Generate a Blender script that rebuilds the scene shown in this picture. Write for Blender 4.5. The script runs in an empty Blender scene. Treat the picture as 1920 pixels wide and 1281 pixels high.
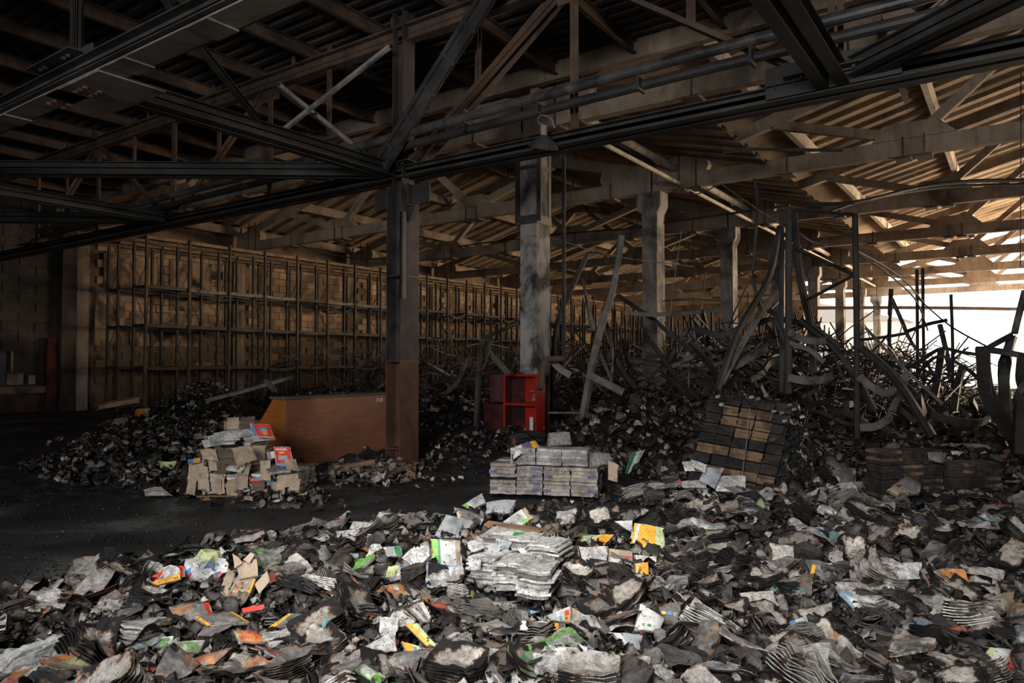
import bpy, math, random
import numpy as np
from mathutils import Vector, Matrix, noise

# ------------------------------------------------------------------ camera, sky, lights, exposure
F_PX, PITCH, YAW, EYE = 1358.0, math.atan(39.5 / 1358.0), math.radians(35.08), 1.6
sc = bpy.context.scene
col = sc.collection
cam_d = bpy.data.cameras.new('camera')
cam = bpy.data.objects.new('camera', cam_d)
col.objects.link(cam)
cam_d.sensor_width = 36.0
cam_d.lens = 36.0 * F_PX / 1920.0
cam_d.clip_end = 400
cam.location = (0, 0, EYE)
cam.rotation_euler = (math.pi / 2 + PITCH, 0, YAW)
sc.camera = cam
CAM_R = cam.rotation_euler.to_matrix()

world = bpy.data.worlds.new('sky')
sc.world = world
world.use_nodes = True
bg = world.node_tree.nodes['Background']
bg.inputs[0].default_value = (1.0, 0.965, 0.93, 1)
bg.inputs[1].default_value = 2.6

def area(name, loc, target, sx, sy, power, colr):
    l = bpy.data.lights.new(name, 'AREA')
    l.shape = 'RECTANGLE'; l.size = sx; l.size_y = sy; l.energy = power; l.color = colr
    o = bpy.data.objects.new(name, l); col.objects.link(o)
    o.location = loc
    d = Vector(target) - Vector(loc)
    o.rotation_euler = d.to_track_quat('-Z', 'Y').to_euler()
    return o
area('rear_fill_lamp', (0.5, -6.6, 4.0), (-5.0, 7.0, 0.0), 4.0, 2.4, 640, (0.98, 0.985, 1.0)).data.spread = 2.4  # added area lamp in an unseen opening behind the camera, lights the foreground
area('warm_bounce_lamp', (10.0, 43.0, 2.4), (-9.0, 39.0, 5.8), 19.0, 4.0, 11000, (1.0, 0.73, 0.48))  # added out-of-view lamp standing for warm sun bounce on the far ceiling
area('roof_fill_lamp', (-0.6, -0.6, 6.95), (-3.1, 4.7, 0.2), 1.9, 1.9, 80, (1.0, 0.985, 0.96)).data.spread = 0.9  # added lamp under a made-up roof gap, brightens the central pile
sun_l = bpy.data.lights.new('sun', 'SUN'); sun_l.energy = 3.0; sun_l.angle = 0.01; sun_l.color = (1, 0.85, 0.68)
sun = bpy.data.objects.new('sun', sun_l); col.objects.link(sun)
sun.rotation_euler = Vector((-0.55, -0.75, -0.72)).to_track_quat('-Z', 'Y').to_euler()

vs = sc.view_settings
vs.view_transform = 'Standard'; vs.look = 'None'; vs.gamma = 1.0; vs.use_curve_mapping = False
vs.exposure = 0.0
sc.cycles.use_denoising = True
sc.cycles.max_bounces = 6; sc.cycles.diffuse_bounces = 4; sc.cycles.glossy_bounces = 2
sc.cycles.transmission_bounces = 4; sc.cycles.transparent_max_bounces = 8
sc.cycles.sample_clamp_indirect = 6.0

rng = random.Random(7)
nr = np.random.default_rng(7)
PI = math.pi

# ------------------------------------------------------------------ pixel helpers: a pixel plus a real depth or plane gives a point
def ray(px, py):
    return CAM_R @ Vector(((px - 960) / F_PX, (640.5 - py) / F_PX, -1.0))
FWD = Vector((-math.sin(YAW), math.cos(YAW), 0))
def P(px, py, d):
    r = ray(px, py); return Vector((0, 0, EYE)) + r * (d / r.dot(FWD))
def PZ(px, py, z):
    r = ray(px, py); return Vector((0, 0, EYE)) + r * ((z - EYE) / r.z)
def PY(px, py, Y):
    r = ray(px, py); return Vector((0, 0, EYE)) + r * (Y / r.y)
def PX(px, py, X):
    r = ray(px, py); return Vector((0, 0, EYE)) + r * (X / r.x)

# ------------------------------------------------------------------ mesh builder
class MB:
    def __init__(s):
        s.v = []; s.f = []; s.m = []; s.uv = []; s.rn = []; s.smooth = False
    def add(s, vs_, fs, mi=0, uvs=None, r=None):
        b = len(s.v)
        s.v.extend([tuple(x) for x in vs_])
        for k, f in enumerate(fs):
            s.f.append(tuple(i + b for i in f)); s.m.append(mi)
            s.uv.append([uvs[i] for i in f] if uvs is not None else None)
            s.rn.append(0.0 if r is None else r)
        return s
    def box(s, c, size, R=None, mi=0, taper=1.0, jit=0.0):
        hx, hy, hz = size[0] / 2, size[1] / 2, size[2] / 2
        vv = []
        for z in (-hz, hz):
            t = 1.0 if z < 0 else taper
            for x, y in ((-hx, -hy), (hx, -hy), (hx, hy), (-hx, hy)):
                p = Vector((x * t, y * t, z))
                if jit: p += Vector((rng.uniform(-jit, jit), rng.uniform(-jit, jit), rng.uniform(-jit, jit)))
                if R is not None: p = R @ p
                vv.append(p + Vector(c))
        uv = [(0, 0), (1, 0), (1, 1), (0, 1)] * 2
        return s.add(vv, [(3, 2, 1, 0), (4, 5, 6, 7), (0, 1, 5, 4), (1, 2, 6, 5), (2, 3, 7, 6), (3, 0, 4, 7)], mi, uv)
    def span(s, x0, x1, y0, y1, z0, z1, mi=0):
        return s.box(((x0 + x1) / 2, (y0 + y1) / 2, (z0 + z1) / 2), (abs(x1 - x0), abs(y1 - y0), abs(z1 - z0)), None, mi)
    def sweep(s, prof, pts, up=(0, 0, 1), mi=0, closed=True, caps=True, twist=None):
        """prof: list of (a,b) in the side/up frame; pts: path"""
        pts = [Vector(p) for p in pts]; n = len(prof); up = Vector(up); rows = []
        for i, p in enumerate(pts):
            t = (pts[min(i + 1, len(pts) - 1)] - pts[max(i - 1, 0)]).normalized()
            u = up - t * up.dot(t)
            if u.length < 0.05: u = Vector((1, 0.3, 0)) - t * Vector((1, 0.3, 0)).dot(t)
            u.normalize(); sd = t.cross(u)
            if twist:
                a = twist[i]; u, sd = u * math.cos(a) + sd * math.sin(a), sd * math.cos(a) - u * math.sin(a)
            rows.append([p + sd * a_ + u * b_ for a_, b_ in prof])
        vv = [q for r in rows for q in r]; ff = []
        for i in range(len(pts) - 1):
            for j in range(n if closed else n - 1):
                k = (j + 1) % n
                ff.append((i * n + j, i * n + k, (i + 1) * n + k, (i + 1) * n + j))
        if caps and closed:
            ff.append(tuple(reversed(range(n)))); ff.append(tuple((len(pts) - 1) * n + j for j in range(n)))
        return s.add(vv, ff, mi)
    def bar(s, p0, p1, w, h, up=(0, 0, 1), mi=0):
        return s.sweep(rect(w, h), [p0, p1], up, mi)
    def tube(s, pts, r, n=8, mi=0):
        return s.sweep([(r * math.cos(2 * PI * k / n), r * math.sin(2 * PI * k / n)) for k in range(n)], pts, mi=mi)
    def prism(s, poly, axis_fn, d, mi=0):
        """poly: 2-D outline, axis_fn(a,b,c) -> point with c in 0..d"""
        n = len(poly)
        vv = [axis_fn(a, b, 0) for a, b in poly] + [axis_fn(a, b, d) for a, b in poly]
        ff = [tuple(range(n)), tuple(reversed(range(n, 2 * n)))]
        for j in range(n):
            k = (j + 1) % n; ff.append((j, j + n, k + n, k))
        return s.add(vv, ff, mi)
    def mesh(s, name, mats):
        me = bpy.data.meshes.new(name)
        me.from_pydata(s.v, [], s.f)
        for m in (mats if isinstance(mats, (list, tuple)) else [mats]): me.materials.append(m)
        me.polygons.foreach_set('material_index', s.m)
        if any(u is not None for u in s.uv):
            l = me.uv_layers.new(name='UVMap')
            flat = []
            for f, u in zip(s.f, s.uv):
                if u is None: flat.extend([0.5, 0.5] * len(f))
                else:
                    for a in u: flat.extend(a)
            l.data.foreach_set('uv', flat)
        if s.smooth: me.polygons.foreach_set('use_smooth', [True] * len(s.f))
        me.validate(); me.update()
        return me
    def build(s, name, mats, parent=None, loc=None):
        o = bpy.data.objects.new(name, s.mesh(name, mats)); col.objects.link(o)
        if parent is not None: o.parent = parent
        if loc is not None: o.location = loc
        return o
def rect(w, h): return [(-w / 2, -h / 2), (w / 2, -h / 2), (w / 2, h / 2), (-w / 2, h / 2)]
def prof_L(a, t=0.012): return [(0, 0), (a, 0), (a, t), (t, t), (t, a), (0, a)]
def prof_I(w, h, t=0.014):
    return [(-w/2, -h/2), (w/2, -h/2), (w/2, -h/2+t), (t/2, -h/2+t), (t/2, h/2-t), (w/2, h/2-t), (w/2, h/2), (-w/2, h/2), (-w/2, h/2-t), (-t/2, h/2-t), (-t/2, -h/2+t), (-w/2, -h/2+t)]
def prof_C(w, h, t=0.006):
    return [(w/2, -h/2), (w/2, -h/2+t), (-w/2+t, -h/2+t), (-w/2+t, h/2-t), (w/2, h/2-t), (w/2, h/2), (-w/2, h/2), (-w/2, -h/2)]

def tag(o, label=None, cat=None, group=None, kind=None):
    if label: o['label'] = label
    if cat: o['category'] = cat
    if group: o['group'] = group
    if kind or cat: o['kind'] = kind or 'thing'
    return o
def empty(name, loc=(0, 0, 0), rz=0.0):
    o = bpy.data.objects.new(name, None); o.empty_display_size = 0.2; col.objects.link(o)
    o.location = loc; o.rotation_euler = (0, 0, rz); return o
def inst(src, name=None, parent=None, loc=None, rot=None, scale=None):
    o = src.copy()
    if name: o.name = name
    col.objects.link(o); o.parent = parent
    if loc is not None: o.location = loc
    if rot is not None: o.rotation_euler = rot
    if scale is not None: o.scale = scale
    return o
def from_mesh(name, me, parent=None, loc=None, rot=None):
    o = bpy.data.objects.new(name, me); col.objects.link(o)
    if parent is not None: o.parent = parent
    if loc is not None: o.location = loc
    if rot is not None: o.rotation_euler = rot
    return o
def copy_tree(src, name=None):
    r = src.copy(); col.objects.link(r)
    if name: r.name = name
    for ch in src.children:
        c = ch.copy(); col.objects.link(c); c.parent = r
        for g in ch.children:
            d = g.copy(); col.objects.link(d); d.parent = c
    return r

# ------------------------------------------------------------------ materials
def mat(name, build, rough=0.85, metal=0.0, spec=0.3, bump=None):
    m = bpy.data.materials.new(name); m.use_nodes = True
    nt = m.node_tree; b = nt.nodes['Principled BSDF']
    b.inputs['Roughness'].default_value = rough; b.inputs['Metallic'].default_value = metal
    b.inputs['Specular IOR Level'].default_value = spec
    c = build(nt)
    if isinstance(c, tuple): b.inputs['Base Color'].default_value = c
    else: nt.links.new(c, b.inputs['Base Color'])
    if bump:
        h = nz(nt, bump[0], 4, 0.6); bp = nt.nodes.new('ShaderNodeBump')
        bp.inputs['Strength'].default_value = bump[1]; bp.inputs['Distance'].default_value = bump[2]
        nt.links.new(h, bp.inputs['Height']); nt.links.new(bp.outputs[0], b.inputs['Normal'])
    return m
def coord(nt, which='Object', scale=None):
    tc = nt.nodes.new('ShaderNodeTexCoord'); o = tc.outputs[which]
    if scale is None: return o
    mp = nt.nodes.new('ShaderNodeMapping'); mp.inputs['Scale'].default_value = scale
    nt.links.new(o, mp.inputs[0]); return mp.outputs[0]
def gpos(nt, scale=None):
    g = nt.nodes.new('ShaderNodeNewGeometry'); o = g.outputs['Position']
    if scale is None: return o
    mp = nt.nodes.new('ShaderNodeMapping'); mp.inputs['Scale'].default_value = scale
    nt.links.new(o, mp.inputs[0]); return mp.outputs[0]
def nz(nt, scale=5, detail=3, rough=0.55, vec=None, dist=0.0):
    n = nt.nodes.new('ShaderNodeTexNoise'); n.inputs['Scale'].default_value = scale
    n.inputs['Detail'].default_value = detail; n.inputs['Roughness'].default_value = rough
    n.inputs['Distortion'].default_value = dist
    nt.links.new(vec if vec is not None else gpos(nt), n.inputs['Vector'])
    return n.outputs['Fac']
def ramp(nt, fac, stops, interp='LINEAR'):
    r = nt.nodes.new('ShaderNodeValToRGB'); r.color_ramp.interpolation = interp
    while len(r.color_ramp.elements) < len(stops): r.color_ramp.elements.new(0.5)
    for e, (p, c) in zip(r.color_ramp.elements, stops):
        e.position = p; e.color = (c[0], c[1], c[2], 1) if not isinstance(c, (int, float)) else (c, c, c, 1)
    nt.links.new(fac, r.inputs[0]); return r.outputs[0]
def mix(nt, fac, a, b, mode='MIX'):
    m = nt.nodes.new('ShaderNodeMix'); m.data_type = 'RGBA'; m.blend_type = mode
    for v, i in ((fac, 0), (a, 6), (b, 7)):
        if isinstance(v, tuple): m.inputs[i].default_value = (v[0], v[1], v[2], 1)
        elif isinstance(v, (int, float)): m.inputs[i].default_value = v
        else: nt.links.new(v, m.inputs[i])
    return m.outputs[2]
def mth(nt, op, a, b=0.0, c=None):
    m = nt.nodes.new('ShaderNodeMath'); m.operation = op
    for i, v in enumerate((a, b) if c is None else (a, b, c)):
        if isinstance(v, (int, float)): m.inputs[i].default_value = v
        else: nt.links.new(v, m.inputs[i])
    return m.outputs[0]
def rnd(nt):
    o = nt.nodes.new('ShaderNodeObjectInfo').outputs['Random']
    a = nt.nodes.new('ShaderNodeAttribute'); a.attribute_name = 'rnd'
    return mth(nt, 'FRACT', mth(nt, 'ADD', o, a.outputs['Fac']))

def soot(c_hi, c_mid, c_lo=(0.012, 0.011, 0.010), scale=0.9, lo=0.38, hi=0.62):
    def f(nt):
        a = nz(nt, scale, 6, 0.62, dist=0.6)
        base = ramp(nt, a, [(lo, c_lo), ((lo + hi) / 2, c_mid), (hi, c_hi)])
        st = nz(nt, 1.0, 4, 0.7, vec=gpos(nt, (5, 5, 0.9)), dist=0.8)
        base = mix(nt, ramp(nt, st, [(0.46, 0.0), (0.72, 0.55)]), base, (c_lo[0] * 1.6, c_lo[1] * 1.5, c_lo[2] * 1.4))
        fl = nz(nt, 42, 2, 0.5)
        return mix(nt, ramp(nt, fl, [(0.66, 0.0), (0.74, 0.5)]), base, (c_hi[0] * 1.35, c_hi[1] * 1.35, c_hi[2] * 1.35))
    return f
M = {}
M['concrete'] = mat('sooty_concrete', soot((0.30, 0.235, 0.175), (0.20, 0.15, 0.108), (0.05, 0.038, 0.028), 0.7, 0.30, 0.6), bump=(18, 0.35, 0.02))
M['column'] = mat('column_concrete', soot((0.30, 0.27, 0.24), (0.15, 0.13, 0.115), (0.030, 0.027, 0.025), 1.1, 0.36, 0.6), bump=(14, 0.5, 0.03))
M['whitecol'] = mat('whitewashed_column', soot((0.30, 0.29, 0.27), (0.20, 0.19, 0.175), (0.028, 0.026, 0.024), 1.6, 0.40, 0.56), bump=(14, 0.4, 0.02))
M['sheet'] = mat('roof_sheet', soot((0.40, 0.30, 0.20), (0.25, 0.185, 0.125), (0.06, 0.045, 0.032), 0.45, 0.32, 0.6), bump=(10, 0.2, 0.02))
M['deck'] = mat('steel_deck', soot((0.085, 0.065, 0.050), (0.045, 0.036, 0.030), (0.012, 0.011, 0.010), 0.6, 0.35, 0.65), rough=0.7, spec=0.3)
M['purlinw'] = mat('lit_beam_pale_pipe', soot((0.50, 0.44, 0.36), (0.40, 0.33, 0.25), (0.09, 0.07, 0.05), 2.0, 0.3, 0.5), bump=(14, 0.4, 0.02))  # pale mix: light put into the lit purlins' colour; conduits share it
M['steel'] = mat('sooted_steel', soot((0.060, 0.056, 0.052), (0.036, 0.034, 0.032), (0.014, 0.013, 0.013), 1.3, 0.35, 0.65), rough=0.55, spec=0.5)
M['platesteel'] = mat('plate_steel', soot((0.20, 0.175, 0.15), (0.13, 0.112, 0.096), (0.045, 0.039, 0.034), 1.6, 0.3, 0.6), rough=0.6)
M['lightsteel'] = mat('pale_steel', soot((0.26, 0.25, 0.23), (0.15, 0.14, 0.13), (0.04, 0.037, 0.033), 2.0, 0.3, 0.55), rough=0.6)
M['rust'] = mat('rusty_steel', soot((0.115, 0.072, 0.045), (0.068, 0.045, 0.031), (0.022, 0.017, 0.014), 1.6, 0.32, 0.62), rough=0.75)
M['rustcol'] = mat('rust_red_primer', soot((0.115, 0.050, 0.030), (0.075, 0.036, 0.024), (0.035, 0.022, 0.018), 2.0, 0.3, 0.6), rough=0.7)
M['rackblack'] = mat('burnt_rack_steel', soot((0.055, 0.048, 0.042), (0.030, 0.027, 0.025), (0.012, 0.011, 0.010), 2.2, 0.32, 0.62), rough=0.65, spec=0.35)
M['rackgrey'] = mat('ash_grey_rack_steel', soot((0.20, 0.18, 0.16), (0.12, 0.105, 0.092), (0.03, 0.027, 0.024), 3.0, 0.3, 0.58), rough=0.7)
M['racktan'] = mat('tan_rack_steel', soot((0.24, 0.16, 0.095), (0.15, 0.10, 0.062), (0.04, 0.03, 0.022), 2.0, 0.3, 0.6), rough=0.7)
def f_floor(nt):
    a = nz(nt, 0.55, 5, 0.6, dist=0.8)
    b = ramp(nt, a, [(0.40, (0.011, 0.0105, 0.010)), (0.56, (0.036, 0.035, 0.033)), (0.66, (0.11, 0.106, 0.098))])
    c = nz(nt, 30, 4, 0.7)
    b = mix(nt, ramp(nt, c, [(0.60, 0.0), (0.72, 0.35)]), b, (0.11, 0.105, 0.095))
    return b
M['floor'] = mat('sooty_asphalt', f_floor, rough=0.75, spec=0.35, bump=(26, 0.6, 0.03))
def f_ash(nt):
    a = nz(nt, 3.2, 6, 0.65, dist=0.5)
    b = ramp(nt, a, [(0.42, (0.006, 0.006, 0.006)), (0.56, (0.016, 0.015, 0.014)), (0.70, (0.045, 0.040, 0.035))])
    c = nz(nt, 55, 3, 0.7)
    return mix(nt, ramp(nt, c, [(0.66, 0.0), (0.74, 0.55)]), b, (0.22, 0.20, 0.18))
M['ash'] = mat('wet_ash', f_ash, rough=0.55, spec=0.5, bump=(22, 0.9, 0.05))
def f_brick(base):
    def f(nt):
        a = nz(nt, 0.75, 6, 0.68, dist=1.0)
        sp = nt.nodes.new('ShaderNodeSeparateXYZ'); nt.links.new(gpos(nt), sp.inputs[0])
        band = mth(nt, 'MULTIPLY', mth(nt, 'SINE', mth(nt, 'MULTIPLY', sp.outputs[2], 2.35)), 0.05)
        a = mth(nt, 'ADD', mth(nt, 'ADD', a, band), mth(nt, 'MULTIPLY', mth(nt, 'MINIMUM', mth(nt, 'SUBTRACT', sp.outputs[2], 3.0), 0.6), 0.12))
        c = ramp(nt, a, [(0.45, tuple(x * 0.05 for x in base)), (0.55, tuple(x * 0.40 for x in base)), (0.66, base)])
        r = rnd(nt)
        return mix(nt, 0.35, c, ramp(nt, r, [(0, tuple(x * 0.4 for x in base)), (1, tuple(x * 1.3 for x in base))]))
    return f
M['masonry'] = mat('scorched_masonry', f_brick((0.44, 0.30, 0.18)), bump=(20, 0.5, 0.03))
M['mortar'] = mat('sooty_mortar', soot((0.20, 0.135, 0.085), (0.12, 0.082, 0.055), (0.02, 0.016, 0.013), 0.8, 0.34, 0.6))
M['darkwall'] = mat('blackened_wall', soot((0.085, 0.064, 0.048), (0.040, 0.032, 0.026), (0.014, 0.012, 0.011), 0.5, 0.36, 0.62), bump=(16, 0.3, 0.02))
M['redcol'] = mat('dark_red_paint', soot((0.10, 0.018, 0.014), (0.06, 0.014, 0.011), (0.02, 0.01, 0.01), 2.0))
M['red'] = mat('red_enamel', soot((0.34, 0.016, 0.011), (0.26, 0.014, 0.010), (0.07, 0.010, 0.008), 3.5, 0.30, 0.50), rough=0.35, spec=0.5)
M['reddark'] = mat('scorched_red_enamel', soot((0.10, 0.016, 0.012), (0.045, 0.013, 0.011), (0.018, 0.010, 0.009), 4.0, 0.35, 0.6), rough=0.5)
def f_wood(hi, lo):
    def f(nt):
        a = nz(nt, 3.0, 5, 0.6, vec=gpos(nt, (1.0, 1.0, 14.0)), dist=0.4)
        c = ramp(nt, a, [(0.35, lo), (0.65, hi)])
        d = nz(nt, 1.4, 4, 0.6)
        c = mix(nt, ramp(nt, d, [(0.35, 0.55), (0.65, 0.0)]), c, (lo[0] * 0.5, lo[1] * 0.55, lo[2] * 0.6))
        s = nz(nt, 70, 2, 0.5)
        return mix(nt, ramp(nt, s, [(0.735, 0.0), (0.76, 0.7)]), c, (0.45, 0.40, 0.34))
    return f
M['veneer'] = mat('brown_veneer', f_wood((0.36, 0.145, 0.078), (0.24, 0.098, 0.054)), rough=0.42, spec=0.4)
M['orangewood'] = mat('orange_veneer', f_wood((0.42, 0.135, 0.028), (0.30, 0.09, 0.02)), rough=0.5)
M['oldwood'] = mat('grey_plank_wood', f_wood((0.17, 0.125, 0.085), (0.08, 0.058, 0.042)), rough=0.85)
M['palletwood'] = mat('pallet_wood', f_wood((0.34, 0.22, 0.13), (0.17, 0.10, 0.06)), rough=0.85)
M['card'] = mat('torn_cardboard', soot((0.40, 0.31, 0.225), (0.28, 0.215, 0.155), (0.09, 0.065, 0.045), 4.0, 0.3, 0.55), rough=0.9, bump=(30, 0.5, 0.01))

def paper(name, stops, burn=0.55, brown=(0.13, 0.07, 0.035), speck=0.5, rough=0.8, lines=False, sheen=0.25):
    """paper whose edges are charred; stops colour by piece"""
    def f(nt):
        tc = nt.nodes.new('ShaderNodeTexCoord'); sep = nt.nodes.new('ShaderNodeSeparateXYZ')
        nt.links.new(tc.outputs['UV'], sep.inputs[0])
        ax = mth(nt, 'ABSOLUTE', mth(nt, 'SUBTRACT', sep.outputs[0], 0.5))
        ay = mth(nt, 'ABSOLUTE', mth(nt, 'SUBTRACT', sep.outputs[1], 0.5))
        e = mth(nt, 'MULTIPLY', mth(nt, 'MAXIMUM', ax, ay), 2.0)
        r = rnd(nt)
        n = nz(nt, 9, 5, 0.65)
        base = ramp(nt, r, stops, 'CONSTANT' if len(stops) > 3 else 'LINEAR')
        if lines:
            w = nt.nodes.new('ShaderNodeTexWave'); w.inputs['Scale'].default_value = 11; w.bands_direction = 'Y'
            w.inputs['Distortion'].default_value = 0.0
            nt.links.new(tc.outputs['UV'], w.inputs[0])
            blk = nz(nt, 7, 1, 0.5, vec=tc.outputs['UV'])
            wd = nz(nt, 60, 1, 0.5, vec=tc.outputs['UV'])
            msk = mth(nt, 'MULTIPLY', mth(nt, 'GREATER_THAN', w.outputs['Fac'], 0.62), mth(nt, 'MULTIPLY', mth(nt, 'GREATER_THAN', blk, 0.44), mth(nt, 'GREATER_THAN', wd, 0.45)))
            msk = mth(nt, 'MULTIPLY', msk, mth(nt, 'LESS_THAN', e, 0.84))
            base = mix(nt, mth(nt, 'MULTIPLY', msk, 0.55), base, (0.10, 0.10, 0.10))
        mo = nz(nt, 26, 4, 0.7)
        base = mix(nt, ramp(nt, mo, [(0.40, 0.55), (0.56, 0.0)]), base, (0.06, 0.055, 0.05))
        v = nz(nt, 3.5, 4, 0.6)
        base = mix(nt, ramp(nt, v, [(0.36, 0.6), (0.50, 0.0)]), base, (0.13, 0.12, 0.11))
        k = mth(nt, 'ADD', mth(nt, 'MULTIPLY', e, burn), mth(nt, 'MULTIPLY', mth(nt, 'SUBTRACT', n, 0.5), 1.5))
        k = mth(nt, 'ADD', k, mth(nt, 'MULTIPLY', mth(nt, 'FRACT', mth(nt, 'MULTIPLY', r, 7.31)), 0.22))
        c = mix(nt, ramp(nt, k, [(0.52, 0.0), (0.64, 1.0)]), base, brown)
        c = mix(nt, ramp(nt, k, [(0.60, 0.0), (0.68, 1.0)]), c, (0.010, 0.009, 0.009))
        s = nz(nt, 55, 2, 0.6)
        return mix(nt, ramp(nt, s, [(0.60, 0.0), (0.64, speck)]), c, (0.012, 0.011, 0.011))
    return mat(name, f, rough=rough, spec=sheen, bump=(16, 0.5, 0.02))
G1 = [(0.0, (0.66, 0.63, 0.58)), (0.35, (0.38, 0.355, 0.32)), (1.0, (0.12, 0.110, 0.098))]
M['page'] = paper('scorched_pages', G1, 0.42, lines=True)
M['pageclean'] = paper('pale_pages', [(0.0, (0.62, 0.61, 0.58)), (1.0, (0.50, 0.48, 0.45))], 0.12, speck=0.6, lines=True)
M['pageburnt'] = paper('badly_burnt_pages', [(0.0, (0.54, 0.50, 0.44)), (0.4, (0.32, 0.285, 0.245)), (1.0, (0.10, 0.088, 0.075))], 0.70, brown=(0.10, 0.052, 0.024))
M['pageblack'] = paper('charred_pages', [(0.0, (0.038, 0.034, 0.030)), (1.0, (0.009, 0.008, 0.008))], 0.5, brown=(0.05, 0.03, 0.02), rough=0.6)
M['scrapmix'] = paper('mixed_scraps', [(0.0, (0.30, 0.28, 0.25)), (0.18, (0.10, 0.09, 0.08)), (0.36, (0.20, 0.15, 0.11)), (0.50, (0.05, 0.045, 0.04)), (0.70, (0.42, 0.40, 0.36)), (0.80, (0.33, 0.10, 0.035)), (0.85, (0.22, 0.20, 0.17)), (0.94, (0.15, 0.24, 0.10)), (0.97, (0.10, 0.14, 0.20))], 0.35)
def cover(name, a, b, c, burn=0.35):
    def f(nt):
        tc = nt.nodes.new('ShaderNodeTexCoord'); sep = nt.nodes.new('ShaderNodeSeparateXYZ')
        nt.links.new(tc.outputs['UV'], sep.inputs[0])
        r = rnd(nt)
        off = nt.nodes.new('ShaderNodeVectorMath'); off.operation = 'ADD'
        nt.links.new(tc.outputs['UV'], off.inputs[0])
        cb = nt.nodes.new('ShaderNodeCombineXYZ'); nt.links.new(mth(nt, 'MULTIPLY', r, 40), cb.inputs[0]); nt.links.new(cb.outputs[0], off.inputs[1])
        vz = nt.nodes.new('ShaderNodeTexVoronoi'); vz.inputs['Scale'].default_value = 3.2
        nt.links.new(off.outputs[0], vz.inputs['Vector'])
        s2 = nt.nodes.new('ShaderNodeSeparateColor'); nt.links.new(vz.outputs['Color'], s2.inputs[0])
        base = ramp(nt, s2.outputs[0], [(0.0, a), (0.52, b), (0.80, c)], 'CONSTANT')
        base = mix(nt, mth(nt, 'GREATER_THAN', sep.outputs[1], 0.82), base, b)
        base = mix(nt, mth(nt, 'LESS_THAN', sep.outputs[0], 0.09), base, c)
        v = nz(nt, 5, 5, 0.65)
        base = mix(nt, ramp(nt, v, [(0.42, 0.85), (0.60, 0.05)]), base, (0.11, 0.105, 0.095))
        mo = nz(nt, 30, 4, 0.75)
        base = mix(nt, ramp(nt, mo, [(0.36, 0.7), (0.54, 0.0)]), base, (0.03, 0.028, 0.026))
        base = mix(nt, ramp(nt, mo, [(0.60, 0.0), (0.68, 0.45)]), base, (0.42, 0.40, 0.37))
        ax = mth(nt, 'ABSOLUTE', mth(nt, 'SUBTRACT', sep.outputs[0], 0.5))
        ay = mth(nt, 'ABSOLUTE', mth(nt, 'SUBTRACT', sep.outputs[1], 0.5))
        e = mth(nt, 'MULTIPLY', mth(nt, 'MAXIMUM', ax, ay), 2.0)
        k = mth(nt, 'ADD', mth(nt, 'MULTIPLY', e, burn), mth(nt, 'MULTIPLY', mth(nt, 'SUBTRACT', nz(nt, 8, 5, 0.65), 0.5), 1.4))
        return mix(nt, ramp(nt, k, [(0.48, 0.0), (0.64, 1.0)]), base, (0.014, 0.012, 0.011))
    return mat(name, f, rough=0.45, spec=0.45)
M['c_orange'] = cover('orange_cover', (0.62, 0.22, 0.04), (0.62, 0.10, 0.03), (0.42, 0.42, 0.22))
M['c_green'] = cover('green_cover', (0.16, 0.42, 0.06), (0.55, 0.58, 0.50), (0.10, 0.28, 0.10))
M['c_red'] = cover('red_cover', (0.58, 0.07, 0.05), (0.12, 0.30, 0.46), (0.55, 0.50, 0.42))
M['c_teal'] = cover('teal_cover', (0.10, 0.30, 0.32), (0.42, 0.44, 0.40), (0.30, 0.14, 0.08))
M['c_grey'] = cover('grey_cover', (0.20, 0.19, 0.18), (0.12, 0.115, 0.108), (0.32, 0.17, 0.09))
M['c_white'] = cover('white_cover', (0.60, 0.59, 0.55), (0.55, 0.53, 0.50), (0.20, 0.32, 0.44), 0.25)
def flat(name, c, rough=0.6, spec=0.3): return mat(name, lambda nt: (c[0], c[1], c[2], 1), rough, 0.0, spec)
def soiled(name, c, lo=0.33, hi=0.50, rough=0.6):
    def f(nt):
        s = nz(nt, 6, 5, 0.65)
        b = mix(nt, ramp(nt, s, [(lo, 0.8), (hi, 0.0)]), c, (c[0] * 0.25, c[1] * 0.25, c[2] * 0.25))
        k = nz(nt, 48, 2, 0.6)
        return mix(nt, ramp(nt, k, [(0.62, 0.0), (0.65, 0.9)]), b, (0.012, 0.012, 0.012))
    return mat(name, f, rough)
M['p_white'] = soiled('white_print', (0.56, 0.555, 0.53), 0.36, 0.54)
M['bale_grey'] = soiled('bale_grey', (0.31, 0.295, 0.275), 0.42, 0.60)
M['bale_pale'] = soiled('bale_pale', (0.42, 0.41, 0.385), 0.42, 0.60)
M['p_grey'] = soiled('grey_print', (0.30, 0.31, 0.32))
M['p_green'] = soiled('leaf_green_print', (0.18, 0.50, 0.05), rough=0.4)
M['p_dgreen'] = soiled('dark_green_print', (0.03, 0.20, 0.07), rough=0.4)
M['p_orange'] = soiled('orange_print', (0.72, 0.33, 0.035), rough=0.4)
M['p_pale'] = soiled('pale_green_print', (0.46, 0.52, 0.26), rough=0.4)
M['p_tan'] = soiled('tan_print', (0.36, 0.28, 0.19), 0.38, 0.56)
M['p_red'] = soiled('red_print', (0.60, 0.045, 0.03), rough=0.4)
M['p_blue'] = soiled('blue_print', (0.08, 0.22, 0.42), rough=0.4)
M['p_purple'] = soiled('purple_print', (0.13, 0.09, 0.17))
M['ink'] = flat('dark_ink', (0.03, 0.035, 0.05))
M['glow'] = None

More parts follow.
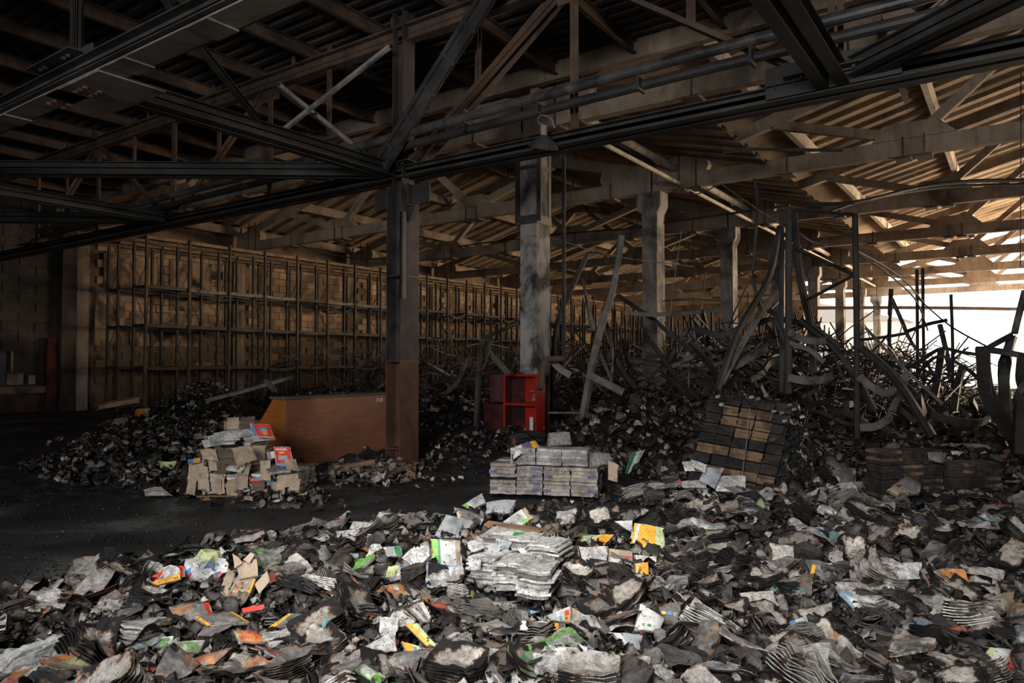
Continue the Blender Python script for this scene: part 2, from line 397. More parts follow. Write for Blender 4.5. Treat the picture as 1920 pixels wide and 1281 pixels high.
# ------------------------------------------------------------------ the hall: floor, walls, roofs
XL, XR, XC = -26.1, 10.3, -7.8           # left wall, right wall, column row
YB, YE = -7.0, 53.6
S = 'structure'
def struct(mb, name, m, parent=None, label=None, cat=None):
    o = mb.build(name, m, parent)
    if parent is None: tag(o, label, cat, None, S)
    return o
b = MB().span(XL - 0.3, XR + 0.3, YB - 0.3, YE + 0.2, -0.3, 0.0)
struct(b, 'floor', M['floor'], label='dark sooty asphalt floor of the burnt warehouse', cat='floor')
M['outside'] = mat('pale_yard', lambda nt: ramp(nt, nz(nt, 0.3, 3), [(0.3, (0.42, 0.38, 0.33)), (0.7, (0.55, 0.50, 0.44))]))
b = MB().span(-60, 40, YE + 0.25, 140, -0.35, -0.02)
struct(b, 'ground_yard', M['outside'], label='pale sunlit yard beyond the open end of the hall', cat='ground')
# distant sheds beyond the open end
sh = tag(empty('far_shed', (-14, 84, 0)), 'pale shed with grey roof far beyond the open end', 'building')
MB().span(-16, 4, 0, 8, 0, 6.0).build('wall', flat('far_wall', (0.62, 0.58, 0.53)), sh)
MB().prism([(-16.5, 6), (4.5, 6), (-6, 8.6)], lambda a, b_, c: Vector((a, c - 0.3, b_)), 8.6).build('roof', flat('far_roof', (0.34, 0.32, 0.30)), sh)
for k in range(5):
    MB().span(-14.5 + 3.6 * k, -12.9 + 3.6 * k, -0.06, 0.05, 2.0, 3.6).build('window', flat('far_pane', (0.20, 0.22, 0.24), 0.3), sh)

# left wall: sooty mortar slab, pilasters, separate masonry blocks bay by bay
wl = MB().span(XL - 0.35, XL, 11.3, YE, 0, 7.3); wl_o = struct(wl, 'wall_left', M['mortar'], label='scorched masonry wall behind the tall racks', cat='wall')
MB().span(XL - 0.35, -25.55, 11.3, YE, 7.13, 7.30).build('wall_cap', M['mortar'], wl_o)
bw, bh = 0.60, 0.29
blk = [MB().box((0, 0, 0), (0.10, bw - 0.03, bh - 0.03), jit=0.006).mesh('brick', M['masonry']) for _ in range(4)]
bay_y = [11.8 + 6 * k for k in range(7)]
count = 0
stuffb = MB()
for bi, y0 in enumerate(bay_y):
    rows = int(5.6 / bh); n = int((5.4) / bw)
    for r_ in range(rows):
        for k in range(n):
            y = y0 + 0.35 + (k + 0.5 + (0.5 if r_ % 2 else 0)) * bw
            if y > y0 + 5.5: continue
            if rng.random() < 0.05: continue
            z = 0.25 + (r_ + 0.5) * bh
            if bi in (1, 2) and z > 1.4 and count < 270:
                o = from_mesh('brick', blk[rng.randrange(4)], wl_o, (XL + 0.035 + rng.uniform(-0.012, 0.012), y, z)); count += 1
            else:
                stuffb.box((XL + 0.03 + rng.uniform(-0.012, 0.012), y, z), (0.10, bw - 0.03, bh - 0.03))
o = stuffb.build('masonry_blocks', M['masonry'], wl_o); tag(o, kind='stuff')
# plastered patches left on the first bay
for (y, z, w, h) in ((13.3, 4.6, 1.9, 1.6), (15.6, 4.5, 1.7, 1.9), (14.6, 2.8, 2.6, 1.2), (16.4, 1.3, 1.6, 0.6), (12.6, 3.2, 1.0, 2.0)):
    MB().box((XL + 0.10, y, z), (0.03, w, h), jit=0.01).build('plaster_patch', mat('plaster', soot((0.36, 0.25, 0.155), (0.17, 0.118, 0.075), (0.02, 0.016, 0.013), 1.3, 0.38, 0.58)) if 'plaster' not in M else M['plaster'], wl_o)
for k in range(8):
    y = 11.55 + 6 * k
    struct(MB().span(XL - 0.05, XL + 0.32, y - 0.25, y + 0.25, 0, 6.0), 'pillar_wall', M['concrete'], label='sooty wall pilaster number %d behind the racks, counted from the near corner' % (k + 1), cat='pillar')
# nearer, blackened stretch of the left wall with its ledge, band and low openings
w2 = struct(MB().span(XL - 0.35, XL, YB, 11.3, 1.9, 7.2), 'wall_left', M['darkwall'], label='blackened near stretch of the left wall', cat='wall')
MB().span(XL - 0.35, XL - 0.02, YB, 11.3, 0, 1.9).build('dado', M['darkwall'], w2)
for r_ in range(17):
    for k in range(10):
        y = 2.2 + (k + (0.5 if r_ % 2 else 0)) * 0.95
        if y > 10.9: continue
        MB().box((XL + 0.02, y, 2.15 + r_ * 0.30), (0.06, 0.92, 0.275), jit=0.008).build('brick', M['darkwall'], w2)
MB().span(XL - 0.1, XL + 0.22, 3.5, 10.6, 0.62, 0.84).build('ledge', mat('ledge_plaster', soot((0.16, 0.125, 0.095), (0.11, 0.085, 0.065), (0.03, 0.025, 0.02), 1.5)), w2)
MB().span(XL - 0.05, XL + 0.10, 3.5, 11.0, 0.02, 0.60).build('painted_band', mat('brown_band', soot((0.060, 0.030, 0.020), (0.040, 0.022, 0.016), (0.015, 0.01, 0.01), 1.5)), w2)
lp = mat('pale_panel', soot((0.26, 0.215, 0.17), (0.17, 0.14, 0.11), (0.03, 0.025, 0.02), 1.8, 0.3, 0.6))
for (y0, y1, z0, z1) in ((7.0, 7.45, .9, 1.9), (7.6, 7.75, .9, 1.95), (7.9, 8.7, .95, 1.5), (7.9, 8.5, 1.55, 1.95), (8.9, 9.0, .9, 1.95), (9.15, 9.2, 1.3, 1.95), (9.5, 9.95, .9, 1.25), (9.6, 9.66, 1.3, 1.95), (10.1, 10.3, .9, 1.2)):
    MB().span(XL + 0.03, XL + 0.10, y0, y1, z0, z1).build('panel', lp, w2)
for (y0, y1) in ((7.48, 7.6), (7.78, 7.88), (8.72, 8.88), (9.02, 9.14), (9.22, 9.48)):
    MB().span(XL + 0.01, XL + 0.06, y0, y1, .9, 1.9).build('opening', M['ink'], w2)
struct(MB().span(XL, XL + 0.30, 10.55, 10.85, 0, 2.4), 'pillar_wall', M['redcol'], label='narrow dark red painted post at the foot of the left wall corner', cat='pillar')
struct(MB().span(XL - 0.05, XL + 0.45, 10.9, 11.35, 0, 6.4), 'pillar_wall', M['darkwall'], label='soot-black pilaster at the corner left of the racks', cat='pillar')
# unseen back wall with an opening added for light, right wall left open to give light
wb = MB(); wb.span(XL, -3.2, YB - 0.3, YB, 0, 8); wb.span(4.2, XR, YB - 0.3, YB, 0, 8); wb.span(-3.2, 4.2, YB - 0.3, YB, 5.8, 8)
struct(wb, 'wall_back', M['darkwall'], label='blackened wall around an added opening behind the camera', cat='wall')
wr = MB(); wr.span(XR, XR + 0.3, YB, 24, 0, 7.2); wr.span(XR, XR + 0.3, 24, YE, 5.6, 7.0)
struct(wr, 'wall_right', M['darkwall'], label='blackened side wall with an open far stretch', cat='wall')
# steel deck over the near part
dk = empty('ceiling', (0, 0, 0)); tag(dk, 'sooty ribbed steel roof deck over the near bays', 'ceiling', None, S)
DZ = 7.05
def deck_panel(w, L, per, amp, m, slope=0.0):
    mb = MB(); n = int(round(L / per)); vs_ = []; fs = []
    for k in range(n):
        y = k * per
        for (dy, z) in ((0, 0), (per * 0.38, 0), (per * 0.5, amp), (per * 0.88, amp)):
            vs_.append((0, y + dy, z)); vs_.append((w, y + dy, z + slope * w))
    vs_.append((0, n * per, 0)); vs_.append((w, n * per, slope * w))
    for k in range(len(vs_) // 2 - 1): fs.append((2 * k, 2 * k + 2, 2 * k + 3, 2 * k + 1))
    return mb.add(vs_, fs).mesh('roof_sheet', m)
me = deck_panel(3.05, 9.1, 0.26, 0.07, M['deck'])
for i in range(12):
    for j in range(2):
        if i == 8 and j == 0: continue      # sheet left out: made-up gap for the added roof lamp
        from_mesh('roof_sheet', me, dk, (XL + 0.1 + i * 3.03, YB + j * 9.05, DZ + 0.005 * (i % 2)))
for (xa, xb, ya, yb) in ((XL - .3, -1.7, YB - .3, 11.6), (.5, XR + .3, YB - .3, 11.6), (-1.7, .5, YB - .3, -1.7), (-1.7, .5, .5, 11.6)):  # cover pieces leave the made-up gap open above the added lamp
    MB().span(xa, xb, ya, yb, DZ + 0.25, DZ + 0.35).build('roof_cover', M['deck'], dk)
MB().span(XL, XR, 11.1, 11.25, 6.75, 7.35).build('fascia', M['concrete'], dk)
# concrete gable roof: sheets on purlins
rf = empty('ceiling', (0, 0, 0)); tag(rf, 'scorched ribbed roof sheets on the far gables', 'ceiling', None, S)
RS, RZ = 0.26, 6.88
def roofz(x):
    u = (x - XC) % 18.0
    if x > XC + 18: u = 18 - (x - XC - 18)
    return RZ + RS * (9 - abs(u - 9))
me_up = deck_panel(3.0, 6.0, 0.75, 0.10, M['sheet'], RS)
me_dn = deck_panel(3.0, 6.0, 0.75, 0.10, M['sheet'], -RS)
ry = [11.3] + [17.55 + 6 * k for k in range(5)]
for k in range(7):
    y0 = 11.3 + 6.25 * 0 if k == 0 else 11.55 + 6 * k
    for i in range(12):
        x0 = XC - 18 + 3 * i
        if (k == 6 and x0 > -8) or (k == 5 and x0 > -1): continue
        up = ((x0 - XC) % 18.0) < 9
        z0 = roofz(x0 + 0.001)
        from_mesh('roof_sheet', me_up if up else me_dn, rf, (x0, 11.5 + 6 * k, z0 + 0.16))
for i in range(4):   # weather skin so no daylight leaks between the sheets
    xa, xb = XC - 18 + 9 * i, XC - 9 + 9 * i
    za, zb = roofz(xa + 0.001), roofz(xb - 0.001)
    MB().add([(xa, 11.4, za + 0.27), (xb, 11.4, zb + 0.27), (xb, 53 if i < 2 else 47.6, zb + 0.27), (xa, 53 if i < 2 else 47.6, za + 0.27)], [(0, 1, 2, 3)]).build('roof_cover', M['sheet'], rf)
# purlins under the sheets
for i in range(13):
    x = XC - 18 + 3 * i
    z = roofz(x + (0.001 if i < 12 else -0.001))
    for k in range(7):
        y0, y1 = 11.6 + 6 * k, 17.5 + 6 * k
        wm = M['purlinw'] if (-7 < x < 0) else M['concrete']  # lit purlins get the paler mix, their light put into the colour
        MB().sweep([(-0.07, -0.22), (0.07, -0.22), (0.10, 0.02), (0.10, 0.10), (-0.10, 0.10), (-0.10, 0.02)], [(x, y0, z + 0.05), (x, y1, z + 0.05)]).build('purlin', wm, rf)

# concrete columns
def colm(k, x0, x1, y, h, m, label, base=0.0, depth=0.5):
    t = tag(empty('pillar', ((x0 + x1) / 2, y, 0)), label, 'column', None, S)
    w = x1 - x0
    sh = MB()
    for (zz0, zz1) in ((0, 2.2), (2.2, 4.4), (4.4, h - 0.55)):
        sh.box((0, depth / 2, (zz0 + zz1) / 2), (w, depth, zz1 - zz0), jit=0.008)
    sh.build('shaft', m, t)
    MB().prism([(-w / 2, h - 0.56), (w / 2, h - 0.56), (w / 2 + 0.10, h - 0.36), (w / 2 + 0.10, h), (-w / 2 - 0.16, h), (-w / 2 - 0.16, h - 0.36)], lambda a, b_, c: Vector((a, c, b_)), depth).build('capital', m, t)
    return t
names = ['second', 'third', 'fourth', 'fifth', 'sixth', 'seventh', 'eighth']
for k in range(7):
    colm(k, -8.02, -7.61, 17.31 + 6 * k, 6.02, M['column'], 'sooty square concrete column with a flared head, %s of the row from the red cabinet' % names[k])
t = tag(empty('pillar', (-7.57, 11.31, 0)), 'whitewashed concrete column strapped with steel angles beside the open red cabinet', 'column', None, S)
MB().box((0, 0.24, 2.0), (0.375, 0.47, 4.0), jit=0.004).build('shaft', M['whitecol'], t)
MB().box((0, 0.24, 4.9), (0.375, 0.47, 1.9), jit=0.006).build('upper_shaft', M['column'], t)
for sx in (-1, 1):
    for sy in (0, 1):
        MB().sweep([(0, 0), (0.09 * -sx, 0), (0.09 * -sx, 0.012), (0.012 * -sx, 0.012), (0.012 * -sx, 0.09), (0, 0.09)], [(sx * 0.20, -0.012 if sy == 0 else 0.50, 4.25), (sx * 0.20, -0.012 if sy == 0 else 0.50, 5.85)], up=(0, 1 if sy == 0 else -1, 0)).build('angle_iron', M['steel'], t)
MB().box((0, 0.24, 4.30), (0.42, 0.52, 0.16)).build('strap', M['steel'], t)
MB().box((0, 0.24, 5.3), (0.41, 0.51, 0.07)).build('strap', M['steel'], t)

# concrete roof trusses
def truss_bay(y, xa, label, simple=False, mm=None):
    """18 m gable truss from xa to xa+18"""
    t = tag(empty('roof_truss', (xa, y, 0)), label, 'truss', None, S)
    m = mm or M['concrete']; d = 0.24
    mk = lambda dd: (lambda a, b_, c: Vector((a, c - dd / 2, b_)))
    fn = mk(d); d1, d2, d3 = d - 0.03, d - 0.06, d + 0.02
    zb, zt = 6.02, 6.40
    tz = lambda a: RZ - 0.19 + RS * (9 - abs(a - 9))
    for s in (0, 1):
        mir = (lambda a: a) if s == 0 else (lambda a: 18 - a)
        q = lambda pts: [(mir(a), z) for a, z in pts] if s == 0 else [(mir(a), z) for a, z in reversed(pts)]
        MB().prism(q([(-0.02, zb), (1.25, zb + 0.02), (1.45, zt), (1.52, zt + 0.14), (1.48, zt + 0.30), (1.25, tz(1.25) - 0.02 if tz(1.25) - 0.02 > zt + .3 else zt + .32), (-0.02, tz(0))]), fn, d).build('end_block', m, t)
        MB().prism(q([(1.2, tz(1.2) - 0.30), (8.7, tz(8.7) - 0.30), (9.0, tz(9) - 0.38), (9.0, tz(9)), (1.2, tz(1.2))]), mk(d1), d1).build('top_chord', m, t)
        for (xb, xt) in ((6.0, 3.1), (6.0, 8.6)):
            zt2 = tz(xt) - 0.25
            dx, dz = xt - xb, zt2 - zt; L = math.hypot(dx, dz); nx, nz_ = -dz / L * 0.10, dx / L * 0.10
            pl = [(xb - nx, zt - 0.02 - nz_), (xb + nx, zt - 0.02 + nz_), (xt + nx, zt2 + nz_), (xt - nx, zt2 - nz_)]
            if dx > 0: pl = pl[::-1]
            MB().prism(q(pl[::-1]), mk(d2), d2).build('diagonal', m, t)
        MB().prism(q([(5.2, zt), (6.8, zt), (6.45, zt + 0.34), (5.55, zt + 0.34)]), mk(d3), d3).build('gusset', m, t)
    MB().prism([(1.2, zb + 0.02), (16.8, zb + 0.02), (16.8, zt), (1.2, zt)], mk(d1), d1).build('bottom_chord', m, t)
    if not simple:
        for a in (0.75, 1.2, 3.4, 5.8, 6.2, 9.0, 11.8, 12.2, 14.5, 16.8):
            c = MB()
            for sy in (-1, 1): c.box((a, sy * (d / 2 + 0.012), (zb + zt) / 2 + (0.35 if a in (0.75, 1.2) else 0.0)), (0.035, 0.02, (zt - zb) + 0.1 + (0.7 if a in (0.75, 1.2) else 0)))
            c.box((a, 0, zb - 0.03), (0.30, d + 0.14, 0.05))
            c.build('hanger_clamp', M['rust'], t)
    return t
for k in range(8):
    y = 11.56 + 6 * k + (0 if k == 0 else 0.0)
    nm = ['nearest', 'second', 'third', 'fourth', 'fifth', 'sixth', 'seventh', 'farthest'][k]
    truss_bay(y, XC - 18, 'scorched concrete roof truss over the rack aisle, %s of its row' % nm, simple=k > 4)
    truss_bay(y, XC, 'scorched concrete roof truss over the collapsed racks, %s of its row' % nm, simple=k > 4)
# pale conduit tubes running along the valley
for (x, z, r) in ((-7.15, 6.55, 0.09), (-6.95, 6.10, 0.05)):
    tag(MB().tube([(x, 12.5, z), (x, 30, z), (x, 47, z)], r).build('conduit_tube', M['purlinw']), 'pale conduit tube %s under the roof valley along the column row' % ('thick' if r > .06 else 'thin'), 'pipe')

# ------------------------------------------------------------------ near steel frame
Z0, ZT, YA, YBt = 4.43, 6.62, 8.03, 3.40
nodes = [-20.36, -14.08, -7.8, -1.52, 4.76]
def dbl_angle(mb, p0, p1, a=0.11, gap=0.05, up=(0, 0, 1)):
    """two back-to-back angle irons along p0-p1"""
    p0, p1, up = Vector(p0), Vector(p1), Vector(up)
    t = (p1 - p0).normalized(); u = (up - t * up.dot(t)).normalized(); s = t.cross(u)
    for sg in (-1, 1):
        pr = [(sg * gap / 2, 0), (sg * (gap / 2 + a), 0), (sg * (gap / 2 + a), 0.014), (sg * (gap / 2 + 0.014), 0.014), (sg * (gap / 2 + 0.014), a), (sg * gap / 2, a)]
        mb.sweep(pr if sg > 0 else pr[::-1], [p0, p1], up)
def steel_truss(Y, x_from, x_to, label, mtop, web=True):
    t = tag(empty('steel_truss', (0, 0, 0)), label, 'truss', None, S)
    c = MB(); dbl_angle(c, (x_from, Y, Z0 - 0.05), (x_to, Y, Z0 - 0.05), 0.13, 0.10); c.build('bottom_chord', M['steel'], t)
    c = MB(); dbl_angle(c, (x_from, Y, Z0 + 0.13), (x_to, Y, Z0 + 0.13), 0.10, 0.10, (0, 0, -1)); c.build('bottom_chord', M['steel'], t)
    c = MB(); dbl_angle(c, (x_from, Y, ZT + 0.10), (x_to, Y, ZT + 0.10), 0.11, 0.03, (0, 0, -1)); c.sweep(rect(0.20, 0.02), [(x_from, Y, ZT + 0.12), (x_to, Y, ZT + 0.12)])
    c.sweep(rect(0.16, 0.015), [(x_from, Y, ZT - 0.12), (x_to, Y, ZT - 0.12)]); c.sweep(rect(0.02, 0.23), [(x_from, Y, ZT), (x_to, Y, ZT)])
    c.build('top_chord', mtop, t)
    for i, x in enumerate(nodes[:-1]):
        if not web: break
        xm = x + 3.14
        if xm < x_to:
            for (a, b_) in (((x + 0.15, Z0 + 0.1), (xm - 0.1, ZT - 0.1)), ((nodes[i + 1] - 0.15, Z0 + 0.1), (xm + 0.1, ZT - 0.1))):
                c = MB(); dbl_angle(c, (a[0], Y, a[1]), (b_[0], Y, b_[1]), 0.07, 0.025); c.build('diagonal', mtop, t)
            c = MB(); dbl_angle(c, (xm, Y, Z0 + 0.1), (xm, Y, ZT - 0.05), 0.05, 0.02, (0, 1, 0)); c.build('vertical', mtop, t)
            MB().box((xm, Y, ZT - 0.2), (0.5, 0.012, 0.28)).build('gusset_plate', mtop, t)
        for dx in (1.57, 4.71):
            c = MB(); dbl_angle(c, (x + dx, Y, (Z0 + ZT) / 2 - 0.9 + 0.9), (x + dx, Y, ZT + 0.3), 0.045, 0.02, (0, 1, 0)); c.build('vertical', mtop, t)
    for x in nodes:
        if x_from < x < x_to:
            c = MB(); dbl_angle(c, (x, Y, Z0 + 0.1), (x, Y, ZT), 0.06, 0.03, (0, 1, 0)); c.build('vertical', mtop, t)
            g = MB(); g.box((x, Y, Z0 - 0.01 + 0.16), (0.7, 0.016, 0.36)); g.box((x, Y, Z0 + 0.16), (0.95, 0.55, 0.014))
            for bx in (-0.3, -0.2, 0.2, 0.3):
                for by in (-0.2, 0.2): g.box((x + bx, Y + by, Z0 + 0.145), (0.03, 0.03, 0.04))
            g.build('gusset_plate', M['steel'], t)
    return t
steel_truss(YA, XL, XR, 'rusty steel truss bearing on the dark steel column', M['rust'])
t2 = steel_truss(YBt, XL, XR, 'near steel truss with a wide plate chord crossing the top left', M['steel'], web=False)
MB().box((-9.0, YBt, Z0 - 0.066), (17.0, 0.26, 0.016)).build('cover_plate', M['platesteel'], t2)
for k in range(7):
    MB().box((-13.2 + 1.3 * k, YBt, Z0 - 0.084), (0.30, 0.29, 0.016)).build('batten_plate', M['platesteel'], t2)
MB().box((-7.6, YBt + 0.20, Z0 - 0.084), (1.10, 0.66, 0.016)).build('node_plate', M['platesteel'], t2)
c = MB()
for bx in (-0.75, -0.62, -0.15, -0.05, 0.05):
    for by in (-0.02, 0.12): c.box((-7.6 + bx, YBt + by, Z0 - 0.10), (0.035, 0.035, 0.03))
c.build('bolts', M['rustcol'], t2)
c = MB(); dbl_angle(c, (-7.85, YBt, Z0 + 0.1), (-7.85, YBt, DZ), 0.075, 0.03, (0, 1, 0)); c.build('vertical', M['steel'], t2)
# bridging members between the trusses (all at the bottom-chord level)
def brace(p0, p1, label, a=0.12, m='steel', name='steel_brace', up=(0, 0, 1)):
    c = MB(); dbl_angle(c, p0, p1, a, 0.08, up); dbl_angle(c, Vector(p0) + Vector((0, 0, 0.20)), Vector(p1) + Vector((0, 0, 0.20)), a * 0.8, 0.08, (0, 0, -1))
    return tag(c.build(name, M[m]), label, 'beam', None, S)
z = Z0 - 0.02
brace((-7.8, YBt + 0.1, z), (-7.8, YA - 0.2, z), 'dark steel strut from the bolted plate at top left to the steel column')
brace((-14.08, YBt, z), (-14.08, YA - 0.2, z), 'dark steel strut slanting in from the left edge below the long level one')
brace((-1.52, YBt, z), (-1.52, YA - 0.2, z), 'dark steel strut dropping from the top edge to the right-hand truss joint')
brace((-14.08, YBt, z + 0.03), (-8.0, YA - 0.15, z + 0.03), 'long level steel strut from the left edge to the steel column', 0.10)
brace((-20.36, YBt, z + 0.03), (-14.3, YA - 0.15, z + 0.03), 'level steel strut at the far left ending at the second truss joint', 0.10)
brace((4.76, YBt, z + 0.05), (-1.3, YA - 0.15, z + 0.05), 'steel strut rising to the upper right corner from the right-hand joint', 0.10)
# pale loose braces
def strip(pts, w, h, label, m, name, cat='brace', up=(0, 0, 1)):
    c = MB(); pts = [Vector(p) for p in pts]
    c.sweep(prof_C(w, h, 0.008), pts, up); return tag(c.build(name, M[m]), label, cat)
strip([P(730, 88, 10.6), P(532, 243, 11.6)], 0.06, 0.055, 'pale loose angle brace crossing left of the steel column top', 'lightsteel', 'angle_brace')
strip([P(524, 158, 11.9), P(712, 312, 11.1)], 0.07, 0.06, 'pale truss diagonal running down to the steel column', 'lightsteel', 'angle_brace')
strip([P(305, -10, 6.6), P(352, 58, 7.1), P(484, 226, 8.8)], 0.075, 0.06, 'grey loose brace hanging below the wide chord at top left', 'steel', 'angle_brace')
strip([P(1640, 20, 9.0), P(1700, 190, 16.0)], 0.10, 0.08, 'steel strut high at the upper right under the roof sheets', 'steel', 'angle_brace')
# raking ladder-like strut pair rising from the steel column
lt = tag(empty('raking_strut', (0, 0, 0)), 'broad battened strut raking up to the right from the steel column', 'beam', None, S)
a0, a1 = Vector((-7.72, YA - 0.42, Z0 + 0.10)), Vector((-5.45, YA - 0.42, ZT + 0.15))
for off in (-0.11, 0.11):
    n_ = (a1 - a0).cross(Vector((0, 1, 0))).normalized() * off
    MB().sweep(prof_L(0.07, 0.01), [a0 + n_, a1 + n_], (0, 1, 0)).build('flange', M['steel'], lt)
MB().sweep(rect(0.24, 0.012), [a0 + Vector((0, 0.05, 0)), a1 + Vector((0, 0.05, 0))], (0, 1, 0)).build('web', M['steel'], lt)
for k in range(6):
    q = a0.lerp(a1, (k + 0.6) / 6.3)
    MB().sweep(rect(0.05, 0.03), [q - (a1 - a0).cross(Vector((0, 1, 0))).normalized() * 0.16, q + (a1 - a0).cross(Vector((0, 1, 0))).normalized() * 0.16], (0, 1, 0)).build('batten', M['steel'], lt)
c = MB(); dbl_angle(c, (-7.6, YA + 0.2, Z0 + 0.2), (-4.75, YA + 0.2, ZT + 0.1), 0.13, 0.05, (0, 1, 0))
tag(c.build('raking_strut', M['rust']), 'plain brown strut raking up behind the battened one', 'beam', None, S)
c = MB(); dbl_angle(c, (-1.62, YA, Z0 + 0.15), (-2.55, YA - 0.1, ZT), 0.12, 0.05, (0, 1, 0))
tag(c.build('raking_strut', M['steel']), 'dark double strut rising to the left from the right-hand truss joint', 'beam', None, S)
g = MB(); g.box((-1.55, YA - 0.14, Z0 + 0.16), (1.3, 0.02, 0.34)); 
for k in range(12): g.box((-2.1 + 0.1 * k, YA - 0.16, Z0 + 0.10 + 0.1 * (k % 2)), (0.025, 0.03, 0.025))
tag(g.build('joint_plate', M['steel']), 'bolted plate at the right-hand joint of the truss', 'plate', None, S)
# purlins carrying the near deck (run in Y)
for i in range(24):
    x = XL + 0.7 + 1.55 * i
    if -1.6 < x < .4: x = -1.72
    c = MB().sweep(prof_C(0.08, 0.22, 0.01), [(x, YB, DZ - 0.12), (x, 11.2, DZ - 0.12)])
    o = c.build('purlin', M['rust'], dk)
for i in range(14):
    x = XL + 1.4 + 2.4 * i
    MB().box((x, YA, ZT + 0.2), (0.09, 0.012, 0.3)).build('purlin_cleat', M['rust'], dk)
# large pipes slung along the truss
pp = tag(empty('ceiling_pipe', (0, 0, 0)), 'long pale-topped pipe slung across the hall over a black one', 'pipe')
MB().tube([(-19.5, 7.72, 4.79), (-15.9, 7.72, 4.85), (-11.5, 7.70, 4.89), (-7.7, 7.70, 4.94), (-3.1, 7.70, 5.03), (3.0, 7.7, 5.03)], 0.065, 12).build('pipe', mat('pipe_grey', soot((0.12, 0.115, 0.11), (0.07, 0.067, 0.064), (0.02, 0.02, 0.02), 2.0), rough=0.45, spec=0.5), pp)
MB().tube([(-19.5, 7.80, 4.68), (-13, 7.80, 4.74), (-7.7, 7.80, 4.80), (-3.1, 7.80, 4.88), (3.0, 7.80, 4.89)], 0.06, 10).build('cable_bundle', M['steel'], pp)
for x in (-6.2, -5.0, -3.6, -2.3):
    MB().box((x, 7.76, 4.93), (0.03, 0.18, 0.30)).build('pipe_clip', M['steel'], pp)
# dark steel column
cs = tag(empty('pillar', (-7.67, 8.03, 0)), 'dark steel column with a rust-red primer foot, standing by the brown counter', 'column', None, S)
def hcol(z0, z1, name, m, w=0.30, d=0.40):
    c = MB()
    c.span(-w / 2, -w / 2 + 0.09, -d / 2, d / 2 - 0.0, z0, z1) if False else None
    c.sweep([(-d/2, -w/2), (d/2, -w/2), (d/2, -w/2 + 0.02), (0.01, -w/2 + 0.02), (0.01, w/2 - 0.02), (d/2, w/2 - 0.02), (d/2, w/2), (-d/2, w/2), (-d/2, w/2 - 0.02), (-0.01, w/2 - 0.02), (-0.01, -w/2 + 0.02), (-d/2, -w/2 + 0.02)], [(0, 0, z0), (0, 0, z1)], up=(1, 0, 0))
    return c.build(name, m, cs)
hcol(0.0, 1.62, 'foot_shaft', M['rustcol'])
hcol(1.62, 4.20, 'shaft', M['rackblack'])
hcol(4.20, 6.95, 'upper_shaft', M['deck'], 0.22, 0.26)
MB().box((0.0, 0.0, 0.012), (0.5, 0.5, 0.024)).build('base_plate', M['rustcol'], cs)
for zz in (0.32, 1.62, 2.9): MB().box((-0.0, -0.0, zz), (0.312, 0.412, 0.02)).build('stiffener_band', M['steel'] if zz > 1 else M['rustcol'], cs)
for sg in (-1, 1):
    b_ = MB(); b_.box((sg * 0.36, -0.03, 4.12), (0.42, 0.02, 0.30)); b_.box((sg * 0.20, -0.03, 4.12), (0.05, 0.16, 0.34))
    b_.prism([(0.15 * sg, 3.70), (0.15 * sg, 3.96), (0.30 * sg, 3.96)] if sg > 0 else [(0.15 * sg, 3.70), (0.30 * sg, 3.96), (0.15 * sg, 3.96)], lambda a, b2, c: Vector((a, c - 0.04, b2)), 0.03)
    b_.build('bracket', M['steel'], cs)
MB().box((0.16, -0.16, 3.2), (0.06, 0.08, 1.3)).build('cover_strip', M['steel'], cs)

struct(MB().span(XL, -12.5, YE, YE + 0.3, 0, 9.5), 'wall_end', M['mortar'], label='scorched end wall of the rack bay', cat='wall')

# ------------------------------------------------------------------ tall racks along the left wall
BAY = 1.474; NF = 28; LV = [1.43, 2.78, 4.02]; HT = 5.62
def post_mesh(h, m, w=0.085, d=0.07):
    c = MB(); c.sweep([(-w/2, -d/2), (w/2, -d/2), (w/2, d/2), (w/2 - 0.02, d/2), (w/2 - 0.02, -d/2 + 0.012), (-w/2 + 0.02, -d/2 + 0.012), (-w/2 + 0.02, d/2), (-w/2, d/2)], [(0, 0, 0), (0, 0, h)], up=(0, 1, 0))
    return c.mesh('upright', m)
up_f = post_mesh(HT + 0.1, M['rust']); up_b = post_mesh(HT - 0.1, M['rackblack'])
def bracing_mesh(dx, h, m):
    c = MB(); z = 0.25; s_ = 1
    while z < h - 1.0:
        c.bar((-dx / 2 * s_, 0.01 * s_, z), (dx / 2 * s_, 0.01 * s_, z + 0.9), 0.018, 0.012, (0, 1, 0)); z += 0.9; s_ = -s_
    c.bar((-dx / 2, 0, 0.25), (dx / 2, 0, 0.25), 0.03, 0.03)
    return c.mesh('bracing', m)
br_m = bracing_mesh(0.70, HT, M['rackblack'])
def shelf_mesh(sag, m):
    c = MB(); n = 5
    for xx in (-0.35, 0.35):
        c.sweep(prof_C(0.045, 0.11, 0.006), [(xx, 0.04 + (BAY - 0.08) * i / n, -sag * math.sin(PI * i / n)) for i in range(n + 1)])
    for i in range(n):
        y0 = 0.05 + (BAY - 0.1) * i / n
        if sag > 0.1 and i == 2: continue
        c.box((0, y0 + 0.12, 0.045 - sag * math.sin(PI * (i + 0.5) / n)), (0.68, 0.22, 0.02))
    return c.mesh('shelf', m)
sh_v = [shelf_mesh(0.0, M['rackblack']), shelf_mesh(0.03, M['rackblack']), shelf_mesh(0.10, M['rackblack']), shelf_mesh(0.24, M['rackblack'])]
top_v = shelf_mesh(0.0, M['racktan'])  # top shelves in a paler tan steel
grey_v = shelf_mesh(0.02, M['rackgrey'])
bay_words = ['nearest', 'second', 'third', 'fourth', 'fifth', 'sixth', 'farthest']
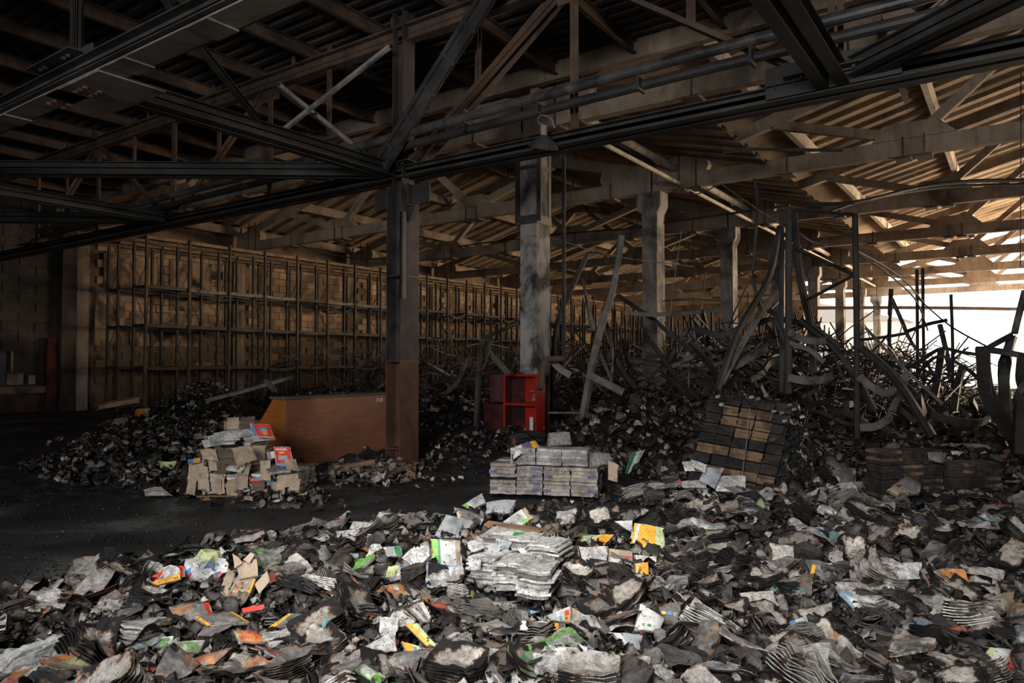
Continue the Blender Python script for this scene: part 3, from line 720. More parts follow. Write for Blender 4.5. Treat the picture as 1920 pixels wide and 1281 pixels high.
for row, (xf, xb) in enumerate(((-22.65, -23.36), (-24.35, -25.05))):
    for run in range(7):
        t = tag(empty('pallet_rack', ((xf + xb) / 2, 12.07 + run * 4 * BAY, 0)), 'tall burnt pallet rack in the %s row, %s stretch counted from the near end' % ('front' if row == 0 else 'back', bay_words[run]), 'rack', 'burnt pallet racks along the left wall')
        for k in range(4):
            y = k * BAY; j = rng.uniform(-1, 1)
            r1 = (0.006 * rng.uniform(-1, 1), 0.012 * rng.uniform(-1, 1) , 0)
            from_mesh('upright', up_f if row == 0 else up_b, t, (0.355, y, 0), (0.008 * j, 0, PI))
            from_mesh('upright', up_b, t, (-0.355, y, 0), r1)
            from_mesh('bracing', br_m, t, (0, y, 0))
            if row == 1 or run < 4:
              for li, z in enumerate(LV):
                a = rng.random()
                v = 0 if a < 0.45 else 1 if a < 0.8 else 2
                if run >= 1 and li == 2 and a > 0.6: v = 3
                from_mesh('shelf', grey_v if (row == 0 and li == 2 and run < 2 and k != 0) else sh_v[v], t, (0, y, z + 0.01 * j), (0, 0.0, 0))
            else:
              for li, z in enumerate(LV): from_mesh('shelf', sh_v[rng.randrange(3)], t, (0, y, z))
            from_mesh('shelf', top_v, t, (0, y, HT - 0.02))
# thin standing frames still up in the far aisles
fr_p = post_mesh(4.6, M['rackblack']); fr_b = bracing_mesh(0.9, 4.6, M['rackblack'])
frame_rows = [(-19.8, 31, 15), (-17.6, 34, 13), (-15.4, 31, 15), (-13.0, 33, 12), (-11.0, 28, 10), (-9.6, 36, 7)]
aw = ['beside the wall aisle', 'in the second aisle', 'in the third aisle', 'in the fourth aisle', 'in the fifth aisle', 'nearest the concrete columns']
for ai, (x, y0, n) in enumerate(frame_rows):
    for k in range(n):
        t = tag(empty('standing_rack', (x, y0 + k * 1.474, 0.0)), 'thin scorched rack frame still standing far back, %s' % aw[ai], 'rack', 'standing rack frames ' + aw[ai])
        t.rotation_euler = (rng.uniform(-0.05, 0.05), rng.uniform(-0.04, 0.04), rng.uniform(-0.2, 0.2))
        t.scale = (1, 1, rng.uniform(0.55, 0.95))
        from_mesh('upright', fr_p, t, (-0.45, 0, 0)); from_mesh('upright', fr_p, t, (0.45, 0, 0)); from_mesh('bracing', fr_b, t)
        if k < n - 1 and rng.random() < 0.8:
            for z in rng.sample([1.3, 2.5, 3.5], 2):
                from_mesh('shelf', sh_v[rng.randrange(4)], t, (0, 0, z))

# ------------------------------------------------------------------ ground heaps
def in_poly(x, y, poly):
    c = np.zeros_like(x, dtype=bool); n = len(poly)
    for i in range(n):
        x0, y0 = poly[i]; x1, y1 = poly[(i + 1) % n]
        if y0 == y1: continue
        k = ((y0 > y) != (y1 > y)) & (x < (x1 - x0) * (y - y0) / (y1 - y0) + x0)
        c ^= k
    return c
def dist_poly(x, y, poly):
    d = np.full_like(x, 1e9); n = len(poly)
    for i in range(n):
        x0, y0 = poly[i]; x1, y1 = poly[(i + 1) % n]
        dx, dy = x1 - x0, y1 - y0
        t = np.clip(((x - x0) * dx + (y - y0) * dy) / (dx * dx + dy * dy + 1e-9), 0, 1)
        d = np.minimum(d, np.hypot(x - x0 - t * dx, y - y0 - t * dy))
    return np.where(in_poly(x, y, poly), d, -d)
def wp(pts, z=0.1): return [(q.x, q.y) for q in (PZ(px, py, z) for px, py in pts)]
POLY_A = wp([(-30, 1112), (60, 1118), (190, 1080), (330, 1030), (440, 1000), (560, 975), (700, 975), (790, 962), (880, 938), (930, 945), (1170, 948), (1200, 900), (1300, 905), (1500, 935), (1700, 900), (1900, 880)]) + [(0.6, 13), (3.0, 10), (3.2, 3.2), (1.0, 0.8), (-1.7, 0.3), (-4.2, 0.6), (-4.9, 1.1)]
POLY_C = wp([(1035, 835), (1160, 880), (1500, 930), (1905, 900)]) + [(3, 9), (3, 52), (-9.0, 52), (-8.6, 20), (-8.3, 13.2)]
POLY_D = [(-9.4, 11.0), (-8.7, 16), (-8.9, 52), (-25.6, 52), (-25.6, 17.5), (-21.5, 14.0), (-18.0, 13.5), (-14.5, 12.2), (-12.2, 10.5), (-10.2, 10.2)]
POLY_B = wp([(30, 885), (120, 850), (190, 800), (260, 775), (430, 775), (500, 850), (570, 880), (600, 940), (430, 950), (250, 915), (90, 905)], 0.05)
MOUNDS = []
def mound(px, py, z, rx, ry, h, rot=0.0):
    q = PZ(px, py, z); MOUNDS.append((q.x, q.y, rx, ry, h, rot))
mound(960, 1035, 0.25, 0.95, 0.75, 0.10)
mound(760, 1060, 0.15, 0.7, 0.5, 0.10)
mound(400, 1110, 0.15, 0.8, 0.6, 0.10)
mound(1650, 1010, 0.2, 1.6, 0.8, 0.16)
mound(1250, 960, 0.2, 0.9, 0.7, 0.14)
mound(1200, 800, 0.4, 1.2, 2.0, 0.55)
mound(1290, 780, 0.5, 1.5, 2.5, 0.30)
mound(390, 745, 0.7, 1.3, 1.5, 0.95)
mound(300, 850, 0.2, 0.9, 1.4, 0.20)
mound(620, 745, 0.9, 3.5, 4.0, 0.35)
mound(900, 790, 0.5, 1.6, 2.0, 0.25)
PITS = [(PZ(620, 1010, 0.1), 0.55, 0.14), (PZ(960, 1150, 0.1), 0.45, 0.13), (PZ(1200, 1215, 0.1), 0.3, 0.08), (PZ(690, 1120, 0.1), 0.3, 0.08), (PZ(1650, 1080, 0.1), 0.35, 0.08)]
def sstep(d, w): t = np.clip(d / w, 0, 1); return t * t * (3 - 2 * t)
def H(x, y):
    x = np.asarray(x, dtype=float); y = np.asarray(y, dtype=float)
    wob = 0.12 * np.sin(x * 3.1 + 1.3 * np.sin(y * 2.3)) + 0.10 * np.sin(y * 4.7 + x * 1.7)
    h = np.maximum.reduce([0.17 * sstep(dist_poly(x, y, POLY_A) + wob, 0.55), 0.24 * sstep(dist_poly(x, y, POLY_C) + wob, 1.2) * (1 - .75 * sstep(y - 15, 12)),
                           0.55 * sstep(dist_poly(x, y, POLY_D) + wob, 2.6), 0.07 * sstep(dist_poly(x, y, POLY_B) + wob, 0.4)])
    for (mx, my, rx, ry, hh, rot) in MOUNDS:
        h = h + hh * np.exp(-(((x - mx) / rx) ** 2 + ((y - my) / ry) ** 2))
    for (q, r, dd) in PITS: h = h - dd * np.exp(-(((x - q.x) ** 2 + (y - q.y) ** 2) / r ** 2))
    h = np.maximum(h, 0) 
    return h + np.where(h > 0.03, 0.03 * np.sin(x * 7.3 + 2 * np.sin(y * 5.1)) * np.sin(y * 8.9 + 1.1), 0)
def Hs(x, y): return float(H(np.array([x]), np.array([y]))[0])
def on_heap(px, py):
    """point of the heap surface seen at a pixel"""
    r = ray(px, py); o = Vector((0, 0, EYE)); t = 2.0
    while t < 60:
        q = o + r * t
        if q.z < Hs(q.x, q.y): return q
        t += 0.03
    return PZ(px, py, 0.0)
def terrain(x0, x1, y0, y1, step, amp, name, label):
    xs = np.arange(x0, x1 + step * 0.5, step); ys = np.arange(y0, y1 + step * 0.5, step)
    X, Y = np.meshgrid(xs, ys); Z = H(X, Y)
    N = np.zeros_like(Z)
    fl = N.ravel()
    zz = Z.ravel(); xx = X.ravel(); yy = Y.ravel()
    for i in range(len(fl)):
        if zz[i] > 0.015: fl[i] = noise.fractal(Vector((xx[i] * 3.3, yy[i] * 3.3, 0.5)), 0.8, 2.1, 5) * amp
    zz2 = np.where(zz > 0.015, zz * 0.92 + fl.reshape(-1) - 0.03, -0.03)
    vs_ = np.stack([xx, yy, zz2], 1)
    ny, nx = X.shape
    idx = np.arange(ny * nx).reshape(ny, nx)
    q = np.stack([idx[:-1, :-1], idx[:-1, 1:], idx[1:, 1:], idx[1:, :-1]], -1).reshape(-1, 4)
    keep = (zz2[q] > -0.02).any(1)
    me = bpy.data.meshes.new(name); me.from_pydata(vs_.tolist(), [], q[keep].tolist()); me.materials.append(M['ash']); me.update()
    o = bpy.data.objects.new(name, me); col.objects.link(o)
    return tag(o, label, 'ash', None, 'stuff')
terrain(-9.0, 3.4, 0.8, 13.0, 0.06, 0.045, 'ash_heap', 'black ash bed under the near heap of burnt books')
terrain(-17.0, -9.0, 3.0, 13.0, 0.10, 0.05, 'ash_heap', 'black ash and cinders around the left piles')
terrain(-26.0, 3.4, 13.0, 52.0, 0.22, 0.16, 'ash_heap', 'black ash and cinders under the collapsed racks')

# ------------------------------------------------------------------ collapsed racks
def smooth_path(pts, n=14):
    """Catmull-Rom through the points"""
    pts = [Vector(p) for p in pts]
    if len(pts) == 2: return pts
    out = []; q = [pts[0] * 2 - pts[1]] + pts + [pts[-1] * 2 - pts[-2]]
    m = max(2, n // (len(pts) - 1))
    for i in range(1, len(q) - 2):
        for k in range(m):
            t = k / m; a, b_, c, d = q[i - 1], q[i], q[i + 1], q[i + 2]
            out.append(0.5 * ((2 * b_) + (c - a) * t + (2 * a - 5 * b_ + 4 * c - d) * t * t + (3 * b_ - a - 3 * c + d) * t ** 3))
    out.append(pts[-1]); return out
def holes(mb, path, up, w):
    pass
def member(pts, w, h, m, name, label, cat, group=None, up=(0, 0, 1), prof='C', twist=0.0):
    p = smooth_path(pts); c = MB()
    if isinstance(twist, (int, float)) and twist: tw = [twist * i / max(1, len(p) - 1) for i in range(len(p))]
    else: tw = None
    pr = prof_C(w, h, 0.007) if prof == 'C' else rect(w, h)
    c.sweep(pr, p, up, twist=tw)
    return tag(c.build(name, M[m]), label, cat, group)
# the big standing pieces, read off the photograph one by one: (points with their depth, width, height, material, label)
def pth(*a): return [P(x, y, d) for x, y, d in a]
big = [
    (pth((1479, 388, 12.4), (1478, 738, 12.4)), .13, .11, 'rackblack', 'rack_upright', 'thick black rack upright standing behind the charred bale', 'upright'),
    (pth((1466, 402, 12.9), (1465, 735, 12.9)), .09, .08, 'rackblack', 'rack_upright', 'thinner black upright just left of the thick one behind the charred bale', 'upright'),
    (pth((1603, 400, 12.7), (1606, 600, 12.7), (1607, 846, 12.7)), .10, .09, 'rackblack', 'rack_upright', 'tall black upright standing alone right of the charred bale', 'upright'),
    (pth((1488, 400, 12.4), (1500, 520, 12.9), (1520, 612, 13.3), (1525, 700, 13.4)), .11, .09, 'rackblack', 'rack_upright', 'black upright leaning out to the right from the top of the thick one', 'upright'),
    (pth((1486, 397, 12.4), (1603, 402, 12.7)), .03, .05, 'rackblack', 'cross_brace', 'level bar joining the tops of the two tall black uprights', 'brace'),
    (pth((1492, 465, 12.5), (1600, 515, 12.7)), .04, .05, 'rackblack', 'cross_brace', 'black brace falling to the right between the tall uprights', 'brace'),
    (pth((1503, 568, 12.5), (1600, 517, 12.7)), .04, .05, 'rackblack', 'cross_brace', 'black brace rising to the right between the tall uprights', 'brace'),
    (pth((1462, 425, 12.3), (1442, 520, 12.0), (1385, 620, 11.6), (1345, 730, 11.2)), .07, .08, 'rackblack', 'rack_upright', 'black upright bowed down to the left into the charred bale', 'upright'),
    (pth((1455, 545, 12.2), (1400, 630, 11.8), (1352, 720, 11.3)), .08, .06, 'rackgrey', 'rack_rail', 'grey beam sloping down to the top of the charred bale', 'beam'),
    (pth((1165, 442, 13.3), (1150, 540, 13.3), (1118, 650, 13.4), (1090, 800, 13.6)), .12, .10, 'rackgrey', 'rack_upright', 'long leaning grey upright to the right of the white column', 'upright'),
    (pth((1103, 474, 14.2), (1070, 545, 14.3), (1044, 610, 14.5), (1036, 720, 14.6), (1034, 800, 14.6)), .08, .08, 'rackblack', 'rack_upright', 'dark upright leaning in against the white column', 'upright'),
    (pth((1104, 474, 14.2), (1120, 474, 14.3), (1148, 482, 14.3)), .02, .03, 'rackblack', 'cross_brace', 'thin bent rod between the two leaning uprights', 'brace'),
    (pth((1088, 506, 14.5), (1100, 560, 14.5), (1112, 620, 14.4)), .10, .05, 'rackgrey', 'rack_rail', 'pale grey strip hanging between the two leaning uprights', 'beam'),
    (pth((1130, 583, 13.9), (1142, 625, 13.9), (1148, 660, 13.9), (1146, 715, 13.9)), .11, .05, 'rackgrey', 'rack_rail', 'curved pale strip right of the long leaning upright', 'beam'),
    (pth((1113, 636, 13.6), (1130, 675, 13.6), (1147, 716, 13.6)), .09, .05, 'rackgrey', 'rack_rail', 'pale strip slanting off the foot of the leaning upright', 'beam'),
    (pth((1101, 702, 13.2), (1130, 716, 13.2), (1168, 735, 13.0)), .05, .13, 'rackgrey', 'rack_rail', 'short grey beam with a curled end below the leaning upright', 'beam'),
    (pth((1033, 675, 13.4), (1050, 692, 13.4), (1070, 704, 13.4)), .05, .12, 'rackgrey', 'rack_rail', 'grey beam end poking out right of the white column', 'beam'),
    (pth((1185, 722, 16.5), (1245, 710, 16.3), (1300, 702, 16.2), (1330, 690, 16.2)), .05, .14, 'rackgrey', 'rack_rail', 'rusty grey beam crossing in front of the second column', 'beam'),
    (pth((1170, 635, 16.0), (1178, 680, 16.0), (1188, 722, 15.8)), .10, .08, 'rackblack', 'rack_rail', 'dark post end tilted beside the second column', 'beam'),
    (pth((1265, 655, 15.0), (1250, 680, 15.0), (1238, 700, 15.0)), .16, .08, 'rackblack', 'rack_upright', 'short black post leaning on the second column', 'upright'),
    (pth((1238, 700, 14.6), (1262, 716, 14.0), (1296, 748, 13.4)), .05, .08, 'rackblack', 'rack_rail', 'black beam running down to the right of the second column', 'beam'),
    (pth((1265, 660, 15.2), (1290, 680, 15.2), (1290, 740, 15.2)), .03, .04, 'rackgrey', 'cross_brace', 'kinked thin bar right of the second column', 'brace'),
    (pth((1478, 622, 12.1), (1500, 634, 12.0), (1525, 640, 12.0), (1550, 638, 12.1)), .04, .11, 'rackgrey', 'rack_rail', 'pale bowed ribbon beam right of the thick upright', 'beam'),
    (pth((1480, 643, 12.3), (1500, 650, 12.2), (1520, 658, 12.2), (1545, 680, 12.2)), .04, .08, 'rackgrey', 'rack_rail', 'second bowed beam under the pale ribbon', 'beam'),
    (pth((1478, 708, 12.0), (1510, 714, 11.9), (1540, 712, 12.0), (1563, 704, 12.1)), .04, .13, 'rackgrey', 'rack_rail', 'broad sagging beam low between the tall uprights', 'beam'),
    (pth((1610, 706, 12.2), (1635, 726, 12.1), (1660, 738, 12.1), (1680, 728, 12.2)), .04, .12, 'rackgrey', 'rack_rail', 'scooped grey beam right of the lone upright', 'beam'),
    (pth((1612, 802, 12.3), (1640, 800, 12.2), (1662, 788, 12.2), (1672, 775, 12.3)), .04, .13, 'rackgrey', 'rack_rail', 'curled grey beam near the ground right of the lone upright', 'beam'),
    (pth((1672, 770, 12.5), (1690, 730, 12.6), (1700, 698, 12.7)), .12, .04, 'rackgrey', 'rack_rail', 'grey strip standing up out of the curled beam', 'beam'),
    (pth((1612, 650, 12.5), (1660, 690, 12.2), (1700, 740, 11.9), (1748, 818, 11.6)), .09, .12, 'rackblack', 'rack_upright', 'heavy black upright falling to the right across the wreck', 'upright'),
    (pth((1622, 614, 13.0), (1690, 686, 12.7), (1768, 758, 12.4)), .05, .05, 'rackgrey', 'cross_brace', 'long straight pale bar falling to the right', 'brace'),
    (pth((1500, 600, 13.0), (1560, 650, 13.0), (1600, 700, 12.9), (1640, 770, 12.6)), .08, .10, 'rackblack', 'rack_rail', 'black beam slanting through the wreck behind the lone upright', 'beam'),
    (pth((1440, 580, 13.5), (1470, 600, 13.4), (1520, 612, 13.4), (1575, 650, 13.2)), .08, .10, 'rackblack', 'rack_rail', 'black beam arching over the centre of the wreck', 'beam'),
    (pth((1420, 608, 13.0), (1450, 600, 13.0), (1470, 640, 12.9), (1472, 700, 12.8)), .08, .09, 'rackblack', 'rack_rail', 'hooked black beam left of the thick upright', 'beam'),
    (pth((1300, 615, 14.0), (1350, 628, 14.0), (1400, 610, 13.8)), .06, .11, 'rackblack', 'rack_rail', 'sagging black beam crossing the third column', 'beam'),
    (pth((1292, 640, 13.6), (1320, 670, 13.4), (1350, 712, 13.0)), .10, .07, 'rackblack', 'rack_upright', 'black post falling to the right before the third column', 'upright'),
    (pth((1374, 690, 12.0), (1410, 668, 12.0), (1442, 652, 12.2)), .05, .12, 'rackgrey', 'rack_rail', 'grey beam rising to the right above the charred bale', 'beam'),
    (pth((1385, 692, 12.6), (1430, 650, 12.6), (1446, 634, 12.6)), .09, .08, 'rackblack', 'rack_upright', 'stub of black upright above the charred bale', 'upright'),
    (pth((1842, 652, 9.6), (1852, 740, 9.8), (1900, 822, 10.0)), .16, .10, 'rackblack', 'rack_upright', 'broad black upright leaning right near the right edge', 'upright'),
    (pth((1898, 630, 9.9), (1882, 700, 10.0), (1892, 800, 10.2), (1908, 850, 10.2)), .13, .10, 'rackblack', 'rack_upright', 'curved black upright near the right edge', 'upright'),
    (pth((1922, 664, 9.5), (1916, 740, 9.5), (1912, 850, 9.6)), .15, .10, 'rackblack', 'rack_upright', 'black upright cut by the right edge of the picture', 'upright'),
    (pth((1842, 655, 9.6), (1880, 660, 9.6), (1922, 668, 9.5)), .05, .08, 'rackblack', 'rack_rail', 'black beam across the tops of the right-edge uprights', 'beam'),
    (pth((1850, 654, 9.7), (1875, 640, 9.7), (1902, 626, 9.8)), .05, .06, 'rackblack', 'rack_rail', 'perforated bar rising at the right edge', 'beam'),
    (pth((1902, 626, 9.8), (1908, 600, 9.8), (1922, 545, 9.8)), .06, .06, 'rackgrey', 'rack_upright', 'thin grey upright leaving the picture at the right edge', 'upright'),
    (pth((1719, 505, 19.0), (1720, 600, 19.0), (1720, 720, 19.0)), .06, .07, 'rackblack', 'rack_upright', 'left one of the close pair of uprights against the sky', 'upright'),
    (pth((1730, 503, 19.3), (1731, 600, 19.3), (1733, 720, 19.3)), .06, .07, 'rackblack', 'rack_upright', 'right one of the close pair of uprights against the sky', 'upright'),
    (pth((1783, 552, 18.0), (1786, 640, 18.0), (1786, 742, 18.0)), .07, .06, 'rackblack', 'rack_upright', 'single upright with a kinked head against the sky', 'upright'),
    (pth((1671, 542, 18.5), (1668, 600, 18.5), (1667, 690, 18.5)), .08, .08, 'rackblack', 'rack_upright', 'thin upright left of the close pair', 'upright'),
    (pth((1672, 560, 18.4), (1690, 600, 18.4), (1708, 640, 18.4), (1750, 700, 18.2)), .07, .07, 'rackgrey', 'rack_upright', 'pale upright fallen across between sky and wreck', 'upright'),
    (pth((1610, 638, 15.0), (1660, 632, 15.0), (1700, 625, 15.0)), .06, .06, 'rackblack', 'cross_brace', 'level black bar low against the sky', 'brace'),
    (pth((1700, 622, 17.0), (1740, 608, 17.0), (1778, 600, 17.0)), .07, .08, 'rackblack', 'rack_rail', 'black beam rising to the right against the sky', 'beam'),
    (pth((1762, 608, 17.0), (1772, 650, 17.0), (1782, 700, 17.0)), .12, .06, 'rackgrey', 'rack_rail', 'brown strip hanging below the beam against the sky', 'beam'),
    (pth((1600, 470, 14.0), (1660, 510, 15.0), (1715, 560, 16.5), (1740, 620, 17.0)), .025, .03, 'rackblack', 'cross_brace', 'thin rod sweeping down from the lone upright', 'brace'),
    (pth((1716, 555, 17.0), (1780, 610, 16.5), (1850, 650, 15.5)), .025, .03, 'rackblack', 'cross_brace', 'thin brown rod falling to the right against the sky', 'brace'),
    (pth((1766, 655, 15.5), (1760, 700, 15.3), (1750, 750, 15.0)), .14, .08, 'rackblack', 'rack_upright', 'black post stump leaning left against the light', 'upright'),
    (pth((1806, 685, 14.5), (1796, 720, 14.4), (1788, 770, 14.2)), .12, .08, 'rackblack', 'rack_upright', 'second black stump nearer the right edge', 'upright'),
    (pth((1648, 672, 15.5), (1700, 690, 15.5), (1760, 655, 15.5), (1800, 660, 15.2), (1850, 668, 15.0)), .06, .07, 'rackblack', 'rack_rail', 'long black beam zigzagging low against the light', 'beam'),
    (pth((1720, 700, 14.6), (1760, 668, 14.6), (1810, 690, 14.4), (1845, 720, 14.4)), .05, .06, 'rackblack', 'rack_rail', 'black beam sagging low towards the right edge', 'beam'),
    (pth((910, 640, 13.0), (925, 668, 13.0), (953, 700, 12.8)), .12, .05, 'rackgrey', 'rack_rail', 'pale strip leaning against the red cabinet', 'beam'),
    (pth((906, 636, 12.7), (900, 660, 12.7), (893, 800, 12.6)), .07, .08, 'rackblack', 'rack_upright', 'dark upright left of the red cabinet', 'upright'),
    (pth((906, 636, 12.7), (925, 626, 13.2), (972, 606, 14.5)), .04, .06, 'rackblack', 'rack_rail', 'dark bar running from the cabinet upright to the white column', 'beam'),
    (pth((1028, 774, 13.5), (1090, 774, 13.6)), .03, .03, 'rackgrey', 'cross_brace', 'thin level bar at the foot of the leaning upright', 'brace'),
    (pth((1045, 808, 13.2), (1092, 776, 13.6)), .03, .03, 'rackgrey', 'cross_brace', 'thin sloping bar at the foot of the leaning upright', 'brace'),
    (pth((1096, 776, 13.4), (1110, 782, 13.3), (1125, 792, 13.2)), .05, .11, 'rust', 'rack_rail', 'rusty beam stub behind the leaning upright', 'beam'),
    (pth((385, 752, 15.5), (470, 730, 15.3), (548, 707, 15.2)), .05, .08, 'rackgrey', 'rack_rail', 'long bar lying up the heap left of the counter', 'beam'),
    (pth((498, 713, 14.0), (515, 733, 13.8)), .10, .05, 'rackgrey', 'rack_rail', 'short bar sticking up behind the counter corner', 'beam'),
    (pth((180, 764, 15.0), (256, 750, 14.6)), .13, .13, 'palletwood', 'timber_post', 'square timber lying near the foot of the racks', 'timber'),
]
for pts, w, h, m, name, label, cat in big: member(pts, w, h, m, name, label, cat)
# perforations of the thick upright are small plates standing off it
# random wreckage filling the collapsed aisles
def wreck(n, x0, x1, y0, y1, zlo, zhi, label, group, mats, seed, lmin=0.9, lmax=2.9, ws=(0.04, 0.09), hs=(0.07, 0.13), name='bent_rail', cat='rail'):
    r = random.Random(seed)
    for _ in range(n):
        x, y = r.uniform(x0, x1), r.uniform(y0, y1)
        zb = Hs(x, y)
        z = zb + zlo + (zhi - zlo) * (r.random() ** 1.7)
        L = r.uniform(lmin, lmax); a = r.uniform(0, 2 * PI); el = r.gauss(0, 0.45)
        d = Vector((math.cos(a) * math.cos(el), math.sin(a) * math.cos(el), math.sin(el)))
        side = Vector((-d.y, d.x, 0)); bow = r.gauss(0, 0.10) * L; sag = -abs(r.gauss(0, 0.05)) * L
        c0 = Vector((x, y, z)); pts = []
        for t in (-0.5, -0.2, 0.15, 0.5):
            q = 1 - 4 * t * t
            p = c0 + d * L * t + side * bow * q + Vector((0, 0, sag * q)) + Vector((r.gauss(0, .03), r.gauss(0, .03), r.gauss(0, .03)))
            p.z = max(p.z, Hs(p.x, p.y) + 0.03); pts.append(p)
        member(pts, r.uniform(*ws), r.uniform(*hs), r.choice(mats), name, label, cat, group, prof='R', twist=r.uniform(-.7, .7))
bk, gy, tn, ru = 'rackblack', 'rackgrey', 'racktan', 'rust'
wreck(62, -7.0, -3.6, 13.8, 20, 0.1, 2.0, 'bent scorched beam tangled in the near part of the collapsed racks', 'beams in the near wreck', [bk, bk, gy, gy, bk], 11)
wreck(30, -4.0, -0.6, 13.5, 20, 0.0, 0.7, 'bent scorched beam low in the wreck before the bright opening', 'low beams before the bright opening', [bk, bk, gy], 14, .8, 2.2)
wreck(80, -7.4, -4.2, 20, 38, 0.0, 1.7, 'bent scorched beam tangled in the far part of the collapsed racks', 'beams in the far wreck', [bk, bk, gy, ru], 12, 1.2, 3.2)
wreck(70, -19, -9.0, 14.0, 30, 0.0, 0.9, 'bent scorched beam lying on the ash heap behind the counter', 'beams on the heap behind the counter', [bk, gy, gy, ru], 13)
def rods(n, x0, x1, y0, y1, zlo, zhi, seed, label, lean=0.5, lmax=2.6, th=0.018):
    r = random.Random(seed); c = MB()
    for _ in range(n):
        x, y = r.uniform(x0, x1), r.uniform(y0, y1); z = Hs(x, y) + zlo + (zhi - zlo) * r.random() ** 1.5
        L = r.uniform(0.6, lmax); a = r.uniform(0, 2 * PI); el = r.uniform(-1.3, 1.3) if r.random() < lean else r.gauss(0, 0.4)
        d = Vector((math.cos(a) * math.cos(el), math.sin(a) * math.cos(el), math.sin(el)))
        b_ = Vector((r.gauss(0, .12), r.gauss(0, .12), r.gauss(0, .12))) * L
        p = Vector((x, y, z)); q = [p - d * L / 2, p + b_ * 0.7, p + d * L / 2]
        for e in q: e.z = max(e.z, 0.05)
        c.sweep(rect(th, th * 1.6), smooth_path(q, 6), caps=False)
    return tag(c.build('wire_tangle', M['rackblack']), label, 'wreckage', None, 'stuff')
rods(260, -7.3, -3.6, 14, 24, 0.0, 2.2, 21, 'tangle of thin black rods in the near wreck')
rods(320, -5.0, -1.2, 15, 30, 0.0, 1.7, 24, 'low tangle of thin black rods before the bright opening')
rods(300, -7.3, -4.2, 24, 46, 0.0, 2.0, 22, 'tangle of thin black rods against the bright far end', th=0.03)
rods(700, -21, -9, 15, 50, 0.0, 1.6, 23, 'tangle of thin black rods behind the counter', th=0.025)
# overhead pipes, conduits and cables
def line(pts, r, m, name, label, cat='cable'):
    return tag(MB().tube(smooth_path(pts, 18), r, 6).build(name, M[m]), label, cat)
line(pth((1057, 290, 13.2), (1057, 480, 13.2), (1057, 668, 13.2)), 0.035, 'rackblack', 'drop_pipe', 'thin dark pipe dropping beside the white column', 'pipe')
line([PY(860, 462, 23.4), PY(1040, 440, 23.4), PY(1205, 427, 23.4)], 0.03, 'steel', 'conduit', 'dark conduit clipped below the third truss, left half', 'pipe')
line([PY(1245, 418, 17.2), PY(1360, 402, 17.2), PY(1480, 385, 17.2)], 0.03, 'steel', 'conduit', 'dark conduit running between the second and third columns', 'pipe')
line([P(1355, 285, 15), P(1410, 280, 15), P(1480, 281, 14.8), P(1580, 282, 14.5)], 0.035, 'steel', 'conduit', 'black pipe under the roof above the second truss', 'pipe')
line([P(1505, 383, 12.6), P(1600, 380, 12.8), P(1720, 352, 13.4), P(1820, 340, 13.8), P(1925, 338, 14.2)], 0.04, 'steel', 'conduit', 'black sagging pipe arching to the right edge', 'pipe')
line([P(1560, 395, 12.8), P(1640, 372, 13.2), P(1780, 350, 13.9), P(1925, 345, 14.3)], 0.025, 'steel', 'conduit', 'thinner pipe sagging with the arched one', 'pipe')
line([P(1414, 335, 12), P(1420, 380, 12), P(1415, 470, 12), P(1412, 520, 12), P(1420, 560, 12), P(1428, 590, 12)], 0.03, 'rackblack', 'hanging_cable', 'thick black cable hanging left of the tall uprights')
line([P(1278, 432, 14), P(1268, 500, 14), P(1260, 560, 14), P(1254, 620, 14)], 0.009, 'rackgrey', 'hanging_cable', 'thin wire hanging beside the second column')
line([P(1352, 345, 14), P(1300, 365, 15), P(1262, 350, 16)], 0.012, 'lightsteel', 'hanging_cable', 'pale wire looping above the second column')
line([P(1352, 345, 14), P(1440, 405, 13.6), P(1490, 430, 13.2)], 0.010, 'lightsteel', 'hanging_cable', 'pale wire running down to the tall uprights')
line([P(1490, 430, 13.2), P(1520, 452, 13.0), P(1550, 460, 13.0)], 0.016, 'lightsteel', 'hanging_cable', 'pale cable sagging right of the tall uprights')
line([P(1914, 130, 9), P(1914, 300, 9), P(1913, 500, 9)], 0.006, 'steel', 'hanging_cable', 'fine wire hanging at the right edge')
line([P(1030, 445, 16), P(1150, 480, 17), P(1300, 500, 18)], 0.012, 'lightsteel', 'hanging_cable', 'pale wire crossing behind the leaning upright')
line([P(1606, 470, 12.9), P(1660, 500, 14), P(1700, 530, 15), P(1730, 565, 16)], 0.02, 'rackblack', 'hanging_cable', 'cable sweeping down right of the lone upright')
line([P(1500, 578, 30), P(1700, 577, 30), P(1930, 580, 30)], 0.075, 'rust', 'conduit', 'long level pipe against the bright sky at the far end', 'pipe')
line([P(560, 460, 26), P(620, 477, 26), P(680, 485, 26), P(760, 483, 26)], 0.03, 'steel', 'conduit', 'sagging pipe above the front row of racks', 'pipe')
# gutters and strips along the wall racks top
# hanging lamp over the near truss
lm = tag(empty('hanging_lamp', PY(1020, 268, 7.7)), 'round ribbed lamp shade hanging on the truss chord left of the second column', 'lamp')
c = MB(); n = 20
prof = [(0.04, 0.10), (0.10, 0.06), (0.16, 0.0), (0.20, -0.06), (0.19, -0.065), (0.15, -0.01), (0.09, 0.045)]
vv = [(r * math.cos(2 * PI * k / n), r * math.sin(2 * PI * k / n), z) for r, z in prof for k in range(n)]
ff = [(i * n + k, i * n + (k + 1) % n, (i + 1) * n + (k + 1) % n, (i + 1) * n + k) for i in range(len(prof) - 1) for k in range(n)]
c.add(vv, ff); o = c.build('lamp_shade', M['steel'], lm); o.rotation_euler = (0.25, 0.35, 0)
c = MB(); c.tube([(0, 0, 0.08), (0, 0, 0.22)], 0.045, 10); c.build('lamp_holder', M['lightsteel'], lm)
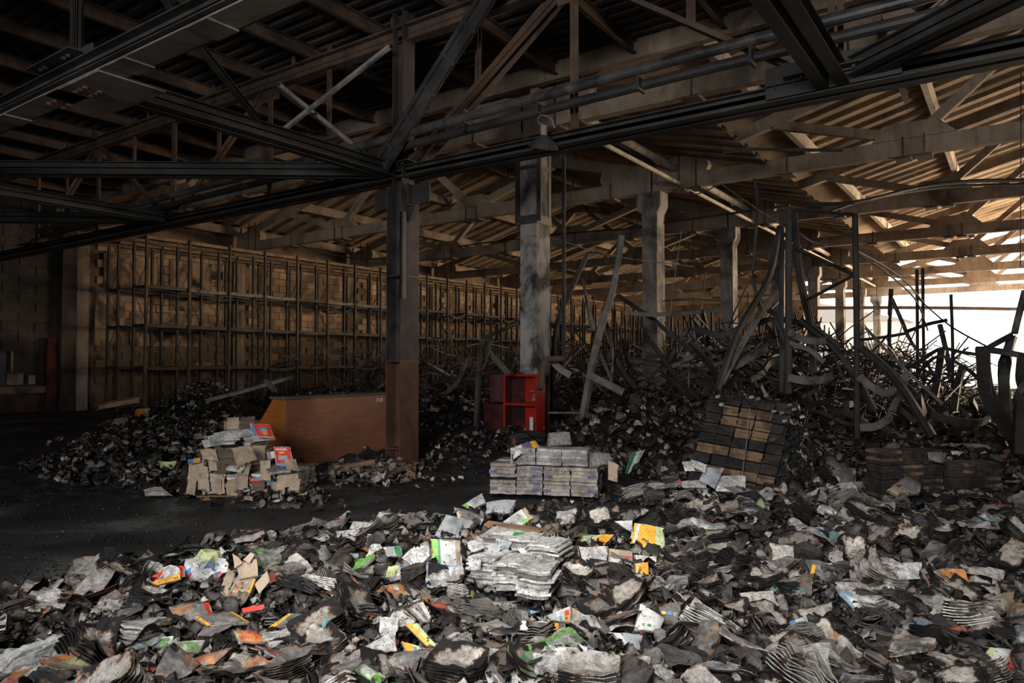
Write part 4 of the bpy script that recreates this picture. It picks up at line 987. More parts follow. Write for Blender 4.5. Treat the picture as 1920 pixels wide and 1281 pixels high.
c = MB(); c.tube(smooth_path([(0, 0, 0.22), (-0.10, 0, 0.30), (-0.05, 0, 0.36), (0.10, 0, 0.30), (0.16, 0, 0.16)], 14), 0.010, 6); c.build('cord', M['lightsteel'], lm)
c = MB()
for k in range(9): c.bar((-0.12 + 0.03 * k, -0.11, -0.05), (-0.12 + 0.03 * k, 0.11, -0.05), 0.006, 0.006)
o = c.build('guard', M['lightsteel'], lm); o.rotation_euler = (0.25, 0.35, 0)

# ------------------------------------------------------------------ paper goods placed one by one
HARD = []
EXCL = []     # (px polygon) kept free of scattered books
UP = Vector((0, 0, 1))
def px_of(p):
    v = CAM_R.transposed() @ (Vector(p) - Vector((0, 0, EYE)))
    return (960 + F_PX * v.x / -v.z, 640.5 - F_PX * v.y / -v.z)
def plane_pts(quad, tilt=35, lift=0.06, roll=0, base=None, ref=None):
    """four pixel corners laid onto a plane of its own through the heap surface"""
    cx = sum(q[0] for q in quad) / 4; cy = sum(q[1] for q in quad) / 4
    c = (ref or on_heap(cx, cy + 4)).copy()
    r = ray(cx, cy); o = Vector((0, 0, EYE))
    c = o + r * ((c - o).dot(FWD) / r.dot(FWD)); c = c - r.normalized() * lift
    R_ = Vector((math.cos(YAW), math.sin(YAW), 0))
    n = (UP * math.cos(math.radians(tilt)) - FWD * math.sin(math.radians(tilt)) + R_ * math.tan(math.radians(roll))).normalized()
    out = []
    for q in quad:
        rr = ray(*q); out.append(o + rr * ((c - o).dot(n) / rr.dot(n)))
    return out, n
def grid_mesh(pts, n, nu, nv, u0, u1, v0, v1, off, bulge, curl=0.0, wob=0.0, skirt=0.0, seed=0, rag=0.0):
    tl, tr, br, bl = pts; r = random.Random(seed); mb = MB(); vv = []; uvs = []
    size = (tr - tl).length
    for j in range(nv + 1):
        for i in range(nu + 1):
            u = u0 + (u1 - u0) * i / nu; v = v0 + (v1 - v0) * j / nv
            uu, v2 = u, v
            if rag:
                ra = abs(noise.noise(Vector((u * 5 + seed, v * 5, 3.1)))) * 2.2 + .6 * abs(noise.noise(Vector((u * 17, v * 17 + seed, 1.1))))
                if u < .01 or u > .99: uu = u + (.5 - u) * rag * ra * 2
                if v < .01 or v > .99: v2 = v + (.5 - v) * rag * ra * 2
            p = tl.lerp(tr, uu).lerp(bl.lerp(br, uu), v2)
            h = bulge * size * math.sin(PI * u) * (0.6 + 0.4 * math.sin(PI * v)) + curl * size * (abs(2 * u - 1) ** 3) * (abs(2 * v - 1) ** 2)
            h += wob * size * (noise.noise(Vector((u * 3 + seed, v * 3, seed * 1.7))))
            vv.append(p + n * (h + off)); uvs.append((u, 1 - v))
    ff = [(j * (nu + 1) + i, (j + 1) * (nu + 1) + i, (j + 1) * (nu + 1) + i + 1, j * (nu + 1) + i + 1) for j in range(nv) for i in range(nu)]
    if skirt:
        ring = [i for i in range(nu + 1)] + [(j + 1) * (nu + 1) + nu for j in range(nv)] + [nv * (nu + 1) + i for i in range(nu - 1, -1, -1)] + [j * (nu + 1) for j in range(nv - 1, 0, -1)]
        b = len(vv)
        for k in ring: vv.append(Vector(vv[k]) - n * skirt); uvs.append(uvs[k])
        m = len(ring)
        for k in range(m): ff.append((ring[k], ring[(k + 1) % m], b + (k + 1) % m, b + k))
    return vv, ff, uvs
def slab(name, label, cat, quad, tilt=35, lift=0.06, strips=((1.0, 'pageclean'),), thick=0.03, layers=4, bulge=0.04, curl=0.0, wob=0.02, roll=0, pages='page', axis='u', group=None, keep=True, ref=None, text=None, spots=(), rag=0.05):
    pts, n = plane_pts(quad, tilt, lift + (0.05 if ref is None else 0), roll, ref=ref)
    if keep: EXCL.append([(q[0], q[1]) for q in quad])
    t = tag(empty(name, sum(pts, Vector()) / 4), label, cat, group)
    o0 = t.location.copy(); seed = rng.randrange(999)
    loc = [p - o0 for p in pts]
    th = thick / max(layers, 1)
    if layers:
        mb = MB()
        for l in range(layers):
            j = 0.035; jl = [p + Vector((rng.uniform(-j, j), rng.uniform(-j, j), 0)) * (loc[1] - loc[0]).length * 0.5 for p in loc]
            mb.add(*grid_mesh(jl, n, 6, 5, 0, 1, 0, 1, -0.004 - l * th, bulge, curl * (1 - l / layers), wob, th * 0.8, seed)[:2], 0, grid_mesh(jl, n, 6, 5, 0, 1, 0, 1, -0.004 - l * th, bulge, 0, wob, th * 0.8, seed)[2])
        mb.build('pages', M[pages], t)
    a = 0.0
    for (b_, m) in strips:
        mb = MB(); k = max(2, int(round((b_ - a) * (8 if rag < .1 else 14))))
        vv, ff, uv = grid_mesh(loc, n, k, 6 if rag < .1 else 12, a, b_, 0, 1, 0.0, bulge, curl, wob, 0.003, seed, rag) if axis == 'u' else grid_mesh(loc, n, 6, k, 0, 1, a, b_, 0.0, bulge, curl, wob, 0.003, seed, rag)
        mb.add(vv, ff, 0, uv).build('cover_panel' if layers else 'sheet', M[m], t); a = b_
    for (u0, u1, v0, v1, m) in spots:
        mb = MB(); vv, ff, uv = grid_mesh(loc, n, 3, 3, u0, u1, v0, v1, 0.004, bulge, curl, wob, 0, seed); mb.add(vv, ff, 0, uv).build('printed_patch', M[m], t)
    if text:
        for (s, u, v, size, ang, m) in text:
            p = loc[0].lerp(loc[1], u).lerp(loc[3].lerp(loc[2], u), v) + n * (0.008 + bulge * (loc[1] - loc[0]).length * math.sin(PI * u))
            ux = (loc[1] - loc[0]).normalized(); uy = n.cross(ux).normalized(); ux = uy.cross(n).normalized()
            ca, sa = math.cos(ang), math.sin(ang); ax = ux * ca + uy * sa; ay = -ux * sa + uy * ca
            cu = bpy.data.curves.new('lettering', 'FONT'); cu.body = s; cu.size = size; cu.extrude = 0.0006; cu.align_x = 'CENTER'; cu.align_y = 'CENTER'
            cu.materials.append(M[m]); ob = bpy.data.objects.new('lettering', cu); col.objects.link(ob); ob.parent = t
            ob.matrix_local = Matrix.Translation(p) @ Matrix((ax, ay, n)).transposed().to_4x4()
    return t
bk_ = 'book'
slab('booklet', 'white plastic packet with bright green edge stripe beside the white bundles', bk_, [(808, 1010), (863, 1013), (868, 1087), (811, 1082)], 62, 0.16, ((.22, 'p_green'), (.31, 'p_dgreen'), (.82, 'p_white'), (1, 'p_tan')), .05, 5, .03, spots=((.0, .06, .32, .38, 'p_red'), (.06, .2, .42, .44, 'p_white'), (.52, .60, .08, .2, 'p_pale')))
slab('book_pack', 'silver-grey wrapped pack of books lying on top of the green-striped packet', 'book pack', [(836, 965), (888, 978), (866, 1010), (812, 1008)], 42, 0.24, ((1, 'p_grey'),), .09, 7, .06)
slab('booklet', 'dark grey cover bent over behind the silver-grey pack', bk_, [(852, 951), (908, 970), (896, 992), (862, 974)], 35, 0.22, ((1, 'c_grey'),), .03, 3, .12)
slab('booklet', 'white booklet with a lime spine at the top left of the central pile', bk_, [(866, 948), (904, 925), (912, 943), (882, 957)], 40, 0.20, ((.16, 'p_green'), (1, 'p_white')), .02, 3, .05)
slab('book', 'plump grey paper-wrapped book at the top of the central pile', bk_, [(912, 942), (968, 938), (958, 966), (910, 964)], 40, 0.16, ((1, 'p_grey'),), .04, 4, .15)
slab('book', 'thick speckled book with a green spot, tilted on the central pile', bk_, [(943, 978), (985, 950), (1001, 972), (962, 998)], 45, 0.20, ((.8, 'p_white'), (1, 'p_tan')), .05, 5, .04, spots=((.55, .8, .75, 1, 'p_green'),))
slab('book', 'plain orange back cover with pale green corner, right of the central pile', bk_, [(1190, 980), (1245, 990), (1248, 1036), (1178, 1023)], 48, 0.16, ((.10, 'p_orange'), (.20, 'p_white'), (.72, 'p_orange'), (1, 'p_pale')), .07, 7, .05)
slab('book', 'open grey page flap folded back beside the orange back cover', bk_, [(1152, 977), (1186, 976), (1186, 1000), (1172, 990)], 48, 0.14, ((1, 'p_white'),), .02, 2, .05)
slab('book', 'pale green and orange book with a blue dot, left of the orange back cover', bk_, [(1088, 1005), (1152, 1002), (1134, 1023), (1072, 1019)], 28, 0.14, ((.62, 'p_pale'), (1, 'p_orange')), .07, 6, .03, axis='u', spots=((.36, .46, .5, .85, 'p_blue'), (0, .06, .6, 1, 'p_red'), (.48, .9, .55, .95, 'p_orange')))
slab('book_pack', 'cream block of fused pages under the green and orange cover', 'book pack', [(1086, 1025), (1140, 1024), (1138, 1070), (1092, 1064)], 70, 0.06, ((1, 'pageclean'),), .10, 6, .02)
slab('book_pack', 'block of books with reddish page edges below the orange back cover', 'book pack', [(1138, 1028), (1186, 1034), (1186, 1062), (1140, 1056)], 68, 0.08, ((.35, 'p_tan'), (.6, 'c_red'), (1, 'p_white')), .08, 6, .02, axis='v')
slab('book_pack', 'pale block of books under the orange back cover, right part', 'book pack', [(1190, 1040), (1242, 1046), (1240, 1062), (1192, 1058)], 66, 0.08, ((1, 'pageclean'),), .08, 6, .02)
slab('torn_cover', 'small torn orange cover below the block of books', 'cover', [(1190, 1056), (1216, 1054), (1217, 1078), (1192, 1078)], 60, 0.10, ((1, 'p_orange'),), .01, 1, .05)
for k in range(5):
    slab('open_page', ['outermost', 'second', 'middle', 'fourth', 'innermost'][k] + ' of the fanned white pages left of the green-striped packet', 'page', [(752 + 9 * k, 1046 - 6 * k), (776 + 7 * k, 1024), (810, 1058 - 3 * k), (774 + 5 * k, 1062)], 42 + 3 * k, 0.08 + 0.012 * k, ((1, 'pageclean'),), .0, 0, .05)
slab('booklet', 'pale green cover with a blue swirl, lowest left of the central pile', bk_, [(728, 1062), (768, 1062), (768, 1083), (720, 1084)], 38, 0.10, ((.55, 'p_pale'), (1, 'p_blue')), .03, 3, .14)
slab('booklet', 'white booklet with a dark green square at the left tip of the central pile', bk_, [(718, 1026), (752, 1024), (754, 1042), (726, 1045)], 45, 0.08, ((.6, 'p_white'), (1, 'p_dgreen')), .02, 3, .06)
slab('open_page', 'pale page with a green end lying over the white bundles', 'page', [(924, 998), (984, 998), (966, 1009), (931, 1025)], 30, 0.20, ((.7, 'p_white'), (1, 'p_dgreen')), .0, 0, .05)
slab('booklet', 'grey booklet standing half behind the page with the green end', bk_, [(908, 1022), (944, 1020), (932, 1044), (908, 1046)], 65, 0.15, ((1, 'p_grey'),), .01, 1, .04)
for k in range(7):
    slab('open_page', '%s page of the fanned dark-edged book in the lower middle' % ['first', 'second', 'third', 'fourth', 'fifth', 'sixth', 'last'][k], 'page', [(722 + 7 * k, 1160 - 5 * k), (736 + 9 * k, 1140 - 3 * k), (790 + 6 * k, 1172 + 3 * k), (776 + 4 * k, 1190 - k)], 34 + 4 * k, 0.07 + 0.010 * (6 - k), ((.1, 'pageblack'), (1, 'page' if k else 'pageclean')), .004, 1, .04, axis='v')
slab('open_page', 'large curled white page below the fanned book', 'page', [(656, 1231), (739, 1186), (745, 1220), (690, 1243)], 40, 0.09, ((1, 'pageclean'),), .004, 1, .16)
slab('book', 'white pages left of the fanned book', bk_, [(712, 1156), (748, 1160), (745, 1192), (710, 1196)], 42, 0.06, ((1, 'pageclean'),), .03, 4, .05)
slab('booklet', 'orange and pale green folded cover below the fanned book', bk_, [(758, 1170), (782, 1168), (822, 1214), (800, 1212)], 40, 0.12, ((.5, 'p_orange'), (1, 'p_pale')), .01, 2, .06)
slab('booklet', 'pale green booklet with dark capital letters and a blue dot, lower middle', bk_, [(752, 1202), (816, 1222), (806, 1242), (768, 1232)], 44, 0.11, ((.34, 'p_orange'), (1, 'p_pale')), .02, 3, .04, spots=((.33, .44, .2, .55, 'p_blue'),), text=(('HIM', .70, .55, .030, -1.2, 'ink'), ('MOPE', .57, .60, .030, -1.2, 'ink')))
slab('booklet', 'small booklet with a bright turquoise corner at the bottom middle', bk_, [(735, 1236), (760, 1226), (766, 1252), (740, 1256)], 50, 0.09, ((.4, 'c_teal'), (1, 'p_white')), .01, 2, .08)
slab('booklet', 'orange and pale green cover right of the lettered booklet', bk_, [(838, 1198), (882, 1216), (872, 1232), (836, 1226)], 40, 0.09, ((.25, 'p_orange'), (1, 'p_pale')), .02, 3, .05)
slab('book_pack', 'fused wad of magazines with pink and purple spines, bottom middle', 'book pack', [(880, 1212), (962, 1222), (975, 1240), (900, 1236)], 36, 0.08, ((.35, 'c_red'), (1, 'page')), .08, 8, .08)
slab('book', 'upright picture book with a coloured cover, lower middle right', bk_, [(1026, 1154), (1071, 1136), (1071, 1168), (1034, 1164)], 55, 0.12, ((.35, 'p_grey'), (.93, 'p_white'), (1, 'p_tan')), .03, 3, .04, spots=((.55, .70, .35, .95, 'p_pale'), (.42, .55, .55, .95, 'p_blue'), (.70, .90, .2, .55, 'p_red'), (.66, .92, .62, .95, 'p_orange')))
slab('book_pack', 'tan page edges of the pack beside the picture book', 'book pack', [(1073, 1139), (1110, 1160), (1108, 1180), (1073, 1182)], 62, 0.10, ((.3, 'p_tan'), (.5, 'page'), (1, 'pageclean')), .05, 4, .02)
slab('book_pack', 'layered white and orange magazines under the picture book', 'book pack', [(978, 1164), (1058, 1168), (1062, 1184), (972, 1182)], 40, 0.08, ((.6, 'pageclean'), (.85, 'p_orange'), (1, 'page')), .07, 8, .03)
slab('booklet', 'dark blue booklet edge left of the picture book', bk_, [(992, 1146), (1018, 1136), (1020, 1144), (996, 1151)], 50, 0.08, ((1, 'p_blue'),), .01, 1, .02)
slab('book', 'left leaf of the open school book with small printed pictures', bk_, [(1201, 1131), (1246, 1160), (1236, 1186), (1189, 1182)], 44, 0.11, ((1, 'p_white'),), .02, 3, .10, spots=((.25, .36, .72, .82, 'p_tan'), (.45, .60, .72, .82, 'p_dgreen'), (.70, .80, .72, .8, 'p_grey')))
slab('book', 'right leaf of the open school book with browned edges and a row of pictures', bk_, [(1222, 1135), (1276, 1128), (1277, 1176), (1248, 1166)], 46, 0.08, ((1, 'page'),), .03, 4, .06, spots=((.12, .32, .42, .58, 'p_orange'), (.38, .58, .44, .62, 'p_blue'), (.64, .84, .48, .66, 'p_grey')))
slab('booklet', 'upper half of the speckled white booklet with a blue disc, bottom centre', bk_, [(1084, 1207), (1168, 1243), (1157, 1268), (1102, 1236)], 40, 0.12, ((1, 'p_white'),), .02, 3, .05, spots=((.20, .42, .05, .40, 'p_blue'),))
slab('booklet', 'lower folded half of the speckled white booklet with blue letters', bk_, [(1079, 1212), (1104, 1236), (1146, 1277), (1062, 1236)], 40, 0.10, ((1, 'p_white'),), .02, 3, .05, spots=((0.0, .1, .86, 1.0, 'p_green'),), text=(('ATTO', .55, .35, .022, -1.0, 'p_blue'), ('EE', .80, .45, .022, -1.0, 'p_blue')))
slab('booklet', 'grey cover lying right of the speckled white booklet', bk_, [(1140, 1186), (1212, 1192), (1236, 1236), (1160, 1218)], 34, 0.08, ((.3, 'p_white'), (1, 'p_grey')), .03, 4, .10)
slab('book', 'white, tan and red striped cover at the bottom right corner', bk_, [(1856, 1214), (1920, 1222), (1898, 1264), (1840, 1238)], 38, 0.10, ((.2, 'p_pale'), (.62, 'p_white'), (.76, 'p_tan'), (.94, 'p_red'), (1, 'p_tan')), .05, 5, .08)
slab('book', 'large grey ash-speckled book lying flat on the right', bk_, [(1652, 1060), (1728, 1054), (1734, 1086), (1662, 1092)], 34, 0.08, ((1, 'pageclean'),), .07, 6, .05, pages='pageblack')
slab('book', 'broad warped grey book near the right edge', bk_, [(1800, 1058), (1888, 1070), (1880, 1100), (1795, 1090)], 32, 0.08, ((1, 'page'),), .06, 6, .08, pages='pageblack')
slab('book', 'scorched book with a split curved back near the right edge', bk_, [(1842, 1128), (1902, 1108), (1905, 1140), (1856, 1164)], 42, 0.10, ((.5, 'page'), (1, 'p_tan')), .05, 5, .20)
slab('book', 'pale oblong book with dark spots left of a black hollow on the right', bk_, [(1385, 1112), (1450, 1108), (1462, 1136), (1404, 1146)], 36, 0.10, ((1, 'page'),), .05, 5, .06, pages='pageburnt')
slab('book_pack', 'thick burnt pack with wavy grey page edges, lower right of centre', 'book pack', [(1485, 1145), (1560, 1128), (1572, 1168), (1478, 1178)], 46, 0.12, ((1, 'page'),), .10, 9, .06, pages='pageburnt')
slab('book', 'book standing open with whitish ribbed pages, right of centre', bk_, [(1443, 1018), (1488, 1024), (1490, 1064), (1448, 1068)], 58, 0.14, ((1, 'page'),), .03, 4, .08)
slab('torn_cover', 'yellow-orange paper strip standing upright, right of centre', 'cover', [(1524, 1058), (1530, 1060), (1522, 1102), (1514, 1098)], 75, 0.16, ((1, 'p_orange'),), .006, 1, .02)
slab('booklet', 'cream booklet with a blue edge at the lower right of centre', bk_, [(1480, 1165), (1512, 1155), (1518, 1170), (1486, 1180)], 50, 0.14, ((.3, 'p_blue'), (1, 'p_white')), .02, 3, .03)
# left foreground
slab('booklet', 'grey booklet framed with orange edges, left foreground', bk_, [(364, 1157), (438, 1147), (470, 1166), (388, 1174)], 30, 0.10, ((.10, 'p_orange'), (.9, 'c_grey'), (1, 'p_orange')), .02, 4, .06)
slab('booklet', 'orange and teal booklet right of the orange-edged one, left foreground', bk_, [(540, 1150), (610, 1156), (592, 1178), (502, 1176)], 30, 0.10, ((.15, 'p_orange'), (.5, 'c_teal'), (1, 'c_orange')), .03, 4, .06)
slab('booklet', 'burnt grey and brown booklet below the orange-edged one', bk_, [(438, 1184), (480, 1182), (500, 1204), (452, 1214)], 32, 0.08, ((1, 'c_orange'),), .02, 3, .08)
slab('booklet', 'long grey and orange booklet slanting at the bottom left', bk_, [(346, 1240), (436, 1214), (402, 1246), (322, 1266)], 32, 0.09, ((.3, 'c_teal'), (1, 'c_orange')), .03, 4, .06)
slab('booklet', 'orange-topped booklet at the very bottom left', bk_, [(240, 1254), (312, 1251), (296, 1284), (214, 1284)], 32, 0.09, ((1, 'c_orange'),), .03, 4, .04)
slab('booklet', 'orange-cornered booklet at the bottom, left of centre', bk_, [(470, 1232), (512, 1240), (492, 1264), (450, 1252)], 38, 0.10, ((1, 'c_orange'),), .02, 3, .05)
slab('booklet', 'green booklet with a bright lime edge beside the plastic bag', bk_, [(158, 1214), (226, 1204), (206, 1238), (160, 1226)], 36, 0.09, ((.25, 'p_green'), (1, 'c_green')), .02, 3, .10)
slab('booklet', 'green booklet lying flat right of the lime-edged one', bk_, [(310, 1210), (384, 1200), (370, 1226), (292, 1226)], 30, 0.08, ((1, 'c_green'),), .02, 3, .10)
slab('booklet', 'violet and green cover, small, above the flat green booklet', bk_, [(286, 1200), (326, 1192), (322, 1212), (284, 1216)], 34, 0.08, ((.4, 'p_purple'), (1, 'c_green')), .01, 2, .12)
slab('booklet', 'glossy red-and-orange magazine upper left foreground', bk_, [(284, 1080), (344, 1060), (346, 1078), (288, 1092)], 38, 0.10, ((1, 'p_red'),), .02, 3, .10)
slab('booklet', 'orange magazine spine just under the glossy red one', bk_, [(286, 1092), (338, 1076), (340, 1086), (288, 1100)], 44, 0.10, ((1, 'p_orange'),), .02, 3, .05)
slab('booklet', 'small red printed spine in the left foreground', bk_, [(453, 1141), (494, 1133), (496, 1142), (455, 1150)], 45, 0.10, ((1, 'p_red'),), .03, 3, .03)
slab('booklet', 'grey curled booklet in front of the torn carton', bk_, [(316, 1138), (392, 1130), (400, 1152), (340, 1168)], 30, 0.08, ((.85, 'c_grey'), (1, 'p_red')), .02, 3, .14)
slab('booklet', 'pale blue-green scrap on the far edge of the left heap', bk_, [(434, 1001), (460, 1000), (458, 1016), (436, 1020)], 50, 0.08, ((1, 'p_white'),), .01, 1, .06)
slab('booklet', 'small orange booklet at the top edge of the near heap', bk_, [(500, 1014), (524, 1012), (526, 1022), (502, 1024)], 40, 0.07, ((1, 'p_orange'),), .01, 2, .06)
slab('booklet', 'orange and white booklet at the far edge of the near heap', bk_, [(634, 1040), (672, 1038), (672, 1048), (634, 1050)], 36, 0.07, ((.6, 'p_orange'), (1, 'c_teal')), .02, 2, .06)
slab('book', 'whitish book on the far edge of the near heap, left of the central pile', bk_, [(630, 996), (680, 992), (680, 1004), (632, 1008)], 44, 0.08, ((1, 'pageclean'),), .03, 4, .03)
slab('book', 'open white book behind the one on the far edge of the heap', bk_, [(662, 978), (712, 984), (700, 998), (655, 992)], 36, 0.08, ((1, 'pageclean'),), .02, 3, .10)
slab('book', 'grey-brown book with a burnt corner beside a dark hollow, left of centre', bk_, [(566, 1028), (616, 1022), (600, 1044), (560, 1044)], 42, 0.08, ((1, 'page'),), .02, 3, .06)
# torn carton with a boxed game in it
ct = tag(empty('carton', on_heap(455, 1110)), 'torn open carton with upright flaps, left foreground', 'box')
for quad, tl in (([(443, 1058), (482, 1048), (484, 1080), (449, 1086)], 75), ([(501, 1070), (506, 1090), (486, 1114), (477, 1096)], 70), ([(428, 1066), (441, 1076), (426, 1118), (414, 1102)], 70), ([(436, 1038), (448, 1046), (455, 1056), (440, 1066)], 70), ([(456, 1050), (470, 1036), (478, 1040), (468, 1056)], 65), ([(426, 1124), (468, 1122), (472, 1134), (440, 1142)], 55)):
    pts, n = plane_pts(quad, tl, 0.12, ref=on_heap(455, 1105)); loc = [p - ct.location for p in pts]
    vv, ff, uv = grid_mesh(loc, n, 3, 3, 0, 1, 0, 1, 0, 0.03, 0.05, 0.05, 0.006, rng.randrange(99)); MB().add(vv, ff, 0, uv).build('flap', M['card'], ct)
slab('game_box', 'flat box with rows of little coloured pictures inside the torn carton', 'box', [(446, 1078), (481, 1082), (466, 1118), (424, 1118)], 48, 0.14, ((.9, 'p_tan'), (1, 'p_orange')), .05, 2, .0, wob=0, pages='card',
     spots=((.15, .32, .30, .42, 'p_grey'), (.40, .52, .34, .46, 'p_red'), (.58, .72, .30, .44, 'p_white'), (.28, .40, .55, .66, 'p_red'), (.48, .60, .56, .68, 'p_dgreen'), (.20, .32, .74, .84, 'p_pale'), (.40, .55, .76, .86, 'p_white'), (.10, .18, .82, .92, 'p_red')))
# crumpled glossy wrapper
def lump(name, label, cat, px, py, r, mats_, squash=(1, 1, .7), seed=1, amp=.35, lift=0.0, parent=None, sub=3, mapping=None):
    import bmesh
    bm = bmesh.new(); bmesh.ops.create_icosphere(bm, subdivisions=sub, radius=1.0)
    for v in bm.verts:
        d = v.co.copy(); k = 1 + amp * noise.fractal(d * 1.9 + Vector((seed, 0, 0)), 0.9, 2.0, 4) + amp * 0.5 * abs(noise.noise(d * 4.5 + Vector((0, seed, 0))))
        v.co = Vector((d.x * squash[0], d.y * squash[1], d.z * squash[2])) * k * r
    me = bpy.data.meshes.new(name); bm.to_mesh(me); bm.free()
    for m in mats_: me.materials.append(M[m])
    if mapping:
        for p in me.polygons: p.material_index = mapping(p.center / r)
    me.update()
    o = bpy.data.objects.new(name, me); col.objects.link(o)
    if px is not None:
        q = on_heap(px, py); o.location = q + Vector((0, 0, lift)); EXCL.append([(px - 30, py - 30), (px + 30, py - 30), (px + 30, py + 25), (px - 30, py + 25)])
    if label: tag(o, label, cat)
    return o
lump('crumpled_wrapper', 'crumpled glossy white wrapper with blue and red print, left foreground', 'wrapper', 388, 1080, .11, ['p_white', 'p_blue', 'p_red', 'p_pale'], (1.2, 1, .9), 5, .45, .05,
     mapping=lambda c: 3 if c.z > .62 else 1 if noise.noise(c * 2.5) > .28 else 2 if (c.z < -.0 and noise.noise(c * 2 + Vector((5, 0, 0))) > .15) else 0)
slab('booklet', 'pale green glossy cover bent over the crumpled wrapper', bk_, [(372, 1040), (410, 1032), (428, 1062), (368, 1056)], 52, 0.16, ((.2, 'p_blue'), (1, 'p_pale')), .004, 1, .20)
# translucent plastic bag
mbag = bpy.data.materials.new('clear_plastic'); mbag.use_nodes = True
pb = mbag.node_tree.nodes['Principled BSDF']; pb.inputs['Base Color'].default_value = (0.75, 0.77, 0.75, 1); pb.inputs['Roughness'].default_value = 0.3
pb.inputs['Alpha'].default_value = 0.30; pb.inputs['Specular IOR Level'].default_value = 0.8
_nt = mbag.node_tree; _lw = _nt.nodes.new('ShaderNodeLayerWeight'); _lw.inputs['Blend'].default_value = 0.35
_r = _nt.nodes.new('ShaderNodeMapRange'); _r.inputs['To Min'].default_value = 0.10; _r.inputs['To Max'].default_value = 0.60
_nt.links.new(_lw.outputs['Facing'], _r.inputs['Value']); _nt.links.new(_r.outputs[0], pb.inputs['Alpha'])
M['bag'] = mbag
import bmesh
bm = bmesh.new(); bmesh.ops.create_icosphere(bm, subdivisions=5, radius=1.0)
for v in bm.verts:
    d = v.co.copy(); n1 = noise.fractal(Vector((d.x * 1.5, d.y * 1.8, d.z * 1.8)), 0.8, 2.0, 4); rd = abs(noise.noise(Vector((d.x * 1.6 + d.y * 2.2, d.y * 3.4 - d.x, d.z * 3)))) + .5 * abs(noise.noise(Vector((d.x * 5 + d.y * 3, d.y * 7 - d.x * 4, d.z * 6))))
    k = 1.15 + 0.45 * n1 - 0.75 * rd
    e = d.x
    v.co = Vector((d.x * 0.17, d.y * (0.085 + 0.03 * max(0, -e)) * k, d.z * 0.055 * k * (1.0 if e > -0.6 else 0.6)))
me = bpy.data.meshes.new('plastic_bag'); bm.to_mesh(me); bm.free(); me.materials.append(mbag)
for p in me.polygons: p.use_smooth = True
o = bpy.data.objects.new('plastic_bag', me); col.objects.link(o)
q = PZ(66, 1224, 0.26); o.location = (q.x, q.y, Hs(q.x, q.y) + 0.085); o.rotation_euler = (0.1, -0.12, YAW + 0.75)
tag(o, 'crumpled clear plastic bag at the bottom left corner', 'bag'); HARD.append((-40, 1175, 140, 1290))
slab('plastic_wrap', 'wrinkled clear plastic film above the lime-edged booklet', 'bag', [(128, 1186), (172, 1164), (204, 1186), (164, 1198)], 38, 0.09, ((1, 'bag'),), .0, 0, .16, curl=.12, wob=.16, rag=.12)

# ------------------------------------------------------------------ wooden pallets
def pallet(px, py, rz, label, L=1.2, W=0.8, z=None, pos=None, mt='palletwood', tilt=(0, 0)):
    q = pos if pos is not None else PZ(px, py, 0.0)
    t = tag(empty('pallet', (q.x, q.y, z if z is not None else 0.0), rz), label, 'pallet')
    t.rotation_euler = (tilt[0], tilt[1], rz)
    for k in range(5): MB().box((0, -W / 2 + 0.06 + k * (W - 0.12) / 4, 0.133), (L, 0.11, 0.02), jit=.003).build('deck_board', M[mt], t)
    for k in range(3): MB().box((-L / 2 + 0.07 + k * (L - 0.14) / 2, 0, 0.112), (0.10, W, 0.02), jit=.003).build('stringer_board', M[mt], t)
    for i in range(3):
        for j in range(3): MB().box((-L / 2 + 0.07 + i * (L - 0.14) / 2, -W / 2 + 0.06 + j * (W - 0.12) / 2, 0.06), (0.12, 0.10, 0.085), jit=.003).build('block', M[mt], t)
    for j in range(3): MB().box((0, -W / 2 + 0.06 + j * (W - 0.12) / 2, 0.009), (L, 0.10, 0.018), jit=.002).build('base_board', M[mt], t)
    return t
pallet(700, 893, YAW + 0.12, 'wooden pallet strewn with torn paper at the foot of the steel column', 1.2, 0.8)
qa, qb = PZ(872, 1098, 0.10), PZ(1004, 1128, 0.05)
cp_rz = math.atan2(qb.y - qa.y, qb.x - qa.x)
pc = (PZ(960, 1085, 0.12) + PZ(985, 1040, 0.12)) / 2
pallet(0, 0, cp_rz, 'wooden pallet with a splintered front board under the central white bundles', 1.0, 0.8, z=0.10, pos=pc + Vector((0, 0.15, 0)), tilt=(0.10, 0.05))

